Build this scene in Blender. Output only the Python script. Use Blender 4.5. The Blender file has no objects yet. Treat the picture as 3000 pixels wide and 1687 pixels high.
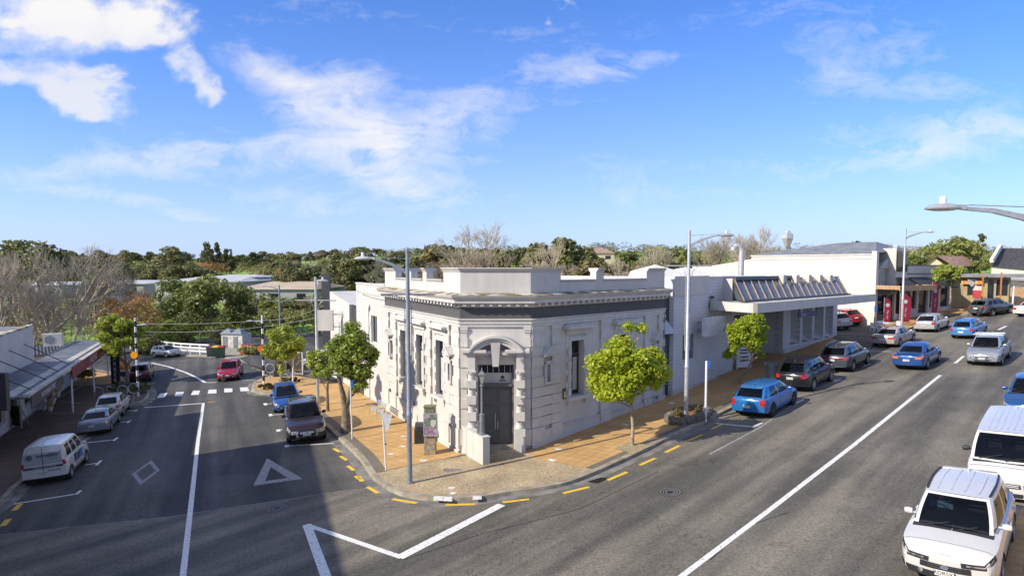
import bpy, bmesh, math, random
from mathutils import Vector, Matrix
R=math.radians
C=bpy.context.scene.collection
SC=bpy.context.scene
random.seed(7)

# ------------------------------------------------------------------ camera
CAMZ=7.9; FPX=1800.0; HZ=787.0; PX0=1500.0
PITCH=math.atan(0.0672)
YC=HZ+FPX*math.tan(PITCH)            # principal point row (3000x1687 frame)
cam=bpy.data.cameras.new('Camera'); camo=bpy.data.objects.new('Camera',cam); C.objects.link(camo)
cam.sensor_width=36; cam.lens=36*FPX/3000; cam.clip_start=.1; cam.clip_end=9000
cam.shift_y=(YC-843.5)/3000
camo.location=(0,0,CAMZ); camo.rotation_euler=(math.pi/2-PITCH,0,0)
SC.camera=camo
# ------------------------------------------------------------------ light
SUN_EL=R(32.0); SUNDIR=Vector((.897,.442,0)).normalized()   # horizontal travel of the light
sd=bpy.data.lights.new('Sun','SUN'); sd.energy=4.7; sd.angle=R(.55); sd.color=(1,.915,.765)
so=bpy.data.objects.new('Sun',sd); C.objects.link(so)
LD=Vector((SUNDIR.x*math.cos(SUN_EL),SUNDIR.y*math.cos(SUN_EL),-math.sin(SUN_EL)))
so.rotation_euler=LD.to_track_quat('-Z','Y').to_euler(); so.location=(-30,-20,60)
W=bpy.data.worlds.new("World"); SC.world=W; W.use_nodes=True
SC.view_settings.view_transform='Standard'; SC.view_settings.look='None'
SC.view_settings.exposure=.44; SC.view_settings.gamma=1
def build_world():
    nt=W.node_tree; N=nt.nodes; L=nt.links; N.clear()
    def nd(t,**k):
        n=N.new(t)
        for a,b in k.items(): setattr(n,a,b)
        return n
    def mth(op,a,b=None,c=None,clamp=False):
        n=nd('ShaderNodeMath',operation=op,use_clamp=clamp)
        for i,v in enumerate((a,b,c)):
            if v is None: continue
            if isinstance(v,(int,float)): n.inputs[i].default_value=v
            else: L.new(v,n.inputs[i])
        return n.outputs[0]
    out=nd('ShaderNodeOutputWorld'); bg=nd('ShaderNodeBackground'); bg.inputs[1].default_value=.125
    sky=nd('ShaderNodeTexSky',sky_type='NISHITA',sun_disc=False)
    sky.sun_elevation=SUN_EL; sky.sun_rotation=math.atan2(-SUNDIR.x,-SUNDIR.y); sky.altitude=20
    sky.air_density=1.0; sky.dust_density=.35; sky.ozone_density=3.5
    hs=nd('ShaderNodeHueSaturation'); hs.inputs['Saturation'].default_value=1.25; hs.inputs['Value'].default_value=1.0
    L.new(sky.outputs[0],hs.inputs['Color'])
    tn=nd('ShaderNodeMix',data_type='RGBA',blend_type='MULTIPLY'); tn.inputs[0].default_value=1; tn.inputs[7].default_value=(.86,.95,1.36,1); L.new(hs.outputs[0],tn.inputs[6])
    tc=nd('ShaderNodeTexCoord'); sp=nd('ShaderNodeSeparateXYZ'); L.new(tc.outputs['Generated'],sp.inputs[0])
    ay=mth('MAXIMUM',mth('ABSOLUTE',sp.outputs[1]),.12)
    u=mth('DIVIDE',sp.outputs[0],ay); w=mth('DIVIDE',sp.outputs[2],ay)
    def noise(su,sw,scale,detail,dist,off,rough=.55,uu=None,ww=None):
        cb=nd('ShaderNodeCombineXYZ'); L.new(mth('MULTIPLY',uu or u,su),cb.inputs[0]); L.new(mth('MULTIPLY',ww or w,sw),cb.inputs[1]); cb.inputs[2].default_value=off
        n=nd('ShaderNodeTexNoise'); n.inputs['Scale'].default_value=scale; n.inputs['Detail'].default_value=detail
        n.inputs['Roughness'].default_value=rough; n.inputs['Distortion'].default_value=dist
        L.new(cb.outputs[0],n.inputs['Vector']); return n.outputs[0]
    wu=noise(1,1.6,5,5,.3,11.0); wv=noise(1,1.6,5,5,.3,23.0)
    def warp(k):
        return (mth('ADD',u,mth('MULTIPLY',mth('SUBTRACT',wu,.5),k)),mth('ADD',w,mth('MULTIPLY',mth('SUBTRACT',wv,.5),k*.6)))
    def blobs(lst,k):
        tot=None; U,V=warp(k)
        for (x,y,rx,ry,rot,g) in lst:
            cu=(x-1500)/1800; cw=(787-y)/1800; rx/=1800; ry/=1800
            du=mth('SUBTRACT',U,cu); dw=mth('SUBTRACT',V,cw); c,s=math.cos(R(rot)),math.sin(R(rot))
            a=mth('DIVIDE',mth('ADD',mth('MULTIPLY',du,c),mth('MULTIPLY',dw,s)),rx)
            b=mth('DIVIDE',mth('SUBTRACT',mth('MULTIPLY',dw,c),mth('MULTIPLY',du,s)),ry)
            d=mth('ADD',mth('MULTIPLY',a,a),mth('MULTIPLY',b,b))
            v=mth('MULTIPLY',mth('EXPONENT',mth('MULTIPLY',d,-.9)),g)
            tot=v if tot is None else mth('ADD',tot,v)
        return tot
    def ramp(v,a,b,t='SMOOTHSTEP'):
        n=nd('ShaderNodeMapRange',interpolation_type=t); n.inputs[1].default_value=a; n.inputs[2].default_value=b
        L.new(v,n.inputs[0]); return n.outputs[0]
    cum=blobs([(60,25,470,140,-6,1.0),(400,110,190,100,-20,.8),(510,170,70,45,-25,.45),(110,262,290,70,-12,.88),(270,310,130,42,-18,.7),(1622,48,56,36,-15,.95),(570,255,40,32,0,.75)],.34)
    n1=noise(1,1.5,9,10,.35,3.1,.58)
    n1b=noise(1,1.3,22,8,.4,5.5,.6)
    dc=mth('MULTIPLY',ramp(mth('ADD',mth('ADD',n1,mth('MULTIPLY',mth('SUBTRACT',n1b,.5),.22)),mth('MULTIPLY',cum,.60)),.74,1.22),.90)
    cir=blobs([(870,215,130,40,-10,.55),(1000,320,230,80,-28,.72),(1330,345,150,44,12,.55),(760,465,400,36,5,.5),(330,470,330,32,3,.5),
               (1120,530,220,42,-8,.5),(1080,430,380,150,-18,.55),(1760,215,230,34,10,.6),(1600,190,300,110,0,.3),(2780,420,460,52,8,.65),(2500,150,300,200,-45,.22),(2650,300,420,150,-30,.25),(300,560,500,36,-4,.25),(530,610,420,24,-10,.36),(2000,520,700,90,8,.22),(900,600,300,20,-12,.25)],.22)
    U2,V2=warp(.12)
    n2=noise(.7,3.4,4.0,11,.8,7.7,.62,U2,V2); n3=noise(1.6,2.6,9.0,11,1.9,1.3,.7)
    nn=mth('ADD',mth('MULTIPLY',n2,.7),mth('MULTIPLY',n3,.35))
    cir=mth('MULTIPLY',cir,ramp(noise(1.1,2.2,7.0,9,1.2,17.0,.62,U2,V2),.20,.56))
    dr=mth('MULTIPLY',ramp(mth('ADD',nn,mth('MULTIPLY',cir,.52)),.64,1.3,'LINEAR'),.92)
    over=mth('MULTIPLY',ramp(mth('ADD',sp.outputs[2],mth('MULTIPLY',mth('LESS_THAN',sp.outputs[1],-.05),.5)),.42,.62),.30)   # pale cloud added out of view, overhead and behind, to neutralise the fill light
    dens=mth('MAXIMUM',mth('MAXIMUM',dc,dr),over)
    # cumulus have a slightly darker, cooler base
    sh=ramp(mth('ADD',w,mth('MULTIPLY',n1,.16)),.38,.5)
    cc=nd('ShaderNodeMix',data_type='RGBA'); cc.inputs[6].default_value=(4.9,5.0,5.5,1); cc.inputs[7].default_value=(6.2,5.95,5.6,1); L.new(mth('MAXIMUM',sh,mth('SUBTRACT',1.0,dc)),cc.inputs[0])
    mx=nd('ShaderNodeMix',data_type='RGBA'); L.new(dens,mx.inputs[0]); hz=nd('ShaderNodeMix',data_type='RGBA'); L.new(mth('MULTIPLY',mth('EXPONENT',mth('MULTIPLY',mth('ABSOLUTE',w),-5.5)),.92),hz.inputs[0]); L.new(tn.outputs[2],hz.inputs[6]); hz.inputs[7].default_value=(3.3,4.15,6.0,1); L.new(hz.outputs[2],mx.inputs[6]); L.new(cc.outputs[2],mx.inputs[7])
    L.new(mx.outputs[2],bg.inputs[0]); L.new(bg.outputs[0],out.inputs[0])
build_world()

# ------------------------------------------------------------------ site geometry: the streets fall to the left and climb to the right
SL,SR,XL,XR=.055,.08,-60.0,80.0
def gz(x,y=0):
    if x<0: return SL*max(x,XL)
    return SR*min(x,XR)
def ray(x,y):
    cx=x-PX0; cu=-(y-YC)
    d=Vector((cx, FPX*math.cos(PITCH)+cu*math.sin(PITCH), -FPX*math.sin(PITCH)+cu*math.cos(PITCH)))
    return d/d.y
def G(x,y,dz=0.0):
    r=ray(x,y); lo,hi=2.0,400.0
    f=lambda Y: CAMZ+r.z*Y-gz(r.x*Y)-dz
    if f(hi)>0: return Vector((r.x*hi,hi,gz(r.x*hi)+dz))
    for _ in range(48):
        m=(lo+hi)/2
        if f(m)>0: lo=m
        else: hi=m
    Y=(lo+hi)/2
    return Vector((r.x*Y,Y,gz(r.x*Y)+dz))
def P(x,y,Y):
    r=ray(x,y); return Vector((r.x*Y,Y,CAMZ+r.z*Y))
DS=3000/2576.0
def D(x,y): return (x*DS,y*DS)
def crop(ox,oy,s): return lambda pts:[(ox+a/s,oy+b/s) for a,b in pts]

# ------------------------------------------------------------------ materials
MATS={}
def mat(name,col,rough=.6,metal=0.0,var=.12,scale=3.0,bump=0.0,bscale=30.0,coat=0.0,col2=None,lo=.35,hi=.65,spec=None,det=5.0,extra=None):
    if name in MATS: return MATS[name]
    m=bpy.data.materials.new(name); m.use_nodes=True; nt=m.node_tree; N=nt.nodes; L=nt.links
    b=N['Principled BSDF']; b.inputs['Roughness'].default_value=rough; b.inputs['Metallic'].default_value=metal
    if coat: b.inputs['Coat Weight'].default_value=coat; b.inputs['Coat Roughness'].default_value=.04
    if spec is not None: b.inputs['Specular IOR Level'].default_value=spec
    c=(*col,1)
    tc=N.new('ShaderNodeTexCoord')
    if var or col2:
        n=N.new('ShaderNodeTexNoise'); n.inputs['Scale'].default_value=scale; n.inputs['Detail'].default_value=det; L.new(tc.outputs['Object'],n.inputs['Vector'])
        mr=N.new('ShaderNodeMapRange'); mr.inputs[1].default_value=lo; mr.inputs[2].default_value=hi; L.new(n.outputs[0],mr.inputs[0])
        mx=N.new('ShaderNodeMix'); mx.data_type='RGBA'; L.new(mr.outputs[0],mx.inputs[0])
        if col2: mx.inputs[6].default_value=c; mx.inputs[7].default_value=(*col2,1)
        else:
            mx.inputs[6].default_value=tuple(v*(1-var) for v in col)+(1,); mx.inputs[7].default_value=tuple(min(1,v*(1+var)) for v in col)+(1,)
        L.new(mx.outputs[2],b.inputs['Base Color'])
    else: b.inputs['Base Color'].default_value=c
    if bump:
        n2=N.new('ShaderNodeTexNoise'); n2.inputs['Scale'].default_value=bscale; n2.inputs['Detail'].default_value=4; L.new(tc.outputs['Object'],n2.inputs['Vector'])
        bp=N.new('ShaderNodeBump'); bp.inputs['Strength'].default_value=bump; bp.inputs['Distance'].default_value=.02; L.new(n2.outputs[0],bp.inputs['Height']); L.new(bp.outputs[0],b.inputs['Normal'])
    if extra: extra(m,b,tc)
    MATS[name]=m; return m
def NN(m,t,**k):
    n=m.node_tree.nodes.new(t)
    for a,b in k.items(): setattr(n,a,b)
    return n
def lk(m,a,b): m.node_tree.links.new(a,b)

# ------------------------------------------------------------------ mesh building
class MB:
    def __init__(s): s.v=[]; s.f=[]; s.m=[]; s.cur=0
    def mi(s,i): s.cur=i; return s
    def add(s,vs,fs):
        o=len(s.v); s.v+= [tuple(p) for p in vs]; s.f+=[tuple(o+i for i in f) for f in fs]; s.m+=[s.cur]*len(fs)
    def box(s,x0,x1,y0,y1,z0,z1):
        s.add([(x0,y0,z0),(x1,y0,z0),(x1,y1,z0),(x0,y1,z0),(x0,y0,z1),(x1,y0,z1),(x1,y1,z1),(x0,y1,z1)],
              [(0,3,2,1),(4,5,6,7),(0,1,5,4),(1,2,6,5),(2,3,7,6),(3,0,4,7)])
    def hexa(s,b,t):   # bottom 4, top 4 (ccw from above)
        s.add(list(b)+list(t),[(0,3,2,1),(4,5,6,7),(0,1,5,4),(1,2,6,5),(2,3,7,6),(3,0,4,7)])
    def quad(s,a,b,c,d): s.add([a,b,c,d],[(0,1,2,3)])
    def ext(s,pts,vec): # extrude closed polygon pts (3d) along vec
        n=len(pts); vec=Vector(vec); q=[Vector(p) for p in pts]
        s.add(q+[p+vec for p in q],[tuple(range(n))[::-1],tuple(range(n,2*n))]+[(i,(i+1)%n,n+(i+1)%n,n+i) for i in range(n)])
    def tube(s,p0,p1,r0,r1=None,n=8,cap=True):
        p0=Vector(p0); p1=Vector(p1); r1=r0 if r1 is None else r1
        d=(p1-p0); 
        if d.length<1e-6: return
        d.normalize(); a=d.orthogonal().normalized(); b=d.cross(a)
        vs=[p0+(a*math.cos(2*math.pi*i/n)+b*math.sin(2*math.pi*i/n))*r0 for i in range(n)]+[p1+(a*math.cos(2*math.pi*i/n)+b*math.sin(2*math.pi*i/n))*r1 for i in range(n)]
        fs=[(i,(i+1)%n,n+(i+1)%n,n+i) for i in range(n)]
        if cap: fs+=[tuple(range(n))[::-1],tuple(range(n,2*n))]
        s.add(vs,fs)
    def path(s,pts,r,n=8):
        for i in range(len(pts)-1): s.tube(pts[i],pts[i+1],r if not isinstance(r,(list,tuple)) else r[i],None if not isinstance(r,(list,tuple)) else r[i+1],n)
    def lathe(s,prof,n=16,o=(0,0,0),M=None,cap=True):
        vs=[]; 
        for (r,z) in prof:
            for i in range(n):
                p=Vector((r*math.cos(2*math.pi*i/n),r*math.sin(2*math.pi*i/n),z))
                if M: p=M@p
                vs.append(p+Vector(o))
        fs=[(k*n+i,k*n+(i+1)%n,(k+1)*n+(i+1)%n,(k+1)*n+i) for k in range(len(prof)-1) for i in range(n)]
        if cap: fs+=[tuple(range(n))[::-1],tuple(range((len(prof)-1)*n,len(prof)*n))]
        s.add(vs,fs)
    def build(s,name,mats,parent=None,smooth=None,loc=None,M=None):
        me=bpy.data.meshes.new(name); 
        vs=s.v if M is None else [tuple(M@Vector(v)) for v in s.v]
        me.from_pydata(vs,[],s.f)
        if not isinstance(mats,(list,tuple)): mats=[mats]
        for m in mats: me.materials.append(m)
        if len(mats)>1: me.polygons.foreach_set('material_index',s.m)
        if smooth is not None:
            me.shade_smooth(); 
            if smooth<180: me.set_sharp_from_angle(angle=R(smooth))
        me.update()
        o=bpy.data.objects.new(name,me); C.objects.link(o)
        if parent: o.parent=parent
        if loc is not None: o.location=loc
        return o
def tag(o,label=None,cat=None,group=None,kind=None):
    if label: o['label']=label
    if cat: o['category']=cat
    if group: o['group']=group
    if kind: o['kind']=kind
    return o
def thing(name,label,cat,loc=(0,0,0),rz=0,group=None,M=None):
    o=bpy.data.objects.new(name,None); C.objects.link(o); o.empty_display_size=.3
    if M is not None: o.matrix_world=M
    else: o.location=loc; o.rotation_euler=(0,0,rz)
    return tag(o,label,cat,group)
def dup(root,label,loc=None,rz=None,scale=None,M=None,group=None):
    def cp(o,par):
        c=o.copy(); C.objects.link(c); c.parent=par
        for ch in kids.get(o.name,[]): cp(ch,c)
        return c
    kids={}
    def coll(o):
        ks=list(o.children); kids[o.name]=ks
        for k in ks: coll(k)
    coll(root); r=cp(root,None); r['label']=label
    if group: r['group']=group
    if loc is not None: r.location=loc
    if rz is not None: r.rotation_euler=(0,0,rz)
    if scale is not None: r.scale=(scale,)*3 if isinstance(scale,(int,float)) else scale
    if M is not None: r.matrix_world=M
    return r
def frame(o,x,z=(0,0,1)):    # matrix with local x along x
    x=Vector(x).normalized(); z=Vector(z).normalized(); y=z.cross(x).normalized(); z=x.cross(y)
    M=Matrix((x,y,z)).transposed().to_4x4(); M.translation=Vector(o); return M
def text(s,size,m,M,parent=None,name='lettering',depth=.004,align='CENTER'):
    cu=bpy.data.curves.new(name,'FONT'); cu.body=s; cu.size=size; cu.extrude=depth; cu.align_x=align; cu.align_y='CENTER'
    t=bpy.data.objects.new(name,cu); C.objects.link(t); bpy.context.view_layer.update()
    me=bpy.data.meshes.new_from_object(t.evaluated_get(bpy.context.evaluated_depsgraph_get())); bpy.data.objects.remove(t)
    me.name=name; me.transform(M); me.materials.clear(); me.materials.append(m)
    o=bpy.data.objects.new(name,me); C.objects.link(o)
    if parent: o.parent=parent
    return o
def face(o,right,up=(0,0,1)):   # matrix for text lying in plane: x=right, y=up
    x=Vector(right).normalized(); y=Vector(up).normalized(); z=x.cross(y).normalized(); y=z.cross(x)
    M=Matrix((x,y,z)).transposed().to_4x4(); M.translation=Vector(o); return M

def sheet(name,pts,m,dz,kind=None,label=None,cat=None,parent=None):
    """flat polygon(s) (list of world xy lists) lying on the sloping site"""
    bm=bmesh.new()
    if not isinstance(pts[0],(list,)): pts=[pts]
    for pl in pts:
        bm.faces.new([bm.verts.new((p[0],p[1],0)) for p in pl])
    for xc in (0,XL,XR):
        g=bm.verts[:]+bm.edges[:]+bm.faces[:]
        bmesh.ops.bisect_plane(bm,geom=g,plane_co=(xc,0,0),plane_no=(1,0,0))
    bmesh.ops.triangulate(bm,faces=bm.faces[:])
    for v in bm.verts: v.co.z=gz(v.co.x)+dz
    bmesh.ops.recalc_face_normals(bm,faces=bm.faces[:])
    for f in bm.faces:
        if f.normal.z<0: f.normal_flip()
    me=bpy.data.meshes.new(name); bm.to_mesh(me); bm.free(); me.materials.append(m)
    o=bpy.data.objects.new(name,me); C.objects.link(o)
    if parent: o.parent=parent
    return tag(o,label,cat,None,kind)
def gp(l,dz=0): return [G(x,y,dz) for x,y in l]
def offs(pts,d):   # offset polyline sideways (positive = left of travel)
    out=[]
    for i,p in enumerate(pts):
        a=pts[max(0,i-1)]; b=pts[min(len(pts)-1,i+1)]
        t=Vector((b[0]-a[0],b[1]-a[1])).normalized(); out.append(Vector((p[0]-t.y*d,p[1]+t.x*d)))
    return out
def smoothline(pts,k=4):
    q=[Vector((p[0],p[1])) for p in pts]; out=[]
    for i in range(len(q)-1):
        p0=q[max(0,i-1)];p1=q[i];p2=q[i+1];p3=q[min(len(q)-1,i+2)]
        for j in range(k):
            t=j/k; out.append(.5*((2*p1)+(p2-p0)*t+(2*p0-5*p1+4*p2-p3)*t*t+(3*p1-p0-3*p2+p3)*t*t*t))
    out.append(q[-1]); return out
def strip(a,b):  # polygons between two polylines
    return [[a[i],a[i+1],b[i+1],b[i]] for i in range(len(a)-1)]
# ------------------------------------------------------------------ surfaces
def mk_asphalt(name,base,warm,dirv):
    def ex(m,b,tc):
        L=lambda a,c: lk(m,a,c)
        geo=NN(m,'ShaderNodeNewGeometry')
        sp=NN(m,'ShaderNodeMapping'); sp.inputs['Rotation'].default_value=(0,0,-math.atan2(dirv[1],dirv[0])); L(geo.outputs['Position'],sp.inputs[0])
        st=NN(m,'ShaderNodeMapping'); st.inputs['Scale'].default_value=(.05,1.0,1); L(sp.outputs[0],st.inputs[0])
        n1=NN(m,'ShaderNodeTexNoise'); n1.inputs['Scale'].default_value=.85; n1.inputs['Detail'].default_value=4; L(st.outputs[0],n1.inputs['Vector'])
        n2=NN(m,'ShaderNodeTexNoise'); n2.inputs['Scale'].default_value=.45; n2.inputs['Detail'].default_value=7; n2.inputs['Roughness'].default_value=.62; L(geo.outputs['Position'],n2.inputs['Vector'])
        n3=NN(m,'ShaderNodeTexNoise'); n3.inputs['Scale'].default_value=15; n3.inputs['Detail'].default_value=3; n3.inputs['Roughness'].default_value=.8; L(geo.outputs['Position'],n3.inputs['Vector'])
        n4=NN(m,'ShaderNodeTexVoronoi'); n4.inputs['Scale'].default_value=1.3; L(geo.outputs['Position'],n4.inputs['Vector'])
        def mr(s,a,c,d,e):
            n=NN(m,'ShaderNodeMapRange'); n.inputs[1].default_value=a;n.inputs[2].default_value=c;n.inputs[3].default_value=d;n.inputs[4].default_value=e; L(s,n.inputs[0]); return n.outputs[0]
        def mul(x,y):
            n=NN(m,'ShaderNodeMath',operation='MULTIPLY'); L(x,n.inputs[0]); L(y,n.inputs[1]); return n.outputs[0]
        n5=NN(m,'ShaderNodeTexNoise'); n5.inputs['Scale'].default_value=.13; n5.inputs['Detail'].default_value=9; n5.inputs['Roughness'].default_value=.7; L(geo.outputs['Position'],n5.inputs['Vector'])
        ck=NN(m,'ShaderNodeTexVoronoi',feature='DISTANCE_TO_EDGE'); ck.inputs['Scale'].default_value=.16; nw=NN(m,'ShaderNodeTexNoise'); nw.inputs['Scale'].default_value=1.2; nw.inputs['Detail'].default_value=8; L(geo.outputs['Position'],nw.inputs['Vector']); wv=NN(m,'ShaderNodeVectorMath',operation='SCALE'); L(nw.outputs[1],wv.inputs[0]); wv.inputs['Scale'].default_value=2.2; av=NN(m,'ShaderNodeVectorMath',operation='ADD'); L(geo.outputs['Position'],av.inputs[0]); L(wv.outputs[0],av.inputs[1]); L(av.outputs[0],ck.inputs['Vector'])
        f=mul(mul(mr(n5.outputs[0],.3,.7,.80,1.2),mr(ck.outputs[0],.0,.006,.62,1.0)),mr(n1.outputs[0],.35,.65,.95,1.05))
        f=mul(f,mul(mr(n1.outputs[0],.35,.65,.86,1.14),mr(n2.outputs[0],.3,.7,.82,1.18)))
        f=mul(f,mr(n3.outputs[0],.3,.7,.55,1.5))
        cr=NN(m,'ShaderNodeMix',data_type='RGBA'); cr.inputs[6].default_value=(*base,1); cr.inputs[7].default_value=(*warm,1); L(mr(n1.outputs[0],.4,.62,0,1),cr.inputs[0])
        vm=NN(m,'ShaderNodeVectorMath',operation='SCALE'); L(cr.outputs[2],vm.inputs[0]); L(f,vm.inputs['Scale']); L(vm.outputs[0],b.inputs['Base Color'])
        bp=NN(m,'ShaderNodeBump'); bp.inputs['Strength'].default_value=.6; bp.inputs['Distance'].default_value=.012; L(n3.outputs[0],bp.inputs['Height']); L(bp.outputs[0],b.inputs['Normal'])
    return mat(name,base,.82,0,0,extra=ex,spec=.35)
RD=(G(2755,1099)-G(2250,1496)).normalized()     # direction of the right-hand street
LDIR=(G(596,1176)-G(536,1687)).normalized()     # direction of the left-hand street
print('RD',RD,math.degrees(math.atan2(RD.x,RD.y)),'LD',LDIR,math.degrees(math.atan2(LDIR.x,LDIR.y)))
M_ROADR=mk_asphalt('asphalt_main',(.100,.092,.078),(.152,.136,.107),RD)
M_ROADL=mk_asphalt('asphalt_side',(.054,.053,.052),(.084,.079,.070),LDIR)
def mk_paver(name,c1,c2,mort,size,ang,ms=.012,roww=1.0,off=0.0,stain=.2):
    def ex(m,b,tc):
        geo=NN(m,'ShaderNodeNewGeometry'); mp=NN(m,'ShaderNodeMapping'); mp.inputs['Rotation'].default_value=(0,0,R(ang)); lk(m,geo.outputs['Position'],mp.inputs[0])
        br=NN(m,'ShaderNodeTexBrick'); br.offset=off; br.inputs['Scale'].default_value=1; br.inputs['Brick Width'].default_value=size*roww; br.inputs['Row Height'].default_value=size; br.inputs['Mortar Size'].default_value=ms
        br.inputs['Color1'].default_value=(*c1,1); br.inputs['Color2'].default_value=(*c2,1); br.inputs['Mortar'].default_value=(*mort,1); lk(m,mp.outputs[0],br.inputs['Vector'])
        n=NN(m,'ShaderNodeTexNoise'); n.inputs['Scale'].default_value=.9; n.inputs['Detail'].default_value=8; n.inputs['Roughness'].default_value=.65; lk(m,geo.outputs['Position'],n.inputs['Vector'])
        mr=NN(m,'ShaderNodeMapRange'); mr.inputs[1].default_value=.3; mr.inputs[2].default_value=.7; mr.inputs[3].default_value=1-stain; mr.inputs[4].default_value=1+stain*.6; lk(m,n.outputs[0],mr.inputs[0])
        vg=NN(m,'ShaderNodeTexVoronoi'); vg.inputs['Scale'].default_value=1.7; lk(m,geo.outputs['Position'],vg.inputs['Vector']); mg=NN(m,'ShaderNodeMapRange'); mg.inputs[1].default_value=.035; mg.inputs[2].default_value=.06; mg.inputs[3].default_value=.6; lk(m,vg.outputs['Distance'],mg.inputs[0])
        mm=NN(m,'ShaderNodeMath',operation='MULTIPLY'); lk(m,mr.outputs[0],mm.inputs[0]); lk(m,mg.outputs[0],mm.inputs[1]); mr=mm
        vm=NN(m,'ShaderNodeVectorMath',operation='SCALE'); lk(m,br.outputs[0],vm.inputs[0]); lk(m,mr.outputs[0],vm.inputs['Scale']); lk(m,vm.outputs[0],b.inputs['Base Color'])
    return mat(name,c1,.8,0,0,extra=ex,spec=.3)
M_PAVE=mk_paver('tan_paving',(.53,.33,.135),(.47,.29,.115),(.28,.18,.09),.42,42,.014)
M_PAVED=mk_paver('grey_border_paving',(.155,.135,.105),(.185,.16,.125),(.08,.07,.055),.2,42,.01)
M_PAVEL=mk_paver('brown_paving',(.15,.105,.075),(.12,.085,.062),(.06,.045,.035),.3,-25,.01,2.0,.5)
def ex_agg(m,b,tc):
    geo=NN(m,'ShaderNodeNewGeometry'); v=NN(m,'ShaderNodeTexVoronoi'); v.inputs['Scale'].default_value=34; lk(m,geo.outputs['Position'],v.inputs['Vector'])
    n=NN(m,'ShaderNodeTexNoise'); n.inputs['Scale'].default_value=.8; n.inputs['Detail'].default_value=6; lk(m,geo.outputs['Position'],n.inputs['Vector'])
    sx=NN(m,'ShaderNodeSeparateColor'); lk(m,v.outputs['Color'],sx.inputs[0])
    cr=NN(m,'ShaderNodeValToRGB'); cr.color_ramp.elements[0].color=(.20,.14,.075,1); cr.color_ramp.elements[1].color=(.52,.43,.28,1); e=cr.color_ramp.elements.new(.45); e.color=(.37,.28,.16,1); lk(m,sx.outputs[0],cr.inputs[0])
    mr=NN(m,'ShaderNodeMapRange'); mr.inputs[1].default_value=.3; mr.inputs[2].default_value=.7; mr.inputs[3].default_value=.72; mr.inputs[4].default_value=1.15; lk(m,n.outputs[0],mr.inputs[0])
    vm=NN(m,'ShaderNodeVectorMath',operation='SCALE'); lk(m,cr.outputs[0],vm.inputs[0]); lk(m,mr.outputs[0],vm.inputs['Scale']); lk(m,vm.outputs[0],b.inputs['Base Color'])
M_AGG=mat('exposed_aggregate',(.3,.22,.13),.85,0,0,extra=ex_agg)
M_CONC=mat('kerb_concrete',(.27,.25,.20),.85,var=.3,scale=2.2,bump=.3,bscale=20,det=9)
M_GUT=mat('gutter_concrete',(.17,.16,.14),.85,var=.35,scale=1.6,bump=.3,det=9)
def ex_worn(m,b,tc):
    geo=NN(m,'ShaderNodeNewGeometry'); n=NN(m,'ShaderNodeTexNoise'); n.inputs['Scale'].default_value=14; n.inputs['Detail'].default_value=6; n.inputs['Roughness'].default_value=.75; lk(m,geo.outputs['Position'],n.inputs['Vector'])
    mr=NN(m,'ShaderNodeMapRange'); mr.inputs[1].default_value=.37; mr.inputs[2].default_value=.46; lk(m,n.outputs[0],mr.inputs[0])
    mx=NN(m,'ShaderNodeMix',data_type='RGBA'); mx.inputs[6].default_value=(.16,.155,.145,1); mx.inputs[7].default_value=b.inputs['Base Color'].default_value; lk(m,mr.outputs[0],mx.inputs[0]); lk(m,mx.outputs[2],b.inputs['Base Color'])
M_WLINE=mat('road_paint_white',(.72,.71,.67),.6,0,0,extra=ex_worn)
M_YLINE=mat('road_paint_yellow',(.72,.47,.035),.6,0,0,extra=ex_worn)
def ex_worn2(m,b,tc):
    ex_worn(m,b,tc)
    m.node_tree.nodes['Map Range'].inputs[1].default_value=.42; m.node_tree.nodes['Map Range'].inputs[2].default_value=.66
M_WFAINT=mat('road_paint_worn',(.45,.45,.44),.7,0,0,extra=ex_worn2)
M_SEAM=mat('bitumen_seam',(.16,.16,.165),.7,var=.3,scale=4)
M_IRON=mat('cast_iron',(.022,.020,.018),.55,.3,var=.3,scale=9)
M_GRASS=mat('grass_field',(.14,.25,.03),.9,0,col2=(.26,.36,.06),scale=.06,det=10,bump=.6,bscale=3)
# ------------------------------------------------------------------ terrain
def terr(x,y):
    z=gz(x)-.06
    if y>92:
        t=min(1,(y-92)/60.0); t=t*t*(3-2*t)
        side=max(0,min(1,(40-x)/90.0))
        z+=3.0*t*side
    if y>180:
        t=min(1,(y-180)/520.0); t=t*t*(3-2*t)
        z+=t*(16+7*math.sin(x*.006+1.1)+4*math.sin(x*.017+2)+ (7 if x>0 else 0)*0)
        z+= t*max(0,1-abs((x+ y*.235)-0)/(60+y*.06))*7*(1 if y>400 else 0)
    if y>700: z+=(y-700)*.012
    return z
def build_terrain():
    xs=sorted(set([-3000,-2000,-1400,-1000,-760,-600,-500]+[-420+i*28 for i in range(0,31)]+[XL,0,XR]+[480,560,660,800,1000,1400,2000,3000]))
    ys=[-60,-20,0,20,40,60,80,92]+[100+i*10 for i in range(0,30)]+[410+i*35 for i in range(14)]+[920,1050,1300,1700,2300,3400,5200]
    b=MB(); nx=len(xs)
    b.add([(x,y,terr(x,y)) for y in ys for x in xs],[(j*nx+i,j*nx+i+1,(j+1)*nx+i+1,(j+1)*nx+i) for j in range(len(ys)-1) for i in range(nx-1)])
    tag(b.build('ground',M_GRASS,smooth=180),kind='structure')
build_terrain()
# ------------------------------------------------------------------ road: one asphalt sheet each for the two streets
seamL=G(838+60,1281+165)
S0=G(0,1566); S1=G(500,1512); S2=G(1000,1438); S3=G(1118,1424)
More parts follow.
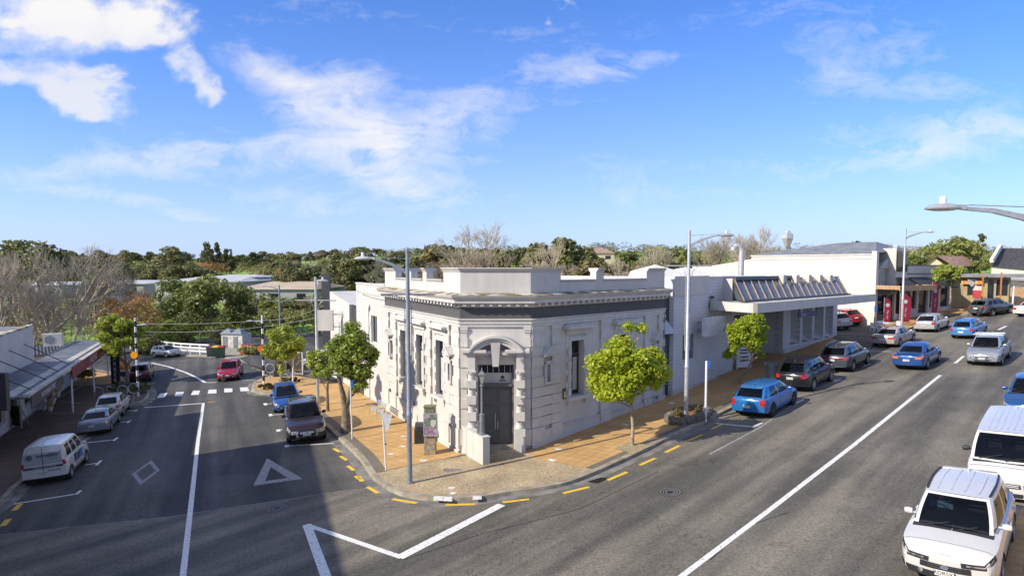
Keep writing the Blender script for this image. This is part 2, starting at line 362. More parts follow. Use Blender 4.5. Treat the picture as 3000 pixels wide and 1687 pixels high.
# side street covers everything left of the seam
corner=[Vector(p[:2]) for p in (S0,S1,S2,S3)]
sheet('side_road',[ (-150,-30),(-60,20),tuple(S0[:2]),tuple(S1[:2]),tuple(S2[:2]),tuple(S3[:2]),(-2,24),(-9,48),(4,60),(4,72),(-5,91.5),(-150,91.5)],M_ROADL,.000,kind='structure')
sheet('main_road',[ (-150,-30),(-60,20),tuple(S0[:2]),tuple(S1[:2]),tuple(S2[:2]),tuple(S3[:2]),(-2,24),(4,33),(14,46),(24,56),(26,70),(50,90),(140,90),(200,60),(200,-60),(-150,-60)],M_ROADR,.000,kind='structure')
a=offs([S0,S1,S2,S3],.03); bq=offs([S0,S1,S2,S3],-.03)
sheet('road_seam',strip(a,bq),M_SEAM,.004,kind='structure')
# ------------------------------------------------------------------ central block footpath (bank corner)
KC=[(862,1098),(800,1103),(762,1114),(742,1128),(738,1142),(752,1153),(802,1158),(842,1166),(905,1212),(960,1258),(996,1293),(1050,1345),(1086,1398),(1119,1426),(1160,1448),(1205,1461),(1271,1469),(1326,1470),(1409,1463),(1500,1449),(1621,1431),(1710,1404),(1872,1332),(1964,1286),(2045,1250),(2137,1203),(2330,1112),(2530,1032),(2556,1014),(2600,984),(2667,964),(2751,929),(2832,922),(2936,914),(3060,910)]
KCw=smoothline(gp(KC),4)
BACKC=[(75,78),(60,84),(30,84),(2,70),(-10,66)]
def kerb(name,line,inner=+1,drop=None):
    b=MB(); h=.13; w=.24
    io=offs(line,w*inner); n=len(line)
    for i in range(n-1):
        p=line[i];q=line[i+1];pi=io[i];qi=io[i+1]
        zf=lambda v,d: (v[0],v[1],gz(v[0])+d)
        po=[zf(p,-.03),zf(q,-.03)]; 
        # small chamfer on the road edge
        pm=p.lerp(pi,.18); qm=q.lerp(qi,.18)
        b.quad(zf(p,-.03),zf(q,-.03),zf(q,h-.03),zf(p,h-.03)); b.quad(zf(p,h-.03),zf(q,h-.03),zf(qm,h+.006),zf(pm,h+.006)); b.quad(zf(pm,h+.006),zf(qm,h+.006),zf(qi,h+.006),zf(pi,h+.006))
    o=b.build(name,M_CONC); tag(o,kind='structure')
    g=offs(line,-.42*inner)
    sheet('gutter',strip(line,g),M_GUT,.005,kind='structure')
kerb('kerb',KCw,+1)
FH=.13
sheet('footpath',[tuple(p) for p in KCw]+BACKC,M_PAVE,FH,kind='structure')
# exposed aggregate apron at the corner and dark border strips
k1=crop(1050,1100,3.622); k2=crop(1500,1100,4.14)
def fp(l): return [tuple(G(x,y,FH)[:2]) for x,y in l]
inn=[tuple(p) for p in offs(KCw,.25)]
def nearest(line,pt): return min(range(len(line)),key=lambda i:(line[i][0]-pt[0])**2+(line[i][1]-pt[1])**2)
i0=nearest(inn,G(1105,1396)); i1=nearest(inn,G(1735,1386))
apron=[inn[i] for i in range(i0,i1+1)]+fp(k2([(300,1010)]))+fp(k2([(150,930)]))+[(1.2,26.0),(-.5,25.4),(-1.9,26.0)]+fp(k1([(1010,860)]))
sheet('footpath_apron',apron,M_AGG,FH+.004,kind='structure')
ia=nearest(inn,G(850,1170)); ib=i0
sheet('footpath_border',strip([Vector(p) for p in inn[ia:ib+1]],offs([Vector(p) for p in inn[ia:ib+1]],.42)),M_PAVED,FH+.004,kind='structure')
ic=nearest(inn,G(2560,1010))
sheet('footpath_border',strip([Vector(p) for p in inn[i1:ic+1]],offs([Vector(p) for p in inn[i1:ic+1]],.32)),M_PAVED,FH+.004,kind='structure')
# driveway / side lane past the bank's far side, and the asphalt of the car park beyond the canopy building
sheet('side_lane',fp([(800,1104),(862,1099),(960,1117),(1060,1130),(1060,1020),(790,1020),(700,1050),(735,1069),(790,1085)]),M_ROADL,FH+.008,kind='structure')
sheet('car_park',fp([(2440,990),(2530,1030),(2556,1010),(2612,976),(2600,962),(2560,948),(2450,945)]),M_ROADL,FH+.008,kind='structure')
# far right footpath
# ------------------------------------------------------------------ left block footpath
KL=[(-260,1660),(0,1484),(61,1424),(180,1330),(300,1240),(371,1190),(415,1182),(436,1168),(441,1152),(432,1138),(400,1128),(371,1120),(360,1107),(338,1096),(302,1089),(255,1082),(150,1078),(60,1074)]
KLw=smoothline(gp(KL),4)
kerb('kerb',KLw,+1)
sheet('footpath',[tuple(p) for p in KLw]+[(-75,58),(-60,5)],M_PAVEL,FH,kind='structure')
innL=[Vector(p) for p in offs(KLw,.25)]
j0=nearest(innL,G(338,1096)); 
sheet('footpath_tan_paving',fp([(255,1084),(300,1091),(338,1098),(352,1108),(362,1118),(330,1124),(255,1128),(190,1132),(150,1110),(120,1085)]),M_PAVE,FH+.004,kind='structure')  # patch of tan paving laid over the brown footpath
for a_,b_ in (((130,1270),(268,1158)),):
    pass
M_BAND=mat('pale_paver_band',(.25,.19,.14),.85,var=.2,scale=3)
def line(pts,w,m,dz,name,kind='structure',**k):
    q=gp(pts,0); a=offs(q,w/2); b=offs(q,-w/2); return sheet(name,strip(a,b),m,dz,kind=kind,**k)
kq=crop(0,960,2.684)
line(kq([(0,860),(180,740),(400,590),(640,470),(760,410)]),.35,M_BAND,FH+.006,'footpath_band')
line(kq([(300,690),(560,680)]),.22,M_BAND,FH+.007,'footpath_band'); line(kq([(480,590),(640,610)]),.22,M_BAND,FH+.007,'footpath_band')
# opposite side of the main road (bottom right of the photograph)
KR=[(2825,1750),(2905,1600),(2985,1450),(3060,1340),(3200,1230)]
KRw=smoothline(gp(KR),3)
kerb('kerb',KRw,-1)
sheet('footpath',[tuple(p) for p in KRw]+[(60,40),(60,4),(9,2)],M_PAVE,FH,kind='structure')
# far kerb on the outside of the bend
KF=[(455,1046),(520,1043),(600,1045),(680,1052),(735,1064)]
KFw=smoothline(gp(KF),3); kerb('kerb',KFw,+1)
sheet('footpath',[tuple(p) for p in KFw]+[tuple(G(800,1030)[:2]),tuple(G(640,1022)[:2]),tuple(G(520,1022)[:2]),tuple(G(455,1028)[:2])],M_CONC,FH,kind='structure')
# ------------------------------------------------------------------ painted markings
T=.006
line([(1985,1696),(2250,1496.5),(2500,1304),(2755,1099)],.17,M_WLINE,T,'centre_line')
line([(2798,1064),(2823,1043)],.17,M_WLINE,T,'centre_dash'); line([(2924.7,966),(2948,955)],.2,M_WLINE,T,'centre_dash')
line([(523,1735),(536,1687),(566,1420),(580,1290),(596,1180)],.17,M_WLINE,T,'centre_line')
k5=crop(200,930,3.623)
line(k5([(880,480),(1060,520),(1240,580),(1370,640),(1455,690)]),.22,M_WLINE,T,'curved_centre_line')
line(k5([(1455,690),(1575,688)]),.18,M_WLINE,T,'lane_line'); line(k5([(1840,665),(1980,660)]),.12,M_WLINE,T,'lane_line')
line(k5([(805,955),(1430,910)]),.2,M_WLINE,T,'stop_line')
zb=[[(975,805),(1055,800),(1020,848),(940,852)],[(1145,790),(1230,787),(1210,832),(1125,836)],[(1325,775),(1400,772),(1385,818),(1300,822)],[(1490,765),(1573,762),(1573,803),(1480,807)],[(1655,752),(1742,750),(1742,790),(1655,795)],[(1820,742),(1905,740),(1920,778),(1828,783)]]
sheet('crossing_bars',[[tuple(p[:2]) for p in gp(k5(q))] for q in zb],M_WLINE,T,kind='structure')
M_PATCHL=mk_asphalt('asphalt_patch_side',(.040,.041,.043),(.058,.056,.052),LDIR)
sheet('asphalt_patch',[tuple(p[:2]) for p in gp([(640,1392),(700,1310),(830,1302),(810,1385)])],M_PATCHL,.003,kind='structure')
for q_ in ([(1180,1640),(1420,1560),(1700,1490),(1930,1380)],[(2080,1640),(2190,1540),(2310,1500)],[(560,1330),(700,1345),(800,1325)]): line(q_,.025,M_SEAM if 0 else M_IRON,.005,'sealed_crack')
# give-way triangle, warning diamond, corner chevron
def ring(pts,w,m,name):
    q=[Vector(p[:2]) for p in gp(pts)]; c=sum(q,Vector((0,0)))/len(q); n=len(q); inner=[]
    for i in range(n):
        a=(q[i]-q[i-1]).normalized(); b=(q[(i+1)%n]-q[i]).normalized(); na=Vector((-a.y,a.x)); nb=Vector((-b.y,b.x))
        if na.dot(c-q[i])<0: na=-na
        if nb.dot(c-q[i])<0: nb=-nb
        bis=(na+nb).normalized(); inner.append(q[i]+bis*(w/max(.25,bis.dot(na))))
    sheet(name,[[q[i],q[(i+1)%n],inner[(i+1)%n],inner[i]] for i in range(n)],m,T,kind='structure')
ring([D(672,1152),D(762,1204),D(637,1221)],.38,M_WFAINT,'give_way_triangle')
ring(kq([(1190,1040),(1258,1118),(1103,1237),(1036,1148)]),.16,M_WFAINT,'painted_diamond')
line([D(770,1319),D(1010,1401)],.19,M_WLINE,T,'chevron_line'); line([D(1004,1402),D(1262,1269)],.33,M_WLINE,T+.003,'chevron_line'); line([D(772,1319),D(822,1455),D(850,1530)],.27,M_WLINE,T+.003,'chevron_line')
# parking marks
def pk(pts,w=.1): line(pts,w,M_WLINE,T,'parking_line')
k6=crop(1900,1000,4.14); k7=crop(2300,880,3.68)
for q in ([(820,993),(1270,1037)],[(1265,1037),(1375,988)]): pk(k6(q),.12)
for q in ([(1740,722),(1800,728)],[(1755,765),(1880,703)],[(2195,470),(2330,460)],[(2245,498),(2335,457)]): pk(k6(q),.12)
for q in ([(840,690),(880,688)],[(850,708),(915,680)],[(480,858),(560,862)],[(525,885),(600,850)],[(880,545),(1150,552)],[(1350,350),(1600,355)],[(1690,292),(1745,285)]): pk(k7(q),.12)
for q in ([(105,1385),(600,1305)],[(600,1308),(635,1278)],[(665,1078),(760,1064)],[(757,1080),(795,1042)],[(655,906),(895,880)],[(893,888),(925,862)],[(945,743),(1005,737)],[(1000,747),(1027,728)],[(1005,652),(1060,650)],[(1060,656),(1078,646)],[(1135,625),(1342,612)],[(1190,440),(1222,436)]): pk(kq(q),.12)
k6l=crop(750,900,2.9)
for q in ([(75,823),(140,817)],[(112,915),(235,908)],[(180,1045),(225,1035)],[(255,1178),(660,1155)]): pk(k6l(q),.12)
for x,y in ((78,823),(122,915),(188,1046),(262,1178)): line(k6l([(x-3,y-9),(x+6,y+9)]),.2,M_WLINE,T+.003,'parking_tick')
def yl(l,w=.16): line(l,w,M_YLINE,T,'yellow_dash')
for q in ([(0,1065),(38,1122)],[(95,1180),(210,1245)],[(360,1308),(485,1330),(620,1350)],[(925,1370),(1240,1363)],[(1530,1342),(1811,1310)]): yl(k1(q))
for q in ([(1860,932),(2030,848)],[(1550,1085),(1740,1000)],[(1160,1268),(1395,1168)],[(620,1425),(935,1350)]): yl(k2(q))
for q in ([(760,1062),(885,1008)],[(490,1198),(650,1130)]): yl(k6(q),.12)
for q in ([(660,1198),(710,1228)],[(718,1262),(770,1298)],[(780,1345),(832,1385)],[(845,1432),(885,1460)]): yl(k6l(q))
for q in ([(1900,520),(1925,518)],[(1945,532),(1975,535)],[(2000,552),(2030,555)],[(2060,600),(2110,612)],[(1975,680),(2025,668)],[(1910,712),(1945,705)],[(1908,730),(1925,728)],[(1940,775),(1965,790)],[(2030,802),(2140,812)],[(780,932),(840,920)],[(870,900),(895,892)],[(905,868),(925,860)],[(1480,900),(1560,893)]): yl(k5(q),.13)
yl(kq([(110,1435),(160,1385)]),.2); yl([(8,1540),(25,1520)],.2)
line([D(1785,1142),D(1910,1076),D(1996,1016)],.09,M_WFAINT,T,'faint_line')
# covers in the road and path
def disc(c,r,m,dz,name,seg=24,ringed=True,rings=M_IRON):
    q=[(c[0]+r*math.cos(2*math.pi*i/seg),c[1]+r*math.sin(2*math.pi*i/seg)) for i in range(seg)]
    sheet(name,q,m,dz,kind='structure')
    if ringed:
        for k in (.35,.6,.85):
            a=[Vector((c[0]+r*k*math.cos(2*math.pi*i/seg),c[1]+r*k*math.sin(2*math.pi*i/seg))) for i in range(seg+1)]
            sheet(name,strip(a,offs(a,-.035)),rings,dz+.004,kind='structure')
M_LID=mat('worn_lid',(.2,.19,.18),.7,var=.2); 
disc(G(*D(1686,1238)),.36,M_IRON,T,'manhole_cover',rings=M_LID); disc(G(*D(697,1278)),.36,M_ROADL,T,'manhole_cover',rings=M_LID)
M_BOX=mat('pale_utility_lid',(.62,.60,.55),.7,var=.2,scale=8)
for pts in ([(945,1200),(965,1180),(1030,1180),(1010,1200)],[(960,1255),(985,1233),(1048,1237),(1010,1262)],[(645,905),(665,888),(738,890),(712,912)],[(425,755),(445,742),(508,744),(485,760)],[(302,835),(322,825),(382,826),(360,842)],[(440,648),(460,638),(515,640),(490,652)]):
    sheet('service_lid',fp(k1(pts)),M_BOX,FH+.009,kind='structure')
for pts in ([(425,1025),(465,1010),(545,1020),(500,1045)],[(515,895),(545,880),(612,892),(580,908)],[(1325,590),(1340,583),(1418,590),(1405,608)],[(1885,335),(1915,322),(1980,330),(1950,345)]):
    sheet('service_lid',fp(k2(pts)),M_BOX,FH+.009,kind='structure')
sheet('service_lid',fp(k1([(890,1000),(920,985),(1105,990),(1090,1010),(920,1022)])),M_GUT,FH+.009,kind='structure')
sheet('tactile_marks',[fp(k1([(800,1280),(898,1280),(895,1330),(795,1325)])),fp(k1([(905,1285),(995,1285),(995,1335),(898,1332)])),fp(k1([(1212,1275),(1308,1275),(1308,1315),(1212,1320)]))],M_BOX,FH+.012,kind='structure')
sheet('drain_grate',[tuple(p[:2]) for p in gp(k2([(900,1290),(1075,1235),(1180,1245),(1040,1305)]))],M_IRON,T+.004,kind='structure')
sheet('tree_pit',fp(k2([(1235,885),(1390,805),(1690,850),(1480,950)])),M_AGG,FH+.008,kind='structure')
# ------------------------------------------------------------------ building helpers
def ex_dirt(m,b,tc):
    geo=NN(m,'ShaderNodeNewGeometry'); mp=NN(m,'ShaderNodeMapping'); mp.inputs['Scale'].default_value=(3.2,3.2,.28); lk(m,geo.outputs['Position'],mp.inputs[0])
    n=NN(m,'ShaderNodeTexNoise'); n.inputs['Scale'].default_value=1.3; n.inputs['Detail'].default_value=9; n.inputs['Roughness'].default_value=.68; lk(m,mp.outputs[0],n.inputs['Vector'])
    n2=NN(m,'ShaderNodeTexNoise'); n2.inputs['Scale'].default_value=.9; n2.inputs['Detail'].default_value=8; lk(m,geo.outputs['Position'],n2.inputs['Vector'])
    ml=NN(m,'ShaderNodeMath',operation='MULTIPLY'); lk(m,n.outputs[0],ml.inputs[0]); lk(m,n2.outputs[0],ml.inputs[1])
    mr=NN(m,'ShaderNodeMapRange'); mr.inputs[1].default_value=.16; mr.inputs[2].default_value=.30; mr.inputs[3].default_value=.90; mr.inputs[4].default_value=1.0; lk(m,ml.outputs[0],mr.inputs[0])
    src=b.inputs['Base Color'].links[0].from_socket; vm=NN(m,'ShaderNodeVectorMath',operation='SCALE'); lk(m,src,vm.inputs[0]); lk(m,mr.outputs[0],vm.inputs['Scale']); lk(m,vm.outputs[0],b.inputs['Base Color'])
M_WHITE=mat('painted_render',(.545,.52,.48),.75,var=.05,scale=.7,bump=.08,bscale=25,det=8,extra=ex_dirt)
M_TRIM=mat('painted_trim',(.56,.535,.495),.7,var=.05,scale=2,bump=.06,bscale=30,det=8,extra=ex_dirt)
M_FRIEZE=mat('grey_frieze',(.085,.084,.084),.75,var=.08,scale=3)
M_LICHEN=mat('weathered_ledge',(.52,.49,.42),.9,0,col2=(.17,.13,.05),lo=.42,hi=.56,scale=1.8,det=12,bump=.5,bscale=18)
M_DARK=mat('dark_grey_paint',(.055,.055,.06),.5,var=.08)
M_DOOR=mat('charcoal_door_paint',(.10,.098,.098),.45,var=.06,scale=5)
M_GLASS=mat('dark_window_glass',(.018,.022,.026),.08,0,0,spec=.5)
M_GLASSB=mat('blue_tinted_glass',(.10,.115,.13),.3,0,0,spec=.5)
M_CURT=mat('pale_blind',(.42,.44,.43),.7,var=.1,scale=4)
M_STEEL=mat('galvanised_steel',(.45,.46,.47),.45,.4,var=.12,scale=8)
M_STEELD=mat('grey_painted_steel',(.24,.265,.29),.42,.25,var=.12,scale=6)
M_WPOLE=mat('white_painted_steel',(.68,.69,.68),.4,0,var=.08,scale=6)
M_ROOFD=mat('grey_roof_sheet',(.20,.21,.22),.6,.1,var=.2,scale=1.3,det=9)
M_WOOD=mat('weathered_timber',(.27,.22,.15),.8,var=.3,scale=6)
M_BRICKW=mk_paver('white_painted_brick',(.66,.64,.57),(.60,.58,.52),(.50,.48,.43),.09,0,.008,3.0,.5,.15)
def ex_brickw(name,c1,c2,mort,h,w,stain=.18):
    def ex(m,b,tc):
        geo=NN(m,'ShaderNodeNewGeometry'); sx=NN(m,'ShaderNodeSeparateXYZ'); lk(m,geo.outputs['Position'],sx.inputs[0])
        ad=NN(m,'ShaderNodeMath',operation='ADD'); lk(m,sx.outputs[0],ad.inputs[0]); lk(m,sx.outputs[1],ad.inputs[1])
        cb=NN(m,'ShaderNodeCombineXYZ'); lk(m,ad.outputs[0],cb.inputs[0]); lk(m,sx.outputs[2],cb.inputs[1])
        br=NN(m,'ShaderNodeTexBrick'); br.inputs['Scale'].default_value=1; br.inputs['Brick Width'].default_value=w; br.inputs['Row Height'].default_value=h; br.inputs['Mortar Size'].default_value=.012
        br.inputs['Color1'].default_value=(*c1,1); br.inputs['Color2'].default_value=(*c2,1); br.inputs['Mortar'].default_value=(*mort,1); lk(m,cb.outputs[0],br.inputs['Vector'])
        n=NN(m,'ShaderNodeTexNoise'); n.inputs['Scale'].default_value=.5; n.inputs['Detail'].default_value=9; lk(m,geo.outputs['Position'],n.inputs['Vector'])
        mr=NN(m,'ShaderNodeMapRange'); mr.inputs[1].default_value=.3; mr.inputs[2].default_value=.7; mr.inputs[3].default_value=1-stain; mr.inputs[4].default_value=1.05; lk(m,n.outputs[0],mr.inputs[0])
        vm=NN(m,'ShaderNodeVectorMath',operation='SCALE'); lk(m,br.outputs[0],vm.inputs[0]); lk(m,mr.outputs[0],vm.inputs['Scale']); lk(m,vm.outputs[0],b.inputs['Base Color'])
    return mat(name,c1,.8,0,0,extra=ex)
M_BRW=ex_brickw('painted_brick_wall',(.70,.68,.60),(.63,.61,.54),(.52,.50,.44),.18,.5)
M_BLOCK=ex_brickw('painted_block_wall',(.60,.60,.60),(.57,.57,.575),(.46,.46,.46),.2,.4,.12)
M_BRY=ex_brickw('yellow_brick_wall',(.44,.35,.18),(.38,.29,.14),(.25,.2,.12),.12,.3)
class Fac:
    def __init__(s,O,E):
        s.O=Vector((O[0],O[1])); e=Vector((E[0],E[1])); s.L=(e-s.O).length; s.d=(e-s.O).normalized(); s.n=Vector((s.d.y,-s.d.x))
    def p(s,u,v,z): q=s.O+s.d*u+s.n*v; return Vector((q.x,q.y,z))
    def u(s,x,v=0):
        r=(x-PX0)/FPX; o=s.O+s.n*v; return (o.x-r*o.y)/(r*s.d.y-s.d.x)   # ignores the small pitch term
    def z(s,x,y,v=0):
        q=s.p(s.u(x,v),v,0); return P(x,y,q.y).z
    def box(s,b,u0,u1,v0,v1,z0,z1,z0b=None,z1b=None):
        z0b=z0 if z0b is None else z0b; z1b=z1 if z1b is None else z1b
        b.hexa([s.p(u0,v1,z0),s.p(u1,v1,z0b),s.p(u1,v0,z0b),s.p(u0,v0,z0)],[s.p(u0,v1,z1),s.p(u1,v1,z1b),s.p(u1,v0,z1b),s.p(u0,v0,z1)])
    def wall(s,b,u0,u1,z0,z1,ops=(),dep=.3,v=0):
        us=sorted({u0,u1}|{o[0] for o in ops}|{o[1] for o in ops}); zs=sorted({z0,z1}|{o[2] for o in ops}|{o[3] for o in ops})
        for i in range(len(us)-1):
            for j in range(len(zs)-1):
                cu,cz=(us[i]+us[i+1])/2,(zs[j]+zs[j+1])/2
                if any(o[0]<cu<o[1] and o[2]<cz<o[3] for o in ops): continue
                b.quad(s.p(us[i],v,zs[j]),s.p(us[i+1],v,zs[j]),s.p(us[i+1],v,zs[j+1]),s.p(us[i],v,zs[j+1]))
        for o in ops:
            a,c,e,f=o[:4]; w=v-dep
            b.quad(s.p(a,v,e),s.p(c,v,e),s.p(c,w,e),s.p(a,w,e)); b.quad(s.p(a,v,f),s.p(a,w,f),s.p(c,w,f),s.p(c,v,f))
            b.quad(s.p(a,v,e),s.p(a,w,e),s.p(a,w,f),s.p(a,v,f)); b.quad(s.p(c,v,e),s.p(c,v,f),s.p(c,w,f),s.p(c,w,e))
    def M(s,u,v,z): return face(s.p(u,v,z),(s.d.x,s.d.y,0))
    def pane(s,root,u0,u1,z0,z1,v,fm,gm,fw=.06,mull=(),trans=(),name='window',label=None):
        b=MB(); d=.07
        s.box(b,u0,u1,v,v+d,z0,z0+fw); s.box(b,u0,u1,v,v+d,z1-fw,z1); s.box(b,u0,u0+fw,v,v+d,z0+fw,z1-fw); s.box(b,u1-fw,u1,v,v+d,z0+fw,z1-fw)
        for m in mull: s.box(b,m-fw*.4,m+fw*.4,v,v+d-.01,z0+fw,z1-fw)
        for t in trans: s.box(b,u0+fw,u1-fw,v,v+d+.02,t-fw*.7,t+fw*.7)
        w=b.build(name,fm,root)
        if label: w['label']=label
        g=MB(); g.quad(s.p(u0+.01,v+.02,z0+.01),s.p(u1-.01,v+.02,z0+.01),s.p(u1-.01,v+.02,z1-.01),s.p(u0+.01,v+.02,z1-.01)); g.build('pane',gm,w)
        return w
def sweep(b,path,prof,closed_ends=True):
    q=[Vector((p[0],p[1])) for p in path]; n=len(q); rows=[]
    for i in range(n):
        t0=(q[i]-q[i-1]).normalized() if i>0 else None; t1=(q[i+1]-q[i]).normalized() if i<n-1 else None
        if t0 is None: m=Vector((t1.y,-t1.x))
        elif t1 is None: m=Vector((t0.y,-t0.x))
        else:
            a=Vector((t0.y,-t0.x)); c=Vector((t1.y,-t1.x)); m=(a+c).normalized(); m=m/m.dot(a)
        rows.append([Vector((q[i].x+m.x*v,q[i].y+m.y*v,z)) for v,z in prof])
    k=len(prof); vs=[p for r in rows for p in r]
    fs=[(i*k+j,(i+1)*k+j,(i+1)*k+(j+1)%k,i*k+(j+1)%k) for i in range(n-1) for j in range(k)]
    fs+=[tuple(range(k)),tuple(range((n-1)*k,n*k))[::-1]]; b.add(vs,fs)
# ------------------------------------------------------------------ the corner bank
Lend=Vector((-7.34,35.6)); C1=Vector((-2.18,26)); C2=Vector((.79,26)); Rend=Vector((8.25,33.3))
FL=Fac(C1,Lend); FL.n=-FL.n; FC=Fac(C1,C2); FR=Fac(C2,Rend)
PATH=[Lend,C1,C2,Rend]
bank=thing('bank_building','old grey and white corner bank with dentilled cornice, dark frieze and arched corner door','bank building',(0,0,0))
winL=[(1.85,2.78),(4.55,5.48),(7.1,8.05)]; winR=[(2.62,3.53),(6.3,7.25)]
ZB,ZT=2.05,4.62
nichL=[(.85,1.08),(9.72,9.95)]; nichR=[(.88,1.12),(9.35,9.6)]
b=MB()
FL.wall(b,0,FL.L,-1.2,6.0,[(a,c,ZB,ZT) for a,c in winL]+[(a,c,3.05,3.75) for a,c in nichL],.2)
FR.wall(b,0,FR.L,-.6,6.0,[(a,c,ZB,ZT) for a,c in winR]+[(a,c,3.05,3.75) for a,c in nichR],.34)
FC.wall(b,0,FC.L,-.6,6.0,[(.72,2.26,-.6,3.82)],.55)
# back walls
B1=Lend+Vector((7.5,9)); B2=Rend+Vector((-3,6.5))
b.quad((Lend.x,Lend.y,-1.5),(B1.x,B1.y,-1.5),(B1.x,B1.y,6.9),(Lend.x,Lend.y,6.9)); b.quad((Rend.x,Rend.y,-1),(B2.x,B2.y,-1),(B2.x,B2.y,6.9),(Rend.x,Rend.y,6.9)); b.quad((B1.x,B1.y,-1),(B2.x,B2.y,-1),(B2.x,B2.y,6.9),(B1.x,B1.y,6.9))
b.build('wall',M_WHITE,bank)
# string courses, architrave
b=MB()
sweep(b,PATH,[(-.1,5.44),(.07,5.44),(.07,5.55),(.11,5.57),(.11,5.68),(.17,5.74),(.17,5.77),(-.1,5.80)])
b.build('architrave',M_TRIM,bank)
b=MB(); sweep(b,PATH,[(-.1,5.78),(.045,5.78),(.045,6.29),(-.1,6.29)]); b.build('frieze',M_FRIEZE,bank)
b=MB(); sweep(b,PATH,[(-.1,6.27),(.12,6.27),(.12,6.33),(.16,6.46),(.40,6.46),(.40,6.60),(.46,6.63),(.55,6.74),(.55,6.775),(-.1,6.775)]); b.build('cornice',M_TRIM,bank)
b=MB(); sweep(b,PATH,[(.0,6.779),(.565,6.779),(.565,6.80),(.0,6.87)]); b.build('cornice_top',M_LICHEN,bank)
for F,n in ((FL,27),(FC,8),(FR,25)):
    for i in range(n):
        b=MB(); u=(i+.5)*F.L/n; F.box(b,u-.075,u+.075,.13,.34,6.335,6.457); b.build('dentil',M_TRIM,bank)
# parapet
b=MB(); sweep(b,PATH,[(-.3,6.78),(0,6.78),(0,7.31),(-.3,7.31)]); b.build('parapet',M_WHITE,bank)
def padd(path,top):
    b=MB()
    sweep(b,path,[(-.34,6.80),(.012,6.80),(.012,top-.18),(-.34,top-.18)])
    sweep(b,path,[(-.40,top-.178),(.04,top-.178),(.07,top-.12),(.14,top-.05),(.14,top-.01),(-.48,top-.01)]); b.build('parapet_pier',M_WHITE,bank)
hi=7.95
padd([FL.p(1.9,0,0),C1,C2,FR.p(1.9,0,0)],hi)
for F,a,c in ((FL,4.05,4.6),(FL,6.3,6.85),(FL,8.9,FL.L),(FR,4.45,5.05),(FR,8.7,FR.L)):
    pa,pc=F.p(a,0,0),F.p(c,0,0); padd([pc,pa] if F is FL else [pa,pc],hi-.01)
for F,a,c in ((FL,1.95,4.0),(FL,4.65,6.25),(FL,6.9,8.85),(FR,1.95,4.4),(FR,5.1,8.65)):
    b=MB(); pa,pc=F.p(a,0,0),F.p(c,0,0); sweep(b,[pc,pa] if F is FL else [pa,pc],[(-.36,7.313),(.03,7.313),(.09,7.38),(.09,7.41),(-.36,7.41)]); b.build('parapet_coping',M_TRIM,bank)
b=MB(); b.add([(p.x,p.y,6.9) for p in (Lend,C1,C2,Rend,B2,B1)],[(0,1,2,3,4,5)]); b.build('roof',M_ROOFD,bank)
# pilasters with alternating rustication
def pil(F,a,c,v=.07,top=5.435,zb=1.05,gap=True):
    b=MB()
    F.box(b,a,c,-.02,v,zb,top)
    F.box(b,a-.04,c+.04,v,v+.05,top-.14,top); F.box(b,a-.02,c+.02,v,v+.03,top-.24,top-.14)
    z=zb+.02; k=0
    while z<top-.75:
        if k%2==0: F.box(b,a-.03,c+.03,v,v+.045,z,z+.40)
        z+=.44; k+=1
    F.box(b,a-.05,c+.05,v-.01,v+.09,.35 if F is not FL else .2,zb); b.build('pilaster',M_TRIM,bank)
for F,ps in ((FL,[(0.02,.66),(1.1,1.6),(3.42,4.0),(6.05,6.5),(8.75,9.25),(10.1,FL.L-.02)]),(FR,[(.02,.7),(1.3,1.85),(4.8,5.45),(8.55,9.1),(9.85,FR.L-.02)])):
    for a,c in ps: pil(F,a,c)
pil(FC,.02,.26,.05); pil(FC,FC.L-.26,FC.L-.02,.05)
b=MB()   # rusticated courses and plinth
for F,rs in ((FL,[(.02,1.62),(8.7,FL.L)]),(FR,[(.02,1.86),(8.5,FR.L)])):
    for a,c in rs:
        for k in range(4): F.box(b,a,c,.0,.098,1.08+k*.44,1.08+k*.44+.395)
for F in (FL,FR):
    F.box(b,0,F.L,.0,.10,-1.1,.85); F.box(b,0,F.L,.0,.17,-1.1,.48 if F is FR else .1); F.box(b,0,F.L,.1,.13,.85,.90)
b.build('plinth',M_WHITE,bank)
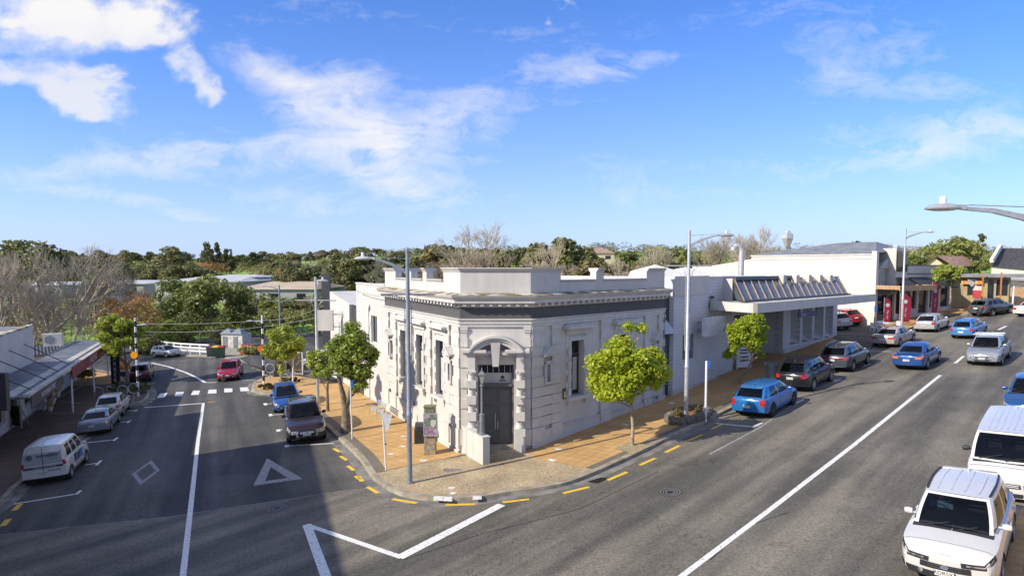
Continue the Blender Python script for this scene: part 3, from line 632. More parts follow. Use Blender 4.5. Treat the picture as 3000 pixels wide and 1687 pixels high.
# windows
def bankwin(F,a,c):
    w=MB(); m=(a+c)/2; h=(c-a)/2
    F.box(w,a-.16,a,0,.07,ZB,ZT+.16); F.box(w,c,c+.16,0,.07,ZB,ZT+.16); F.box(w,a,c,0,.07,ZT,ZT+.16)
    F.box(w,a-.34,a-.16,0,.04,ZB,ZT+.3); F.box(w,c+.16,c+.34,0,.04,ZB,ZT+.3)
    for k in range(4):
        z=ZB+.12+k*.6
        F.box(w,a-.26,a-.03,.07,.115,z,z+.32); F.box(w,c+.03,c+.26,.07,.115,z,z+.32)
    F.box(w,a-.30,c+.30,0,.20,ZB-.16,ZB-.003); F.box(w,a-.22,a-.08,.02,.14,ZB-.36,ZB-.16); F.box(w,c+.08,c+.22,.02,.14,ZB-.36,ZB-.16)
    F.box(w,a-.34,c+.34,0,.10,ZT+.30,ZT+.50)
    F.box(w,a-.44,c+.44,0,.24,ZT+.50,ZT+.58); F.box(w,a-.54,c+.54,0,.36,ZT+.58,ZT+.68)
    # sloping top of the hood
    u0,u1=a-.54,c+.54
    w.add([F.p(u0,0,ZT+.68),F.p(u1,0,ZT+.68),F.p(u1,.36,ZT+.68),F.p(u0,.36,ZT+.68),F.p(u0+.2,0,ZT+.8),F.p(u1-.2,0,ZT+.8)],[(3,2,5,4),(0,3,4),(1,5,2)])
    w.build('window_surround',M_TRIM,bank)
    dv=-.19 if F is FL else -.33
    F.pane(bank,a,c,ZB,ZT,dv,M_DARK,M_GLASS,.07,trans=(3.95,),mull=(m,) if 0 else ())
    g=MB(); g.quad(F.p(m+.05,dv+.04,ZB+.2),F.p(c-.1,dv+.04,ZB+.2),F.p(c-.1,dv+.04,3.8),F.p(m+.05,dv+.04,3.8)); g.build('blind',M_CURT,bank)
for a,c in winL: bankwin(FL,a,c)
for a,c in winR: bankwin(FR,a,c)
def niche(F,a,c):
    w=MB(); m=(a+c)/2
    F.box(w,a-.1,a,.08,.17,2.95,3.87); F.box(w,c,c+.1,.08,.17,2.95,3.87); F.box(w,a-.1,c+.1,.08,.17,3.75,3.9); F.box(w,a-.14,c+.14,.05,.2,2.86,2.98)
    F.box(w,a-.28,c+.28,0,.30,4.12,4.2)
    for s0,s1,z in (( -1,1,4.2),):
        u0,u1=a-.30,c+.30
        w.add([F.p(u0,0,4.2),F.p(u1,0,4.2),F.p(m,0,4.52),F.p(u0,.32,4.2),F.p(u1,.32,4.2),F.p(m,.32,4.52)],[(0,3,5,2),(1,2,5,4),(3,4,5)])
        w.add([F.p(u0,.34,4.2),F.p(u1,.34,4.2),F.p(m,.34,4.55),F.p(u0+.14,.34,4.235),F.p(u1-.14,.34,4.235),F.p(m,.34,4.44)],[(0,1,4,3),(1,2,5,4),(2,0,3,5)])
    w.build('niche_surround',M_TRIM,bank)
    g=MB(); g.quad(F.p(a,-.15,3.05),F.p(c,-.15,3.05),F.p(c,-.15,3.75),F.p(a,-.15,3.75)); g.build('small_window',M_DARK,bank)
for a,c in nichL: niche(FL,a,c)
for a,c in nichR: niche(FR,a,c)
# corner doorway
cu=1.49
for u in (.47,2.52):
    b=MB()
    for z0,z1,bl in ((1.15,1.5,0),(1.5,1.86,1),(1.86,2.2,0),(2.2,2.56,1),(2.56,2.9,0),(2.9,3.22,1),(3.22,3.45,0)):
        if bl: FC.box(b,u-.2,u+.2,.08,.50,z0,z1)
        else: b.lathe([(.155,z0),(.155,z1)],16,o=(FC.p(u,.28,0).x,FC.p(u,.28,0).y,0))
    o=(FC.p(u,.28,0).x,FC.p(u,.28,0).y,0)
    b.lathe([(.2,1.15),(.21,1.2),(.18,1.27),(.16,1.3)],16,o=o); b.lathe([(.15,3.42),(.18,3.48),(.2,3.52),(.2,3.56)],16,o=o)
    FC.box(b,u-.19,u+.19,.02,.48,3.56,3.64); FC.box(b,u-.16,u+.16,.0,.44,3.64,4.3)
    FC.box(b,u-.22,u+.22,.0,.52,-.4,1.15); b.build('door_column',M_TRIM,bank,smooth=40)
b=MB()
FC.box(b,.12,1.2,0,.5,4.30,4.40); FC.box(b,1.78,2.85,0,.5,4.30,4.40); FC.box(b,.06,1.1,0,.6,4.40,4.52); FC.box(b,1.88,2.91,0,.6,4.40,4.52); FC.box(b,1.1,1.3,0,.36,4.33,4.45); FC.box(b,1.7,1.88,0,.36,4.33,4.45)
Rr=1.34; zc=3.73; n=20
for r0,r1,v in ((Rr-.30,Rr-.15,.5),(Rr-.15,Rr-.05,.58),(Rr-.05,Rr+.04,.66)):
    a0=math.asin(min(.99,(4.46-zc)/r1)); 
    for i in range(n):
        t0=a0+(math.pi-2*a0)*i/n; t1=a0+(math.pi-2*a0)*(i+1)/n
        q=[(cu+r*math.cos(t),zc+r*math.sin(t)) for r,t in ((r0,t0),(r1,t0),(r1,t1),(r0,t1))]
        b.ext([FC.p(u,0,z) for u,z in q],FC.p(0,v,0)-FC.p(0,0,0))
b.build('arched_hood',M_TRIM,bank,smooth=30)
b=MB(); b.hexa([FC.p(cu-.13,.42,3.80),FC.p(cu+.13,.42,3.80),FC.p(cu+.13,.0,3.80),FC.p(cu-.13,.0,3.80)],[FC.p(cu-.2,.56,4.82),FC.p(cu+.2,.56,4.82),FC.p(cu+.2,0,4.82),FC.p(cu-.2,0,4.82)])
b.build('keystone',M_TRIM,bank)
b=MB(); FC.box(b,.72,.8,-.54,-.3,.2,3.82); FC.box(b,2.18,2.26,-.54,-.3,.2,3.82); FC.box(b,.8,2.18,-.54,-.3,3.74,3.82); FC.box(b,.8,2.18,-.5,-.25,2.83,2.95); b.build('door_frame',M_DOOR,bank)
b=MB(); FC.box(b,.8,2.18,-.54,-.44,3.40,3.74)
tw=b.build('fanlight',M_GLASS,bank)
for k in range(6): b=MB(); u=.86+k*.25; FC.box(b,u-.012,u+.012,-.44,-.42,3.4,3.74); b.build('glazing_bar',M_TRIM,tw)
b=MB(); FC.box(b,.8,2.18,-.54,-.46,2.95,3.40); pn=b.build('emblem_panel',M_WHITE,bank)
b=MB(); FC.box(b,1.62,1.92,-.46,-.45,3.03,3.08); b.lathe([(.02,0),(.09,.06),(.07,.13),(.02,.16)],8,M=Matrix.Rotation(0,4,'X')@Matrix.Diagonal((1,.15,1,1)),o=FC.p(1.77,-.45,3.12)); b.build('emblem',M_DARK,pn)
for u0,u1 in ((.8,1.485),(1.495,2.18)):
    b=MB(); FC.box(b,u0,u1,-.53,-.46,.30,2.83)
    for z0,z1 in ((.42,1.02),(1.16,1.98),(2.1,2.72)):
        FC.box(b,u0+.1,u1-.1,-.46,-.445,z0,z1); FC.box(b,u0+.14,u1-.14,-.445,-.425,z0+.05,z1-.05)
    dr=b.build('door',M_DOOR,bank)
    b=MB(); x=u1-.04 if u0<1 else u0+.06; b.tube(FC.p(x,-.38,.95),FC.p(x,-.38,1.65 if u0<1 else 1.28),.018); b.tube(FC.p(x,-.46,1.0),FC.p(x,-.38,1.0),.012); b.tube(FC.p(x,-.46,1.22),FC.p(x,-.38,1.22),.012); b.build('door_handle',M_STEEL,dr)
b=MB(); FC.box(b,.6,2.4,-.55,-.1,-.3,.27); FC.box(b,.5,2.5,-.1,.45,-.3,.13); b.build('door_step',M_CONC,bank)
# wing wall in line with the side facade
b=MB(); 
FL.box(b,-1.2,0,-.3,0,-.6,1.16); FL.box(b,-2.15,-1.22,-.3,.0,-.6,1.16)
FL.box(b,-1.2,0,-.33,.03,1.16,1.20); FL.box(b,-2.18,-1.22,-.33,.03,1.16,1.20)
b.build('wing_wall',M_WHITE,bank)
b=MB(); FR.box(b,2.08,2.27,.02,.06,2.02,2.5); pl=b.build('plaque',mat('green_enamel',(.03,.10,.05),.4),bank)
b=MB(); FR.box(b,2.12,2.23,.06,.065,2.08,2.36); b.build('plaque_text_panel',mat('cream_enamel',(.6,.55,.3),.5),pl)
b=MB(); b.tube(FR.p(FR.L-.12,.1,-.2),FR.p(FR.L-.12,.1,5.5),.04); b.build('downpipe',M_STEELD,bank)
# rooftop air conditioner
def aircon(name,label,loc,rz,s=1.0):
    r=thing(name,label,'air conditioner',loc,rz)
    b=MB(); b.box(-.45*s,.45*s,-.18*s,.18*s,.06,.72*s); b.box(-.4*s,-.3*s,-.2*s,.2*s,0,.06); b.box(.3*s,.4*s,-.2*s,.2*s,0,.06); b.build('casing',M_WHITE,r)
    b=MB(); b.lathe([(.24*s,0),(.24*s,.02)],20,M=Matrix.Rotation(R(90),4,'X'),o=(-.12*s,-.18*s,.39*s)); b.build('fan_grille',M_STEELD,r); return r
aircon('air_conditioner','white air conditioning unit on the roof behind the bank parapet',(8.2,36.6,6.9+.25),R(35),1.1)
b=MB(); b.box(7.9,9.9,36.2,37.2,6.88,7.14); tag(b.build('roof_plinth',M_WHITE),'white roof plinth under the air conditioner behind the bank parapet','plinth')
# ------------------------------------------------------------------ buildings beside and beyond the bank
def mass(name,F,u0,u1,dep,z0,z1,m,root,z1b=None,v=0):
    """closed block: front face on facade F between u0,u1, going dep backwards"""
    b=MB(); F.box(b,u0,u1,v-dep,v,z0,z1,z1b=z1b); return b.build(name,m,root)
# left neighbour: plain white rendered block in line with the bank
FL2=Fac(C1,Lend); FL2.n=-FL2.n
r=thing('rendered_building','plain white rendered block joined to the far left side of the bank','building')
b=MB(); FL2.wall(b,10.98,17.7,-1.6,6.9,[(FL2.u(1103),FL2.u(1086),3.3,5.0)],.18)
b.quad(FL2.p(17.7,0,-1.6),FL2.p(17.7,-9,-1.6),FL2.p(17.7,-9,6.9),FL2.p(17.7,0,6.9)); b.quad(FL2.p(10.98,0,-1.6),FL2.p(10.98,-9,-1.6),FL2.p(10.98,-9,6.9),FL2.p(10.98,0,6.9)); b.quad(FL2.p(17.7,-9,-1.6),FL2.p(10.98,-9,-1.6),FL2.p(10.98,-9,6.9),FL2.p(17.7,-9,6.9))
b.quad(FL2.p(17.7,0,6.9),FL2.p(10.98,0,6.9),FL2.p(10.98,-9,6.9),FL2.p(17.7,-9,6.9)); b.build('wall',M_WHITE,r)
a,c=FL2.u(1103),FL2.u(1086); FL2.pane(r,a,c,3.3,5.0,-.17,M_WHITE,M_GLASS,.06,mull=((a+c)/2,))
b=MB(); FL2.box(b,10.95,17.75,-.3,.04,6.9,6.98); b.build('coping',M_TRIM,r)
b=MB(); FL2.box(b,16.0,17.6,-.02,.02,-1.3,1.1); b.build('dark_doorway',M_DARK,r)
r=thing('low_shop','low white shop with a raking parapet and projecting blank sign box beyond the bank','shop')
mass('wall',FL2,18.9,26.1,9,-2.2,5.35,M_WHITE,r,z1b=6.1); mass('dark_gap_block',FL2,17.76,18.85,8.5,-2,5.2,M_DARK,r); mass('end_pier',FL2,18.86,19.6,.3,-2,5.42,M_WHITE,r,v=.2)  # the dark mass is a solid block filling the gap between the two buildings
for x in (992,1003): b=MB(); u=FL2.u(x); FL2.box(b,u-.18,u+.18,0,.02,2.6,3.9); b.build('window',M_STEEL,r)
b=MB(); q=P(955,938,45); b.box(q.x-.55,q.x+.55,44.8,45.1,q.z-.75,q.z+.75); sg=tag(b.build('sign_box',M_WHITE),'blank white box sign projecting over the path beside the low white shop','sign')
b=MB(); b.box(q.x+.55,q.x+1.6,44.92,44.98,q.z+.4,q.z+.46); b.box(q.x+.55,q.x+1.6,44.92,44.98,q.z-.5,q.z-.44); b.build('sign_bracket',M_STEELD,sg)
q=P(958,1000,54); b=MB(); b.box(q.x-.35,q.x+.35,53.9,54.3,-3,P(958,801,54).z); tag(b.build('pylon_sign',M_DARK),'tall dark grey pylon rising behind the low white shop','pylon')
# right neighbour: narrow brick entry, white rendered block, then the canopied bank branch
O4=G(1970,1158,FH); E4=G(2160,1080,FH)
F4=Fac(O4,E4)
r=thing('glass_brick_entry','narrow dark recessed entry with glass bricks and a small pointed hood beside the bank','entry')
Fg=Fac(FR.p(FR.L+.02,-.4,0),(O4.x-.05,O4.y+.3))
b=MB(); Fg.box(b,0,Fg.L,-.3,0,-.2,6.7); b.build('wall',M_DARK,r)
b=MB(); Fg.box(b,.1,Fg.L-.15,0,.04,1.6,4.3); b.build('glass_bricks',ex_brickw('glass_bricks',(.10,.11,.12),(.05,.06,.065),(.02,.02,.02),.3,.3),r)
b=MB(); a0=Fg.p(.05,0,4.35);a1=Fg.p(Fg.L-.1,0,4.35);a2=Fg.p(.05,.5,4.35);a3=Fg.p(Fg.L-.1,.5,4.35);tp=Fg.p(Fg.L/2,.1,5.1); b.add([a0,a1,a3,a2,tp],[(3,2,4),(0,3,4),(2,1,4),(0,1,2,3)]); b.build('pointed_hood',M_STEEL,r)
r=thing('white_office_block','white rendered two-part block with one tall grey window between the bank and the canopied branch','building')
u1=F4.u(2076); u2=F4.u(2151)
wa,wc=F4.u(2003),F4.u(2037)
z7=7.45
b=MB(); F4.wall(b,0,u1,-.5,z7,[(wa,wc,F4.z(2020,1053),F4.z(2020,978))],.12); F4.wall(b,u1,u2+.4,-.3,z7-.03,(),v=-.12)
b.quad(F4.p(0,0,-.5),F4.p(0,-8,-.5),F4.p(0,-8,z7),F4.p(0,0,z7)); b.quad(F4.p(0,0,z7),F4.p(u2+.4,0,z7-.1),F4.p(u2+.4,-8,z7-.1),F4.p(0,-8,z7)); b.quad(F4.p(u2+.4,-.12,-.5),F4.p(u2+.4,-8,-.5),F4.p(u2+.4,-8,z7-.1),F4.p(u2+.4,-.12,z7-.1)); b.quad(F4.p(u1,0,-.5),F4.p(u1,-.12,-.5),F4.p(u1,-.12,z7),F4.p(u1,0,z7))
b.build('wall',M_BLOCK,r)
b=MB(); F4.box(b,-.05,u1-.02,.0,.06,z7-1.05,z7+.03); b.build('band_course',M_WHITE,r); b=MB(); F4.box(b,-.05,u2+.4,-.14,.04,-.3,1.15); b.build('plinth',M_WHITE,r)
F4.pane(r,wa,wc,F4.z(2020,1053),F4.z(2020,978),-.1,M_STEEL,mat('frosted_grey_glass',(.13,.17,.17),.25),.05)
b=MB(); u=F4.u(2085); q=F4.p(u,1.2,F4.z(2094,955)); sbx=F4; F4.box(b,F4.u(2066,.9),F4.u(2122,.9),.75,1.05,F4.z(2094,981,.9),F4.z(2094,928,.9)); sg=tag(b.build('sign_box',mat('lit_box_grey',(.55,.57,.60),.5)),'blank pale square sign box on brackets beside the canopy','sign')
b=MB(); 
for yy in (944,968): z=F4.z(2060,yy,.4); b.tube(F4.p(F4.u(2068,.4),0,z),F4.p(F4.u(2068,.9),.8,z),.05)
b.build('sign_bracket',M_STEELD,sg)
b=MB(); F4.box(b,F4.u(2082),F4.u(2090),.0,.06,F4.z(2086,875),F4.z(2086,867)); b.build('wall_vent',M_DARK,r)
# --- canopied branch
r=thing('bank_branch','low white block-walled bank branch with a deep white canopy, raked skylight and slot windows','building')
A=P(2219,903,34.0); Bc=P(2567,872,46.6); zc0=5.43; zc1=5.98
FB=Fac((A.x,A.y),(Bc.x,Bc.y))
b=MB(); Lc=FB.L
FB.box(b,0,Lc,-.25,0,zc0,zc1); 
pa=F4.p(F4.u(2079),.05,0)
b.hexa([(A.x,A.y,zc0),FB.p(0,-.25,zc0),(pa.x+.1,pa.y+.3,zc0),(pa.x,pa.y,zc0)],[(A.x,A.y,zc1),FB.p(0,-.25,zc1),(pa.x+.1,pa.y+.3,zc1),(pa.x,pa.y,zc1)])
FB.box(b,Lc-.25,Lc,-3.6,-.25,zc0,zc1)
b.build('canopy_fascia',M_WHITE,r)
b=MB(); pts=[FB.p(0,-.02,0),FB.p(Lc-.02,-.02,0),FB.p(Lc-.02,-5,0),Vector((pa.x+1.8,pa.y+1.5,0)),Vector((pa.x+.05,pa.y+.05,0))]
b.ext([(p.x,p.y,5.5) for p in pts],(0,0,.42)); b.build('canopy_slab',mat('pale_canopy_roof',(.42,.41,.37),.8,var=.3,scale=1.2,det=9),r)
W0=G(2303,1032,FH); W1=G(2451,983,FH); FW=Fac(W0,W1); 
slots=[]; 
for x0,x1 in ((1318,1410),(1432,1520),(1541,1625),(1640,1712)):
    slots.append((FW.u(1900+x0/3.15),FW.u(1900+x1/3.15)))
zt=5.45; ops=[(a,c,2.3,4.9) for a,c in slots]
b=MB(); FW.wall(b,-.6,FW.L,0,zt,ops,.7); b.quad(FW.p(FW.L,0,0),FW.p(FW.L,-12,0),FW.p(FW.L,-12,zt),FW.p(FW.L,0,zt)); b.quad(FW.p(-.6,0,0),FW.p(-.6,0,zt),FW.p(-.6,-3,zt),FW.p(-.6,-3,0))
for a,c,e,f in ops:
    b.quad(FW.p(a+.35,-.7,e),FW.p(c,-.7,e),FW.p(c,-.7,f),FW.p(a+.35,-.7,f)); b.quad(FW.p(a,-.7,e+.0),FW.p(c,-.7,e+.45),FW.p(c,0,e),FW.p(a,0,e))
FW.box(b,-.55,FW.L-.02,.0,.12,-.3,2.0); b.build('wall',M_BLOCK,r)
for a,c,e,f in ops:
    g=MB(); g.quad(FW.p(a,-.68,e),FW.p(a+.35,-.68,e),FW.p(a+.35,-.68,f),FW.p(a,-.68,f)); g.build('window',M_GLASS,r)
# recessed entrance
Fe=Fac(F4.p(u2+.4,-1.9,0),FW.p(-.6,-1.6,0))
b=MB(); Fe.box(b,0,Fe.L,-.2,0,.2,zt); Fe.box(b,-.1,Fe.L,0,1.7,.2,1.12); b.build('entrance_wall',M_BLOCK,r)
e0=Fe.u(2248); e1=Fe.u(2290)
b=MB(); Fe.box(b,e0,e1,.02,.3,1.12,5.3); dd=b.build('entrance_surround',mat('blue_paint',(.03,.07,.19),.45),r)
b=MB(); Fe.box(b,e0+.3,e1-.25,.3,.34,1.2,4.4); b.build('glass_door',M_GLASS,dd)
b=MB(); Fe.box(b,e0-.25,e0-.1,.0,.5,1.1,5.3); b.build('post',M_DARK,r)
b=MB(); Fe.box(b,.3,e0-.5,.02,.05,3.4,4.6); Fe.box(b,.1,e0-.3,.02,.05,1.5,1.62); Fe.box(b,.1,e0-.3,.02,.05,1.85,1.97); b.build('poster_frame',M_DARK,r)
# building upper block behind canopy
b=MB(); q0=P(2151,830,38.4); q1=P(2455,806,50.5); Fs=Fac((q0.x,q0.y),(q1.x,q1.y))
Fs.box(b,-.2,Fs.L+.3,-9,-.02,5.0,7.28); b.build('upper_wall',M_WHITE,r)
b=MB(); ll=P(2180,880,35.9); lr=P(2483,859,46.3); ul=Vector((q0.x,q0.y,7.18)); ur=Vector((q1.x,q1.y,7.18)); ll.z=lr.z=5.98
b.quad(ll,lr,ur,ul); b.add([ll,ul,(ul.x,ul.y,5.98)],[(0,1,2)]); sk=b.build('skylight',M_GLASSB,r)
M_BAR=mat('bleached_timber_bar',(.33,.25,.17),.7,var=.2)
for k in range(18):
    b=MB(); t=k/17; a=ll.lerp(lr,t); c=ul.lerp(ur,t); b.tube(a+Vector((0,-.02,.04)),c+Vector((0,-.02,.04)),.045,n=4); b.build('skylight_bar',M_BAR,sk)
b=MB(); b.tube(ul+Vector((0,0,.1)),ul.lerp(ur,.5)+Vector((0,0,.1)),.16,n=4); b.tube(ll,lr,.09,n=6); b.tube(ll,(ul.x-.1,ul.y-.2,7.1),.06,n=4); b.build('skylight_frame',M_DARK,sk)
for xx in (1320,1437,1550,1650,1742):
    x=1900+xx/3.15; u=Fs.u(x,.9); b=MB(); Fs.box(b,u-.27,u+.27,-.8,.45,6.85,Fs.z(x,640+522/3.15,.9)); b.build('roof_fin',M_WHITE,r)
# hanging sign
h=thing('hanging_sign','dark blue hanging shop sign with white letters under the white canopy','sign')
s0=P(2341,922,39.5); s1=P(2396,918,41.2); Fh=Fac((s0.x,s0.y),(s1.x,s1.y)); zb=P(2360,928,40).z; zt2=P(2360,913,40).z
b=MB(); Fh.box(b,0,Fh.L,-.06,0,zb,zt2); b.build('sign_board',mat('navy_sign',(.015,.035,.12),.4),h)
text('bnz',.42,M_WHITE,Fh.M(Fh.L*.22,.012,(zb+zt2)/2),h)
b=MB(); 
for u in (.15,Fh.L-.1): b.tube(Fh.p(u,-.03,zt2),Fh.p(u,-.03,5.5),.035)
b.build('hanger',mat('navy_sign',(.015,.035,.12)),h)
# --- big white painted brick building with hip roof behind
r=thing('brick_hall','tall white painted brick building with a grey hip roof behind the canopied branch','building')
K=G(2557,952,FH); PERP=Vector((-RD.y,RD.x,0))
KE=K+PERP*19
FK=Fac((KE.x,KE.y),(K.x,K.y)); zt=9.15; ul_=FK.u(2200)
b=MB(); FK.wall(b,FK.u(2076)-2,FK.L,0,zt-1.0,()); FK.wall(b,ul_,FK.L,zt-1.0,zt,())
b.add([FK.p(FK.u(2076),0,zt-1.0),FK.p(ul_,0,zt-1.0),FK.p(ul_,0,zt-.25)],[(0,1,2)])
b.build('side_wall',M_BRW,r)
b=MB(); FK.box(b,ul_-.1,FK.L+.05,-.1,.12,zt,zt+.12); FK.box(b,ul_,FK.L,.0,.05,zt-.35,zt); b.build('eaves_board',M_TRIM,r)
E1=K+RD*16; 
b=MB(); e0=FK.p(ul_-.3,.1,zt+.15); e1=FK.p(FK.L,.1,zt+.15); e2=e1+RD*9.5; e3=e0+RD*9.5; rg0=(e0+e3)/2+(e1-e0)*.62; rg1=(e1+e2)/2-(e1-e0)*.10; rg0.z=rg1.z=zt+1.35
b.add([e0,e1,e2,e3,rg0,rg1],[(0,1,5,4),(1,2,5),(2,3,4,5),(3,0,4)]); b.build('roof',M_ROOFD,r)
F6=Fac((K.x,K.y),(K.x+RD.x*30,K.y+RD.y*30)); uE=F6.u(2627)
b=MB(); F6.wall(b,0,uE,1,zt-1.2,()); b.quad(F6.p(uE,0,1),F6.p(uE,-14,1),F6.p(uE,-14,zt),F6.p(uE,0,zt)); b.build('front_wall',M_WHITE,r)
b=MB(); F6.box(b,-.15,.55,-.25,.15,1,zt+.35); b.build('pier',M_BRW,r); b=MB(); F6.box(b,uE-.9,uE,-.25,.12,1,zt+1.0); b.build('pier',M_BRW,r)
b=MB(); zz=zt-1.1; b.add([F6.p(.6,.25,zz),F6.p(uE-1,.25,zz),F6.p((uE-.4)/2,.1,zz+.85),F6.p(.6,-.3,zz),F6.p(uE-1,-.3,zz)],[(0,1,2),(0,2,3),(1,4,2)]); F6.box(b,.5,uE-.9,0,.3,zz-.16,zz); F6.box(b,.9,uE-1.3,0,.06,5.6,zz-.4); F6.box(b,1.3,uE-1.7,.06,.1,6.2,zz-.8); b.build('pediment',mat('grey_green_trim',(.28,.31,.30),.6),r)
# shops beyond it
def shop(name,label,F,x0,x1,ytop,col,dep=9,zb=1.0,wins=None,cat='shop'):
    u0,u1=F.u(x0),F.u(x1); z1=F.z((x0+x1)/2,ytop); r=thing(name,label,cat); g=gz(F.p((u0+u1)/2,0,0).x)+FH
    n=max(1,int((u1-u0)/1.9)); w=(u1-u0)/n; ops=[(u0+i*w+.22,u0+(i+1)*w-.12,g+(.1 if i%3==1 else .6),g+2.55) for i in range(n)]
    if wins: ops=[(F.u(wa),F.u(wb),g+za,g+zb2) for wa,wb,za,zb2 in wins]
    b=MB(); F.wall(b,u0,u1,g-.6,z1,ops,.25); b.quad(F.p(u0,0,g-.6),F.p(u0,-dep,g-.6),F.p(u0,-dep,z1),F.p(u0,0,z1)); b.quad(F.p(u1,0,g-.6),F.p(u1,-dep,g-.6),F.p(u1,-dep,z1),F.p(u1,0,z1)); b.build('wall',col,r)
    b=MB(); b.quad(F.p(u0,0,z1-.3),F.p(u1,0,z1-.3),F.p(u1,-dep,z1-.1),F.p(u0,-dep,z1-.1)); b.build('roof',M_ROOFD,r)
    for o in ops: F.pane(r,*o,-.22,M_STEELD,M_GLASS,.06)
    return r,u0,u1,z1,g
def awning(F,r,u0,u1,z,out,m,th=.35,name='awning'):
    b=MB(); F.box(b,u0,u1,.02,out,z,z+.12); F.box(b,u0,u1,out,out+.06,z-.12,z+th); F.box(b,u1-.06,u1,.02,out,z+.12,z+th); F.box(b,u0,u0+.06,.02,out,z+.12,z+th); return b.build(name,m,r)
M_TIMB=mat('orange_timber_fascia',(.40,.25,.13),.6,var=.2,scale=4)
F7=Fac(tuple(K[:2]),tuple(G(2778,907,FH)[:2]))
r,u0,u1,z1,g=shop('cafe','small cafe front with an orange timber awning under the grey pediment',F7,2563,2668,846,M_DARK)
awning(F7,r,F7.u(2560),F7.u(2668),F7.z(2615,848,1.5),2.2,M_TIMB)
text('LICOR',.42,M_WHITE,F7.M((u0+u1)*.5,.05,g+2.75),r)
r,u0,u1,z1,g=shop('white_shop','white flat-topped shop with two thin dark lines along its parapet',F7,2655,2783,779,M_WHITE)
for za,zb_ in ((1.25,1.17),(.8,.72),(0,-.1)): b=MB(); F7.box(b,u0,u1,.0,.03,z1-za,z1-zb_); b.build('parapet_line',M_DARK,r)
M_AWN=mat('charcoal_awning_cloth',(.035,.04,.055),.8)
for xa,xb in ((2622,2650),(2660,2712),(2725,2765)):
    a,c=F7.u(xa),F7.u(xb); zz=g+2.75; b=MB(); b.add([F7.p(a,.03,zz+.9),F7.p(c,.03,zz+.9),F7.p(c,1.3,zz),F7.p(a,1.3,zz),F7.p(c,1.3,zz-.18),F7.p(a,1.3,zz-.18)],[(0,1,2,3),(3,2,4,5)]); b.build('awning',M_AWN,r)
r,u0,u1,z1,g=shop('tall_white_gable_shop','narrow white shop front with an upper window beside the brick hall',F7,2622,2655,727,M_WHITE)
b=MB(); F7.box(b,u0+.1,u1-.1,.0,.08,z1-2.2,z1-.3); F7.box(b,(u0+u1)/2-.4,(u0+u1)/2+.4,0,.1,z1-6.2,z1-3.4); b.build('upper_window',M_GLASS,r)
# tiled gable house behind the shops
M_TILE=mat('terracotta_tiles',(.36,.22,.16),.8,var=.35,scale=3,bump=.6,bscale=12); M_CREAM=mat('cream_weatherboard',(.55,.48,.33),.7,var=.08)
r=thing('tiled_house','cream house with an orange-brown tiled gable roof rising behind the white shop','house')
q=[P(2700,779,98),P(2752,751,98),P(2800,779,98)]; b=MB()
e0=P(2698,779,96);e1=P(2797,782,94); ap=P(2745,750,95); off=P(2869,778,100)-e1; ap2=P(2825,750,100)
b.add([e0,ap,ap2,e0+off],[(0,1,2,3)]); b.add([e1,ap,ap2,e1+off],[(0,3,2,1)]); b.build('roof',M_TILE,r)
b=MB(); b.add([e0+Vector((.6,.5,-.2)),e1+Vector((-.4,.5,-.2)),ap+Vector((0,.5,-.3))],[(0,1,2)]); g1=e1+Vector((-.4,.6,-.2)); g2=g1+off*.93; b.quad(g1,g2,(g2.x,g2.y,2),(g1.x,g1.y,2)); g0=e0+Vector((.6,.6,-.2)); b.quad(g0,g1,(g1.x,g1.y,2),(g0.x,g0.y,2)); b.build('wall',M_CREAM,r)
b=MB(); a=g1.lerp(g2,.25)+Vector((0,-.1,-.4)); c=g1.lerp(g2,.8)+Vector((0,-.1,-.4)); b.quad(a,c,(c.x,c.y,c.z-1.5),(a.x,a.y,a.z-1.5)); b.build('window',M_GLASS,r)
# yellow brick takeaway and canopies at the far right
O9=G(2786,903,FH); E9=G(3030,897,FH); F9=Fac(O9,E9)
r,u0,u1,z1,g=shop('takeaway_shop','yellow brick takeaway with orange food pictures and dark windows at the far right',F9,2786,2960,812,M_BRY,wins=[(2834,2880,1.2,2.9),(2893,2912,.3,2.9),(2918,2955,1.2,2.9)])
M_FOOD=mat('food_picture',(.55,.13,.02),.6,col2=(.6,.42,.18),scale=4,lo=.4,hi=.6,var=0)
for xa,xb in ((2815,2838),(2855,2877)): b=MB(); F9.box(b,F9.u(xa),F9.u(xb),.3,.34,F9.z(2830,832),F9.z(2830,821)); b.build('food_board',M_FOOD,r)
b=MB(); c=F9.p(F9.u(2846),.35,F9.z(2846,826)); s_=.45; b.add([c+Vector((-s_,0,.3)),c+Vector((s_,0,.3)),c+Vector((s_,0,-.05)),c+Vector((0,0,-.5)),c+Vector((-s_,0,-.05))],[(0,1,2,3,4)]); b.build('crest',M_WHITE,r)
awning(F9,r,F9.u(2786),F9.u(3010),F9.z(2850,806,1)-.1,.8,M_ROOFD,.25)
for x,m in ((2878,0),(2932,0)): b=MB(); u=F9.u(x,1.5); F9.box(b,u-.06,u+.06,1.44,1.56,g-.4,g+3.6); b.build('orange_post',mat('orange_paint',(.40,.15,.03),.5),r)
b=MB(); F9.box(b,F9.u(2850),F9.u(2877),.02,.05,g+1.0,g+2.4); b.build('red_window_sign',mat('red_vinyl',(.42,.04,.05),.5),r)
for k in range(3): b=MB(); ux=F9.u(2850)+(F9.u(2877)-F9.u(2850))*(k+.5)/3; F9.box(b,ux-.12,ux+.12,.05,.06,g+1.75,g+2.3); b.build('white_letter_block',M_WHITE,r)
r=thing('canopy_shop','shop with a long rounded grey street canopy at the right edge','shop')
a=P(2868,818,68); c=P(3080,818,60); Fc=Fac((a.x,a.y),(c.x,c.y)); z=a.z
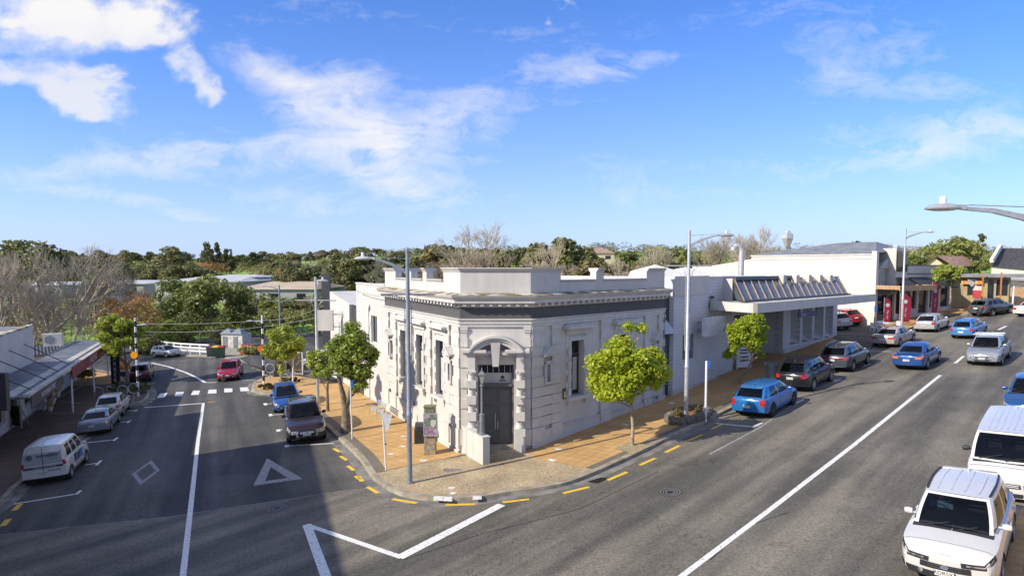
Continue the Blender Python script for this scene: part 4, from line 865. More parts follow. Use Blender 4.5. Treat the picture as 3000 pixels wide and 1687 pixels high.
b=MB(); b.tube(Fc.p(0,0,z+.1),Fc.p(Fc.L,0,z+.1),.32,n=14); Fc.box(b,0,Fc.L,-1.6,0,z-.05,z+.1); b.build('canopy',M_STEEL,r,smooth=40)
for t in (.35,.8): b=MB(); q=Fc.p(Fc.L*t,-.3,0); b.tube((q.x,q.y,gz(q.x)),(q.x,q.y,z),.07); b.build('canopy_post',M_WPOLE,r)
b=MB(); Fc.box(b,3.5,Fc.L+3,-9,-4.2,1.5,z+4.0); b.build('wall',M_WHITE,r)
r=thing('dark_roof_building','building with a steep dark tiled roof at the far right','building')
b=MB(); e0=P(2905,783,95); t0=P(2930,727,100); t1=P(3090,730,100); e1=P(3090,800,92); b.quad(e0,e1,t1,t0); b.build('roof',mat('dark_tiles',(.06,.055,.055),.7,var=.3,scale=3,bump=.5,bscale=10),r)
b=MB(); q0=P(2905,765,94.8);q1=P(2932,724,99.5); b.tube(q0,q1+Vector((0,0,.2)),.35,n=4); b.quad(e0+Vector((0,0,-.1)),e1+Vector((0,0,-.1)),(e1.x,e1.y,2),(e0.x,e0.y,2)); b.build('gable_parapet',M_BRW,r)
# round hopper vent and flue on the hall
q=P(2306,742,84); v=thing('roof_hopper','grey metal cyclone hopper standing above the brick hall roof','hopper',(q.x,84,q.z-.7))
b=MB(); b.lathe([(.25,0),(.28,1.4),(.78,2.7),(.74,3.3),(.42,3.5),(.38,3.7)],6); b.build('body',M_STEEL,v)
for i,a in enumerate((0,2,4)):
    b=MB(); b.tube((.6*math.cos(a),.6*math.sin(a),-1),(.36*math.cos(a),.36*math.sin(a),1.8),.05); b.build('leg',M_STEELD,v)
q=P(2172,760,58); v=thing('roof_flue','grey goose-neck flue pipe on the roof behind the canopied branch','flue',(q.x,58,q.z-2.2))
b=MB(); b.path([(0,0,0),(0,0,3.0),(-.15,0,3.35),(-.45,0,3.5),(-.72,0,3.3),(-.78,0,3.05)],.26,12); b.build('pipe',M_STEEL,v,smooth=50)
b=MB(); b.tube((-1.3,0,-1),(-1.3,0,1.2),.07); b.build('thin_pipe',M_WPOLE,v)
# low white roofs between the bank and the hall
r=thing('white_roofed_sheds','low sheds with white sheet roofs behind the white block','shed'); b=MB()
for pts,Y in (([(1920,775),(2010,800),(2010,812),(1900,812)],44),([(2010,782),(2130,812),(2000,815)],46)):
    b.ext([P(x,y,Y) for x,y in pts],(0,9,-.5))
b.build('roof',mat('white_roof_sheet',(.66,.65,.62),.6,var=.06),r)
# ------------------------------------------------------------------ left-hand shops
dl=Vector((-.447,.894)); A0=Vector((-22.0,20.6)); FS=Fac(A0+dl*45,A0); FS.n=-FS.n   # facade of the left row, u runs towards the camera; normal to the street
def su(Y): return FS.L-(Y-A0.y)/dl.y
r=thing('verandah_shops','left-hand row of low white shops under a long verandah roof','shop')
yw0,yw1,yw2=20.5,41.2,55.0; zpt=P(60,966,38.5).z
b=MB()
g0=-2.4
ops=[]
y=27.0
while y<53: ops.append((su(y+2.0),su(y),gz(-30)+.75,gz(-30)+2.5)); y+=2.9
FS.wall(b,su(yw2),su(24.2),-3,1.6,ops,.2); FS.wall(b,su(yw1),su(24.2),1.6,zpt,()); FS.box(b,su(33.6),su(23.6),-9,-.02,zpt-.4,5.25)
b.quad(FS.p(su(yw2),0,-3),FS.p(su(yw2),-10,-3),FS.p(su(yw2),-10,.9),FS.p(su(yw2),0,.9)); b.quad(FS.p(su(yw1),0,1.6),FS.p(su(yw1),-10,1.6),FS.p(su(yw1),-10,zpt),FS.p(su(yw1),0,zpt)); b.quad(FS.p(su(yw1),0,zpt-.3),FS.p(su(24.2),0,zpt-.3),FS.p(su(24.2),-11,zpt-.3),FS.p(su(yw1),-11,zpt-.3))
b.build('wall',M_WHITE,r)
for o in ops: FS.pane(r,*o,-.18,M_WHITE,M_GLASS,.07,name='shop_window')
b=MB(); FS.box(b,su(yw1),su(24.2),-.25,.05,zpt,zpt+.1); b.build('coping',M_LICHEN,r)
def ex_corr(m,b_,tc):
    geo=NN(m,'ShaderNodeNewGeometry'); mp=NN(m,'ShaderNodeMapping'); mp.inputs['Rotation'].default_value=(0,0,R(-63.4)); lk(m,geo.outputs['Position'],mp.inputs[0])
    w=NN(m,'ShaderNodeTexWave'); w.inputs['Scale'].default_value=1.1; w.inputs['Distortion'].default_value=0; lk(m,mp.outputs[0],w.inputs['Vector'])
    bp=NN(m,'ShaderNodeBump'); bp.inputs['Strength'].default_value=1; bp.inputs['Distance'].default_value=.08; lk(m,w.outputs[0],bp.inputs['Height']); lk(m,bp.outputs[0],b_.inputs['Normal'])
M_CORR=mat('corrugated_iron',(.14,.15,.16),.55,.1,var=.3,scale=.8,det=9,extra=ex_corr)
zc_=1.62
def zv(Y): return zc_-(Y-28)*.018
Vf=2.7; Y0,Y1=28.2,56.0
b=MB(); b.hexa([FS.p(su(Y1),Vf,zv(Y1)),FS.p(su(Y0),Vf,zv(Y0)),FS.p(su(Y0),0.02,zv(Y0)+.1),FS.p(su(Y1),.02,zv(Y1)+.1)],[FS.p(su(Y1),Vf,zv(Y1)+.08),FS.p(su(Y0),Vf,zv(Y0)+.08),FS.p(su(Y0),.02,zv(Y0)+.25),FS.p(su(Y1),.02,zv(Y1)+.25)]); b.build('verandah_roof',M_CORR,r)
b=MB(); b.hexa([FS.p(su(Y1),Vf-.6,zv(Y1)+.10),FS.p(su(Y0),Vf-.6,zv(Y0)+.10),FS.p(su(Y0),Vf-1.1,zv(Y0)+.13),FS.p(su(Y1),Vf-.9,zv(Y1)+.13)],[FS.p(su(Y1),Vf-.6,zv(Y1)+.16),FS.p(su(Y0),Vf-.6,zv(Y0)+.16),FS.p(su(Y0),Vf-1.1,zv(Y0)+.2),FS.p(su(Y1),Vf-.9,zv(Y1)+.2)])
FS.box(b,su(Y1),su(Y0),Vf-.25,Vf+.02,zv(Y1)+.02,zv(Y1)+.22,z0b=zv(Y0)+.02,z1b=zv(Y0)+.22); b.build('verandah_flashing',mat('pale_flashing',(.45,.43,.37),.8,var=.15,scale=.7,det=9),r)
b=MB(); Ym=A0.y+(FS.L-FS.u(197,Vf))*dl.y; FS.box(b,su(Y1),su(Ym),Vf+.02,Vf+.07,zv(Y1)-.55,zv(Y1)+.2,z0b=zv(Ym)-.55,z1b=zv(Ym)+.2); b.build('red_fascia',mat('faded_red_paint',(.22,.04,.035),.6,var=.3,scale=2),r)
text('HALLANE',.7,M_WHITE,face(FS.p(su(45),Vf+.08,zv(45)-.17),-FS.d.to_3d()),r)
b=MB(); FS.box(b,su(35),su(Y0+.1),Vf+.02,Vf+.07,zv(35)-.45,zv(35)+.1,z0b=zv(Y0)-.5,z1b=zv(Y0)+.1); b.build('dark_fascia',mat('dark_signboard',(.05,.045,.05),.5,var=.2),r)
text('KITCHENER STREET',.38,M_WHITE,face(FS.p(su(31.6),Vf+.08,zv(31.6)-.18),-FS.d.to_3d()),r)
for Y in (30,33,36,39): b=MB(); b.tube(FS.p(su(Y),.02,3.1),FS.p(su(Y),Vf-.2,zv(Y)+.1),.03); b.build('stay_rod',M_DARK,r)
for Y in (38.3,46,53): b=MB(); q=FS.p(su(Y),Vf-.15,0); b.tube((q.x,q.y,gz(q.x)),(q.x,q.y,zv(Y)+.05),.055); b.build('verandah_post',M_WPOLE,r)
# flat roof parts behind the low end, with the air conditioner
b=MB(); qa,qb,qc,qd=P(60,1018,52),P(302,1010,60),P(307,1026,56.3),P(60,1045,46); b.ext([qa,qb,qc,qd],(0,0,-.12)); b.build('rear_roof',mat('dark_ribbed_roof',(.05,.05,.052),.6,var=.4,scale=2,det=9),r)
for k in range(26): b=MB(); t=(k+.5)/26; pa_,pb_=qa.lerp(qb,t),qd.lerp(qc,t); b.tube(pa_+Vector((0,0,.03)),pb_+Vector((0,0,.03)),.05,n=4); b.build('roof_rib',M_CORR,r)
q=P(157,1014,52); aircon('air_conditioner','white air conditioner standing on the left shop roof',(q.x,52,q.z),R(20),1.5)
# painted sign box at the left edge
b=MB(); q=P(-2,1140,26.5); b.box(q.x-.8,q.x+.45,26.3,26.5,q.z-.9,q.z+.75); sg=tag(b.build('picture_sign',mat('dark_signboard',(.05,.045,.05))),'orange and black picture sign box cut by the left edge above the shops','sign')
b=MB(); b.box(q.x-.75,q.x+.15,26.27,26.295,q.z-.1,q.z+.65); b.build('picture_panel',M_FOOD,sg)
# corner building out of frame on the left whose shadow crosses the side street
r=thing('shadow_casting_building','two-storey plain building left of the view that shades the side street','building')
cs=LD
def caster(gpt,z):
    g_=Vector(gpt); t=(z-g_.z)/(-LD.z); return g_-LD*t
zc2=8.6; a=caster(G(908,1281),zc2); c=caster(G(1013,1687),zc2)
Fx=Fac((a.x,a.y),(c.x,c.y)); Fx.n=-Fx.n; print('caster',a,c)
b=MB(); Fx.box(b,0,Fx.L+28,-13,0,-3,zc2); b.build('wall',ex_brickw('dark_brick',(.11,.06,.045),(.08,.045,.035),(.1,.09,.08),.09,.3),r)
# ------------------------------------------------------------------ buildings in the valley
def lowb(name,label,pts,Y,dep,zb,roofm,wallm,pitch=.8):
    r=thing(name,label,'building'); (x0,y0),(x1,y1)=pts; a=P(x0,y0,Y); c=P(x1,y1,Y); b=MB(); b.box(a.x,c.x,Y,Y+dep,min(a.z,c.z)-7,min(a.z,c.z)); b.build('wall',wallm,r)
    b=MB(); z=min(a.z,c.z)+.02; b.add([(a.x-.5,Y-.5,z),(c.x+.5,Y-.5,z),(c.x+.5,Y+dep,z),(a.x-.5,Y+dep,z),(a.x+3,Y+dep*.5,z+pitch),(c.x-3,Y+dep*.5,z+pitch)],[(0,1,5,4),(1,2,5),(2,3,4,5),(3,0,4)]); b.build('roof',roofm,r)
    n=max(2,int((c.x-a.x)/5))
    for i in range(n): b=MB(); u=a.x+(i+.5)*(c.x-a.x)/n; b.box(u-1,u+1,Y-.03,Y,z-2.2,z-.9); b.build('window',M_GLASS,r)
    return r
M_RL=mat('pale_roof_sheet',(.52,.51,.47),.5,.1,var=.12,scale=.5); M_RTAN=mat('tan_roof_sheet',(.46,.38,.27),.7,var=.12,scale=.4); M_CONW=mat('grey_cladding',(.34,.34,.33),.7,var=.1)
lowb('supermarket','long low building with pale grey roofs in the valley behind the park trees',[(455,826),(690,826)],150,30,-14,M_RL,M_CONW,1.0)
lowb('grey_hall','grey flat building with white windows on the valley floor below the green bank',[(600,812),(745,812)],165,18,-14,M_RL,mat('pale_cladding',(.55,.55,.54),.7),.6)
lowb('warehouse','wide tan-roofed warehouse in the valley in front of the hedge',[(690,848),(920,842)],135,26,-14,M_RTAN,M_CONW,1.5)
lowb('valley_shed','pale roofed shed glimpsed through the bare park trees',[(230,832),(420,830)],160,25,-14,M_RL,M_CONW,.8)
lowb('valley_shed','long pale roof low at the left edge behind the bare trees',[(0,836),(180,836)],170,25,-14,M_RL,M_CONW,.8)
lowb('hillside_house','small white house on the green slope behind the bank',[(985,802),(1040,802)],210,10,-6,M_RL,M_WHITE,1.5)
lowb('hillside_house','brown roofed house on the ridge behind the bare tree',[(1725,742),(1800,742)],230,14,-2,M_TILE,M_CREAM,2)
lowb('hillside_house','pale long house behind trees beside the brick hall roof',[(1560,760),(1600,760)],200,10,-2,M_RL,M_WHITE,1.5)
# public toilets
q=G(680,1022); r=thing('public_toilets','small white toilet block with two grey pyramid roofs beside the white fence','toilet block',(q.x,q.y,q.z),R(-8)); r.scale=(.66,.66,.72)
b=MB(); b.box(-2.1,2.1,0,3,-.3,2.55); b.build('wall',mat('grubby_white_panel',(.52,.50,.46),.7,var=.3,scale=1.5,det=8),r)
for x in (-1.2,.9):
    b=MB(); b.add([(x-1.15,-.25,2.56),(x+1.2,-.25,2.56),(x+1.2,2.3,2.56),(x-1.15,2.3,2.56),(x-.25,.8,3.35),(x+.3,.8,3.35),(x+.3,1.3,3.35),(x-.25,1.3,3.35)],[(0,1,5,4),(1,2,6,5),(2,3,7,6),(3,0,4,7),(4,5,6,7)]); b.build('roof',M_STEELD,r)
for x in (-1.35,.75):
    b=MB(); b.box(x-.45,x+.45,-.04,0,-.1,2.1); b.build('door',mat('weathered_door',(.17,.19,.18),.7,var=.3),r)
# ------------------------------------------------------------------ vehicles
def paint(name,col,metal=.0,rough=.28): 
    return mat(name,col,rough,metal*.6,var=.03,scale=1.5,coat=.7)
M_TYRE=mat('tyre_rubber',(.018,.018,.019),.85,var=.1); M_RIM=mat('alloy_rim',(.36,.37,.38),.35,.55,var=.05); M_RIMD=mat('dark_alloy_rim',(.06,.06,.065),.35,.5,var=.05)
M_BLK=mat('black_plastic',(.02,.02,.022),.6,var=.1); 
def mkglass(name,tint,base=.06):
    m=bpy.data.materials.new(name); m.use_nodes=True; N=m.node_tree.nodes; N.remove(N['Principled BSDF']); t=NN(m,'ShaderNodeBsdfTransparent'); t.inputs[0].default_value=(*tint,1); g=NN(m,'ShaderNodeBsdfGlossy'); g.inputs['Roughness'].default_value=.03; g.inputs[0].default_value=(.62,.64,.66,1)
    f=NN(m,'ShaderNodeLayerWeight'); f.inputs[0].default_value=.5; p4_=NN(m,'ShaderNodeMath',operation='POWER'); lk(m,f.outputs['Facing'],p4_.inputs[0]); p4_.inputs[1].default_value=3.5; a=NN(m,'ShaderNodeMath',operation='MULTIPLY_ADD'); lk(m,p4_.outputs[0],a.inputs[0]); a.inputs[1].default_value=.8; a.inputs[2].default_value=.05+base; ms=NN(m,'ShaderNodeMixShader'); lk(m,a.outputs[0],ms.inputs[0]); lk(m,t.outputs[0],ms.inputs[1]); lk(m,g.outputs[0],ms.inputs[2]); lk(m,ms.outputs[0],N['Material Output'].inputs[0]); return m
M_CG=mkglass('tinted_car_glass',(.26,.29,.30),-.01); M_CGL=mkglass('clear_car_glass',(.50,.54,.54),.0); M_SEAT=mat('seat_fabric',(.06,.06,.065),.9,var=.2,scale=8); M_DASH=mat('dashboard_plastic',(.03,.03,.033),.7,var=.1)
M_HL=mat('headlamp_lens',(.5,.51,.52),.12,.25,col2=(.14,.145,.15),lo=.4,hi=.6,scale=9,coat=1,var=0); M_TL=mat('tail_lamp_red',(.42,.012,.015),.15,0,var=.2,scale=9,coat=1); M_TLA=mat('tail_lamp_amber',(.62,.16,.02),.15,0,var=.1,coat=1)
M_PLATE=mat('plate_white',(.66,.66,.63),.5,var=.03); M_PTXT=mat('plate_black',(.01,.01,.01),.5,var=0); M_CHR=mat('chrome_trim',(.65,.65,.66),.15,.9,var=.03)
def interp(tab,s):
    if s<=tab[0][0]: return tab[0][1]
    for (a,va),(b,vb) in zip(tab,tab[1:]):
        if s<=b:
            t=(s-a)/(b-a); return va+(vb-va)*t
    return tab[-1][1]
WHEELS={}
def wheel_meshes(r,dark,n=5):
    k=(round(r,3),dark,n)
    if k in WHEELS: return WHEELS[k]
    w=.21; M=Matrix.Rotation(R(90),4,'X')
    b=MB(); b.lathe([(r*.62,-w/2),(r*.92,-w/2),(r,-w*.36),(r,w*.36),(r*.92,w/2),(r*.62,w/2)],28,M=M,cap=False); t=b.build('tyre',M_TYRE,smooth=40)
    b=MB(); b.lathe([(r*.66,-w*.5),(r*.66,w*.5),(r*.60,w*.5),(r*.58,w*.3)],28,M=M,cap=False)
    b.lathe([(.0,w*.44),(.06,w*.44),(.075,w*.36),(.075,0)],12,M=M,cap=False)
    for i in range(n):
        a=2*math.pi*i/n
        for da in (-.13,.13):
            c,s=math.cos(a+da*.5),math.sin(a+da*.5); c2,s2=math.cos(a+da*1.7),math.sin(a+da*1.7); px,pz=-s*.022,c*.022
            p0=(c*.06,s*.06); p1=(c2*r*.6,s2*r*.6)
            b.hexa([(p0[0]-px,-w*.2,p0[1]-pz),(p0[0]+px,-w*.2,p0[1]+pz),(p1[0]+px,-w*.2,p1[1]+pz),(p1[0]-px,-w*.2,p1[1]-pz)],[(p0[0]-px,-w*.42,p0[1]-pz),(p0[0]+px,-w*.42,p0[1]+pz),(p1[0]+px,-w*.46,p1[1]+pz),(p1[0]-px,-w*.46,p1[1]-pz)])
    rm=b.build('rim',M_RIMD if dark else M_RIM,smooth=30)
    b=MB(); b.lathe([(0,-.02),(r*.6,-.02),(r*.6,.05),(0,.05)],20,M=M,cap=False); bk=b.build('brake_disc',M_BLK)
    ms=(t.data,rm.data,bk.data)
    for o in (t,rm,bk): bpy.data.objects.remove(o)
    WHEELS[k]=ms; return ms
def make_car(name,label,cat,pm,p,plate=None,lower=None,rails=None,dark_rims=False,glass=None,tl='side',group=None):
    L,Wd,H=p['L'],p['W'],p['H']; hw=Wd/2; r=p.get('r',.32); sf,sr=p['fo'],L-p['ro']; zs=p.get('sill',.24)
    deck=p['deck']; xA,xB,xC,xD=p['cab']; belt=p['belt']; glass=glass or M_CG
    root=thing(name,label,cat,group=group)
    X=lambda s:L/2-s
    def wid(s):
        e=p.get('taper',.16); f=1.0
        if s<.7: f-=e*((.7-s)/.7)**2.4
        if s>L-.6: f-=e*.75*((s-L+.6)/.6)**2.4
        return hw*f
    def bot(s):
        z=zs
        for c in (sf,sr):
            d=abs(s-c); ra=r+.07
            if d<ra: z=max(z,r-.02+math.sqrt(ra*ra-d*d))
        if s<.35: z=max(z,zs+.0+(.35-s)*.12)
        if s>L-.35: z=max(z,zs+(s-L+.35)*.3)
        return z
    def sec(s,v):
        sc=min(max(s,0),L); w=wid(sc); zd=interp(deck,sc); b=bot(sc); zm=(.5*zd+.5*zs)
        K=[(w*.93,b),(w*.985,max(b+.02,zs+.12)),(w*1.0,max(b+.04,zm)),(w*.99,max(b+.06,zd-.2)),(w*.945,max(b+.08,zd-.05)),(w*.82,zd+.0),(w*.45,zd+.025),(0,zd+.03)]
        i=min(int(v),len(K)-2); t=v-i; y=K[i][0]*(1-t)+K[i+1][0]*t; z=K[i][1]*(1-t)+K[i+1][1]*t; x=X(sc)
        if s<0:
            k=-s; y*=1-k; bulge=p.get('nose',.10); x+=bulge*(1-(1-k)**2)*(1 if v<4.2 else .6)
        if s>L:
            k=s-L; y*=1-k; bulge=p.get('tail',.08); x-=bulge*(1-(1-k)**2)*(1 if v<4.2 else .6)
        return x,y,z
    S=[-1,-.8,-.6,-.4,-.2,-.08]; n=int(L/.11)
    S+=[i*L/n for i in range(n+1)]; S+=[L+k for k in (.08,.2,.4,.6,.8,1)]
    for c in (sf,sr):
        for d in (-r-.07,-r-.02,r+.02,r+.07): S.append(c+d)
    S=sorted(S); V=[0,1,2,3,4,5,6,7]
    b=MB()
    for sd in (1,-1):
        rows=[[sec(s,v) for v in V] for s in S]
        b.add([(x,y*sd,z) for row in rows for x,y,z in row],[(i*8+j,i*8+j+1,(i+1)*8+j+1,(i+1)*8+j) for i in range(len(S)-1) for j in range(7)])
    bm=None
    # greenhouse
    wb=p.get('wb',.90)*hw; wt=p.get('wt',.74)*hw; z0=belt-.03; zr=H-.055
    def side(t,q):
        s=xA+(xD-xA)*t; s2=xB+(xC-xB)*t; ss=s+(s2-s)*q; rnd=.06*math.sin(math.pi*q)
        f0=1-p.get('ctaper',.10)*abs(2*t-1)**3; y=(wb*(1-q)+wt*q)*f0+rnd*hw*.5; z=(z0+(interp(deck,s)-belt)*0)+(zr-z0)*q
        z-= p.get('rdrop',.05)*(max(0,(t-.45)/.55)**2)*q
        return X(ss),y,z
    pil=p['pil']  # list of window ranges in t
    tb=[0]+[v for w in pil for v in w]+[1]; win=MB()
    qa,qb=.10,.88
    def patch(bb,f,us,vs,sd):
        nu,nv=len(us),len(vs); bb.add([(lambda P_:(P_[0],P_[1]*sd,P_[2]))(f(u,v)) for u in us for v in vs],[(i*nv+j,(i+1)*nv+j,(i+1)*nv+j+1,i*nv+j+1) for i in range(nu-1) for j in range(nv-1)])
    lin=lambda a,c,k:[a+(c-a)*i/k for i in range(k+1)]
    for sd in (1,-1):
        for i in range(len(tb)-1):
            t0,t1=tb[i],tb[i+1]
            if i%2==0: patch(b,side,lin(t0,t1,3),lin(0,1,6),sd)
            else: patch(b,side,lin(t0,t1,3),lin(0,qa,1),sd); patch(b,side,lin(t0,t1,3),lin(qb,1,1),sd)
    def screen(front):
        def f(u,q):  # u -1..1 across
            t=0 if front else 1; x,y,z=side(t,q); bow=p.get('bow',.10)*(1-u*u)*(1 if front else -1)*(1-.3*q)
            return x+bow,y*u,z+.02*(1-u*u)*q
        return f
    for fr in (1,0):
        f=screen(fr); lo,hi=(.06,.93) if fr else (p.get('rwlo',.16),.88); e=.90 if fr else .86
        for u0,u1 in ((-1,-e),(e,1)): patch(b,f,[u0,u1],lin(0,1,4),1)
        patch(b,f,lin(-e,e,6),[0,lo],1); patch(b,f,lin(-e,e,6),[hi,1],1)
        g=MB(); patch(g,f,lin(-e,e,8),lin(lo,hi,4),1); g.build('windscreen' if fr else 'rear_window',p.get('wsg',glass) if fr else p.get('rg',glass),root,smooth=60)
    def roof(t,u):
        x,y,z=side(t,1); cr=1-u*u; fx=p.get('bow',.10)*(1-u*u)*(.7 if t<.01 else (-.7 if t>.99 else 0)); return x+fx,y*u,z+.055*cr**.8*(.6+.4*math.sin(math.pi*min(1,max(0,t))))+.02*cr*0
    patch(b,roof,[0,.06,.2,.4,.6,.8,.94,1],[-1,-.93,-.8,-.5,0,.5,.8,.93,1],1)
    body=b.build('body',pm,root,smooth=38)
    g=MB()
    for sd in (1,-1):
        for w in pil:
            g=MB(); patch(g,side,lin(w[0],w[1],3),lin(qa,qb,3),sd); g.build('side_window',glass,root,smooth=60)
    # interior above the belt line
    b=MB(); zi=max(interp(deck,xA+.2),belt,interp(deck,xD-.2),interp(deck,(xA+xD)/2))+.045; b.box(X(xD-.12),X(xA+.14),-wb*.93,wb*.93,zi-.03,zi); b.build('cabin_floor',M_DASH,root)
    b=MB(); xa_=X(xA+.16); b.hexa([(xa_-.42,-wb*.86,zi),(xa_,-wb*.80,zi),(xa_,wb*.80,zi),(xa_-.42,wb*.86,zi)],[(xa_-.40,-wb*.84,zi+.07),(xa_-.1,-wb*.78,zi+.02),(xa_-.1,wb*.78,zi+.02),(xa_-.40,wb*.84,zi+.07)]); b.build('dashboard',M_DASH,root)
    hs_=H-.16-zi
    for sx,ys in ((xB+.42,(-.36,.36)),(xB+1.28,(-.36,.36))):
        if sx>xC-.15: continue
        for yy in ys:
            b=MB(); x0_=X(sx); hh=min(.34,hs_*.62); b.hexa([(x0_-.10,yy-.22,zi),(x0_+.04,yy-.22,zi),(x0_+.04,yy+.22,zi),(x0_-.10,yy+.22,zi)],[(x0_-.16,yy-.17,zi+hh),(x0_-.06,yy-.17,zi+hh),(x0_-.06,yy+.17,zi+hh),(x0_-.16,yy+.17,zi+hh)]); b.box(x0_-.17,x0_-.08,yy-.11,yy+.11,zi+hh+.03,zi+hh+.17); b.build('seat_back',M_SEAT,root)
    b=MB(); cx_,cy_=X(xA+.72),-.36; n_=16
    for k in range(n_): a=2*math.pi*k/n_; c2=2*math.pi*(k+1)/n_; f_=lambda t:(cx_-.06*math.sin(t),cy_+.18*math.cos(t),zi+.02+.16*math.sin(t)); b.tube(f_(a),f_(c2),.014,n=5,cap=False)
    b.build('steering_wheel',M_DASH,root)
    b=MB(); b.box(X(L-.25),X(.25),-hw*.8,hw*.8,zs-.04,zs+.3); b.box(X(L-.5),X(.6),-hw*.74,hw*.74,zs,belt-.08); b.build('underbody',M_BLK,root)
    # lower cladding
    if lower:
        for sd in (1,-1):
            b=MB(); off=.012
            ss=[s for s in S if .0<=s<=L]; vs=[0,.5,1.0]
            b.add([(x,(y+off)*sd,z) for s in ss for x,y,z in [sec(s,v) for v in vs]],[(i*3+j,(i+1)*3+j,(i+1)*3+j+1,i*3+j+1) for i in range(len(ss)-1) for j in range(2)]); b.build('sill_cladding',lower,root,smooth=50)
    def spatch(nm,m,s0,s1,v0,v1,off=.012,sds=(1,-1),ks=5,kv=2,par=None):
        for sd in sds:
            b=MB(); us=lin(s0,s1,ks); vs=sorted(set(lin(v0,v1,kv))|{float(q_) for q_ in range(8) if v0<q_<v1}); pts=[]
            for s in us:
                for v in vs:
                    x,y,z=sec(s,v); o=off if s<=.0 else (-off if s>=L else 0); pts.append((x+o,(y+off*.8)*sd if 0<=s<=L or abs(y)>.1 else y*sd,z+ (off*.5 if v>4 else 0)))
            nv=len(vs); b.add(pts,[(i*nv+j,(i+1)*nv+j,(i+1)*nv+j+1,i*nv+j+1) for i in range(len(us)-1) for j in range(nv-1)]); b.build(nm,m,par or root,smooth=50)
    h0,h1,hv0,hv1=p.get('hl',(-.42,.42,3.0,4.15)); spatch('headlight',p.get('hlm',M_HL),h0,h1,hv0,hv1)
    if p.get('fb'): spatch('front_bumper',M_BLK,-1,.25,.0,p['fb'],.018,ks=8,kv=3)
    if p.get('drl'): spatch('daytime_lamp',M_HL,h0+.12,h1-.12,hv0+.42*(hv1-hv0),hv0+.66*(hv1-hv0),.022)
    # rear lamps
    t0,t1,tv0,tv1=p.get('tlp',(L-.22,L+.42,2.9,4.1)); spatch('tail_light',p.get('tlm',M_TL),t0,t1,tv0,tv1)
    if p.get('dlamp'):   # lamps up the D pillar
        for sd in (1,-1):
            b=MB(); patch(b,lambda t,q:(lambda a:(a[0]-.015,a[1]+.012,a[2]))(side(t,q)),lin(.93,1.0,2),lin(0,.75,3),sd); b.build('tail_light',M_TL,root)
            b=MB(); patch(b,lambda u,q:(lambda a:(a[0]-.015,a[1],a[2]))(screen(0)(u,q)),lin(.86*sd,1*sd,2),lin(0,.75,3),1); b.build('tail_light',M_TL,root)
    if p.get('tbar'): spatch('tail_light_bar',M_TL,L+.3,L+1,3.5,3.9,.02)
    spatch('cowl',M_BLK,xA-.14,xA+.06,5.0,7,.010,ks=2); spatch('bonnet_seam',M_BLK,.26,.272,4.3,7,.008,ks=1)
    gv=p.get('grille',(2.5,3.6)); 
    b=MB()
    for sd in (1,-1): 
        us=lin(-1,p.get('gw',-.55),4); vs=lin(gv[0],gv[1],2); b.add([(x+.02,y*sd,z) for s in us for v in vs for x,y,z in [sec(s,v)]],[(i*3+j,(i+1)*3+j,(i+1)*3+j+1,i*3+j+1) for i in range(4) for j in range(2)])
    gr=b.build('grille',M_BLK,root); zf0,zf1=sec(-1,gv[0])[2],sec(-1,gv[1])[2]; xf=sec(-1,2)[0]+.03
    for k in range(p.get('gbars',2)):
        b=MB(); z=zf0+(zf1-zf0)*(k+.8)/(p.get('gbars',2)+.6); 
        for sd in (1,-1):
            us=[-1,-.8,-.6]; b.add([(sec(s,gv[0]+.4)[0]+.03+o,sec(s,gv[0])[1]*sd,z+dz) for s in us for o,dz in ((0,-.012),(.012,0),(0,.012))],[(i*3+j,(i+1)*3+j,(i+1)*3+j+1,i*3+j+1) for i in range(2) for j in range(2)])
        b.build('grille_bar',p.get('gbm',M_CHR),gr)
    if p.get('badge',1):
        b=MB(); z=(zf0+zf1)/2+.02; b.lathe([(.05,0),(.065,.012),(.055,.02),(.045,.012)],18,M=Matrix.Rotation(R(90),4,'Y')@Matrix.Diagonal((.75,1.15,1,1)),o=(xf,0,z)); b.build('badge',M_CHR,gr)
    # bumper intake, rear bumper strip
    spatch('bumper_intake',M_BLK,-1,-.5,.3,1.4,.015,ks=4)
    spatch('rear_bumper_strip',p.get('rbm',M_BLK),L+.15,L+1,.0,.7,.015,ks=4)
    for sd in (1,-1): b=MB(); x,y,z=sec(-.42,1.2); b.lathe([(.05,0),(.06,.02),(.03,.03)],10,M=Matrix.Rotation(R(90),4,'Y'),o=(x+.0,y*sd,z)); b.build('fog_light',M_HL,root)
    # plates
    zp=p.get('pz',(.42,.62))
    for end,zz in ((1,zp[0]),(-1,zp[1])):
        if end==1: x=max(sec(-1,v)[0] for v in (1,2,3))+.03
        else: x=min(sec(L+1,v)[0] for v in (1,2,3))-.03
        b=MB(); b.box(min(x,x+.012*end),max(x,x+.012*end),-.18,.18,zz-.062,zz+.062); pl=b.build('number_plate',M_PLATE,root)
        if plate and ((plate[1]=='f')==(end==1)):
            text(plate[0],.115,M_PTXT,face((x+.016*end,0,zz),(0,1 if end==1 else -1,0)),pl,'plate_lettering',.002)
    # mirrors
    for sd in (1,-1):
        x,y,z=side(.13,.12); b=MB(); b.lathe([(.02,-.10),(.075,-.08),(.09,0),(.075,.08),(.02,.10)],10,M=Matrix.Rotation(R(90),4,'X')@Matrix.Diagonal((.75,.9,1,1)),o=(x+.02,(y+.16)*sd,z+.04)); b.box(x-.01,x+.03,min(y*sd,(y+.12)*sd),max(y*sd,(y+.12)*sd),z-.0,z+.03); b.build('mirror',p.get('mm',pm),root,smooth=50)
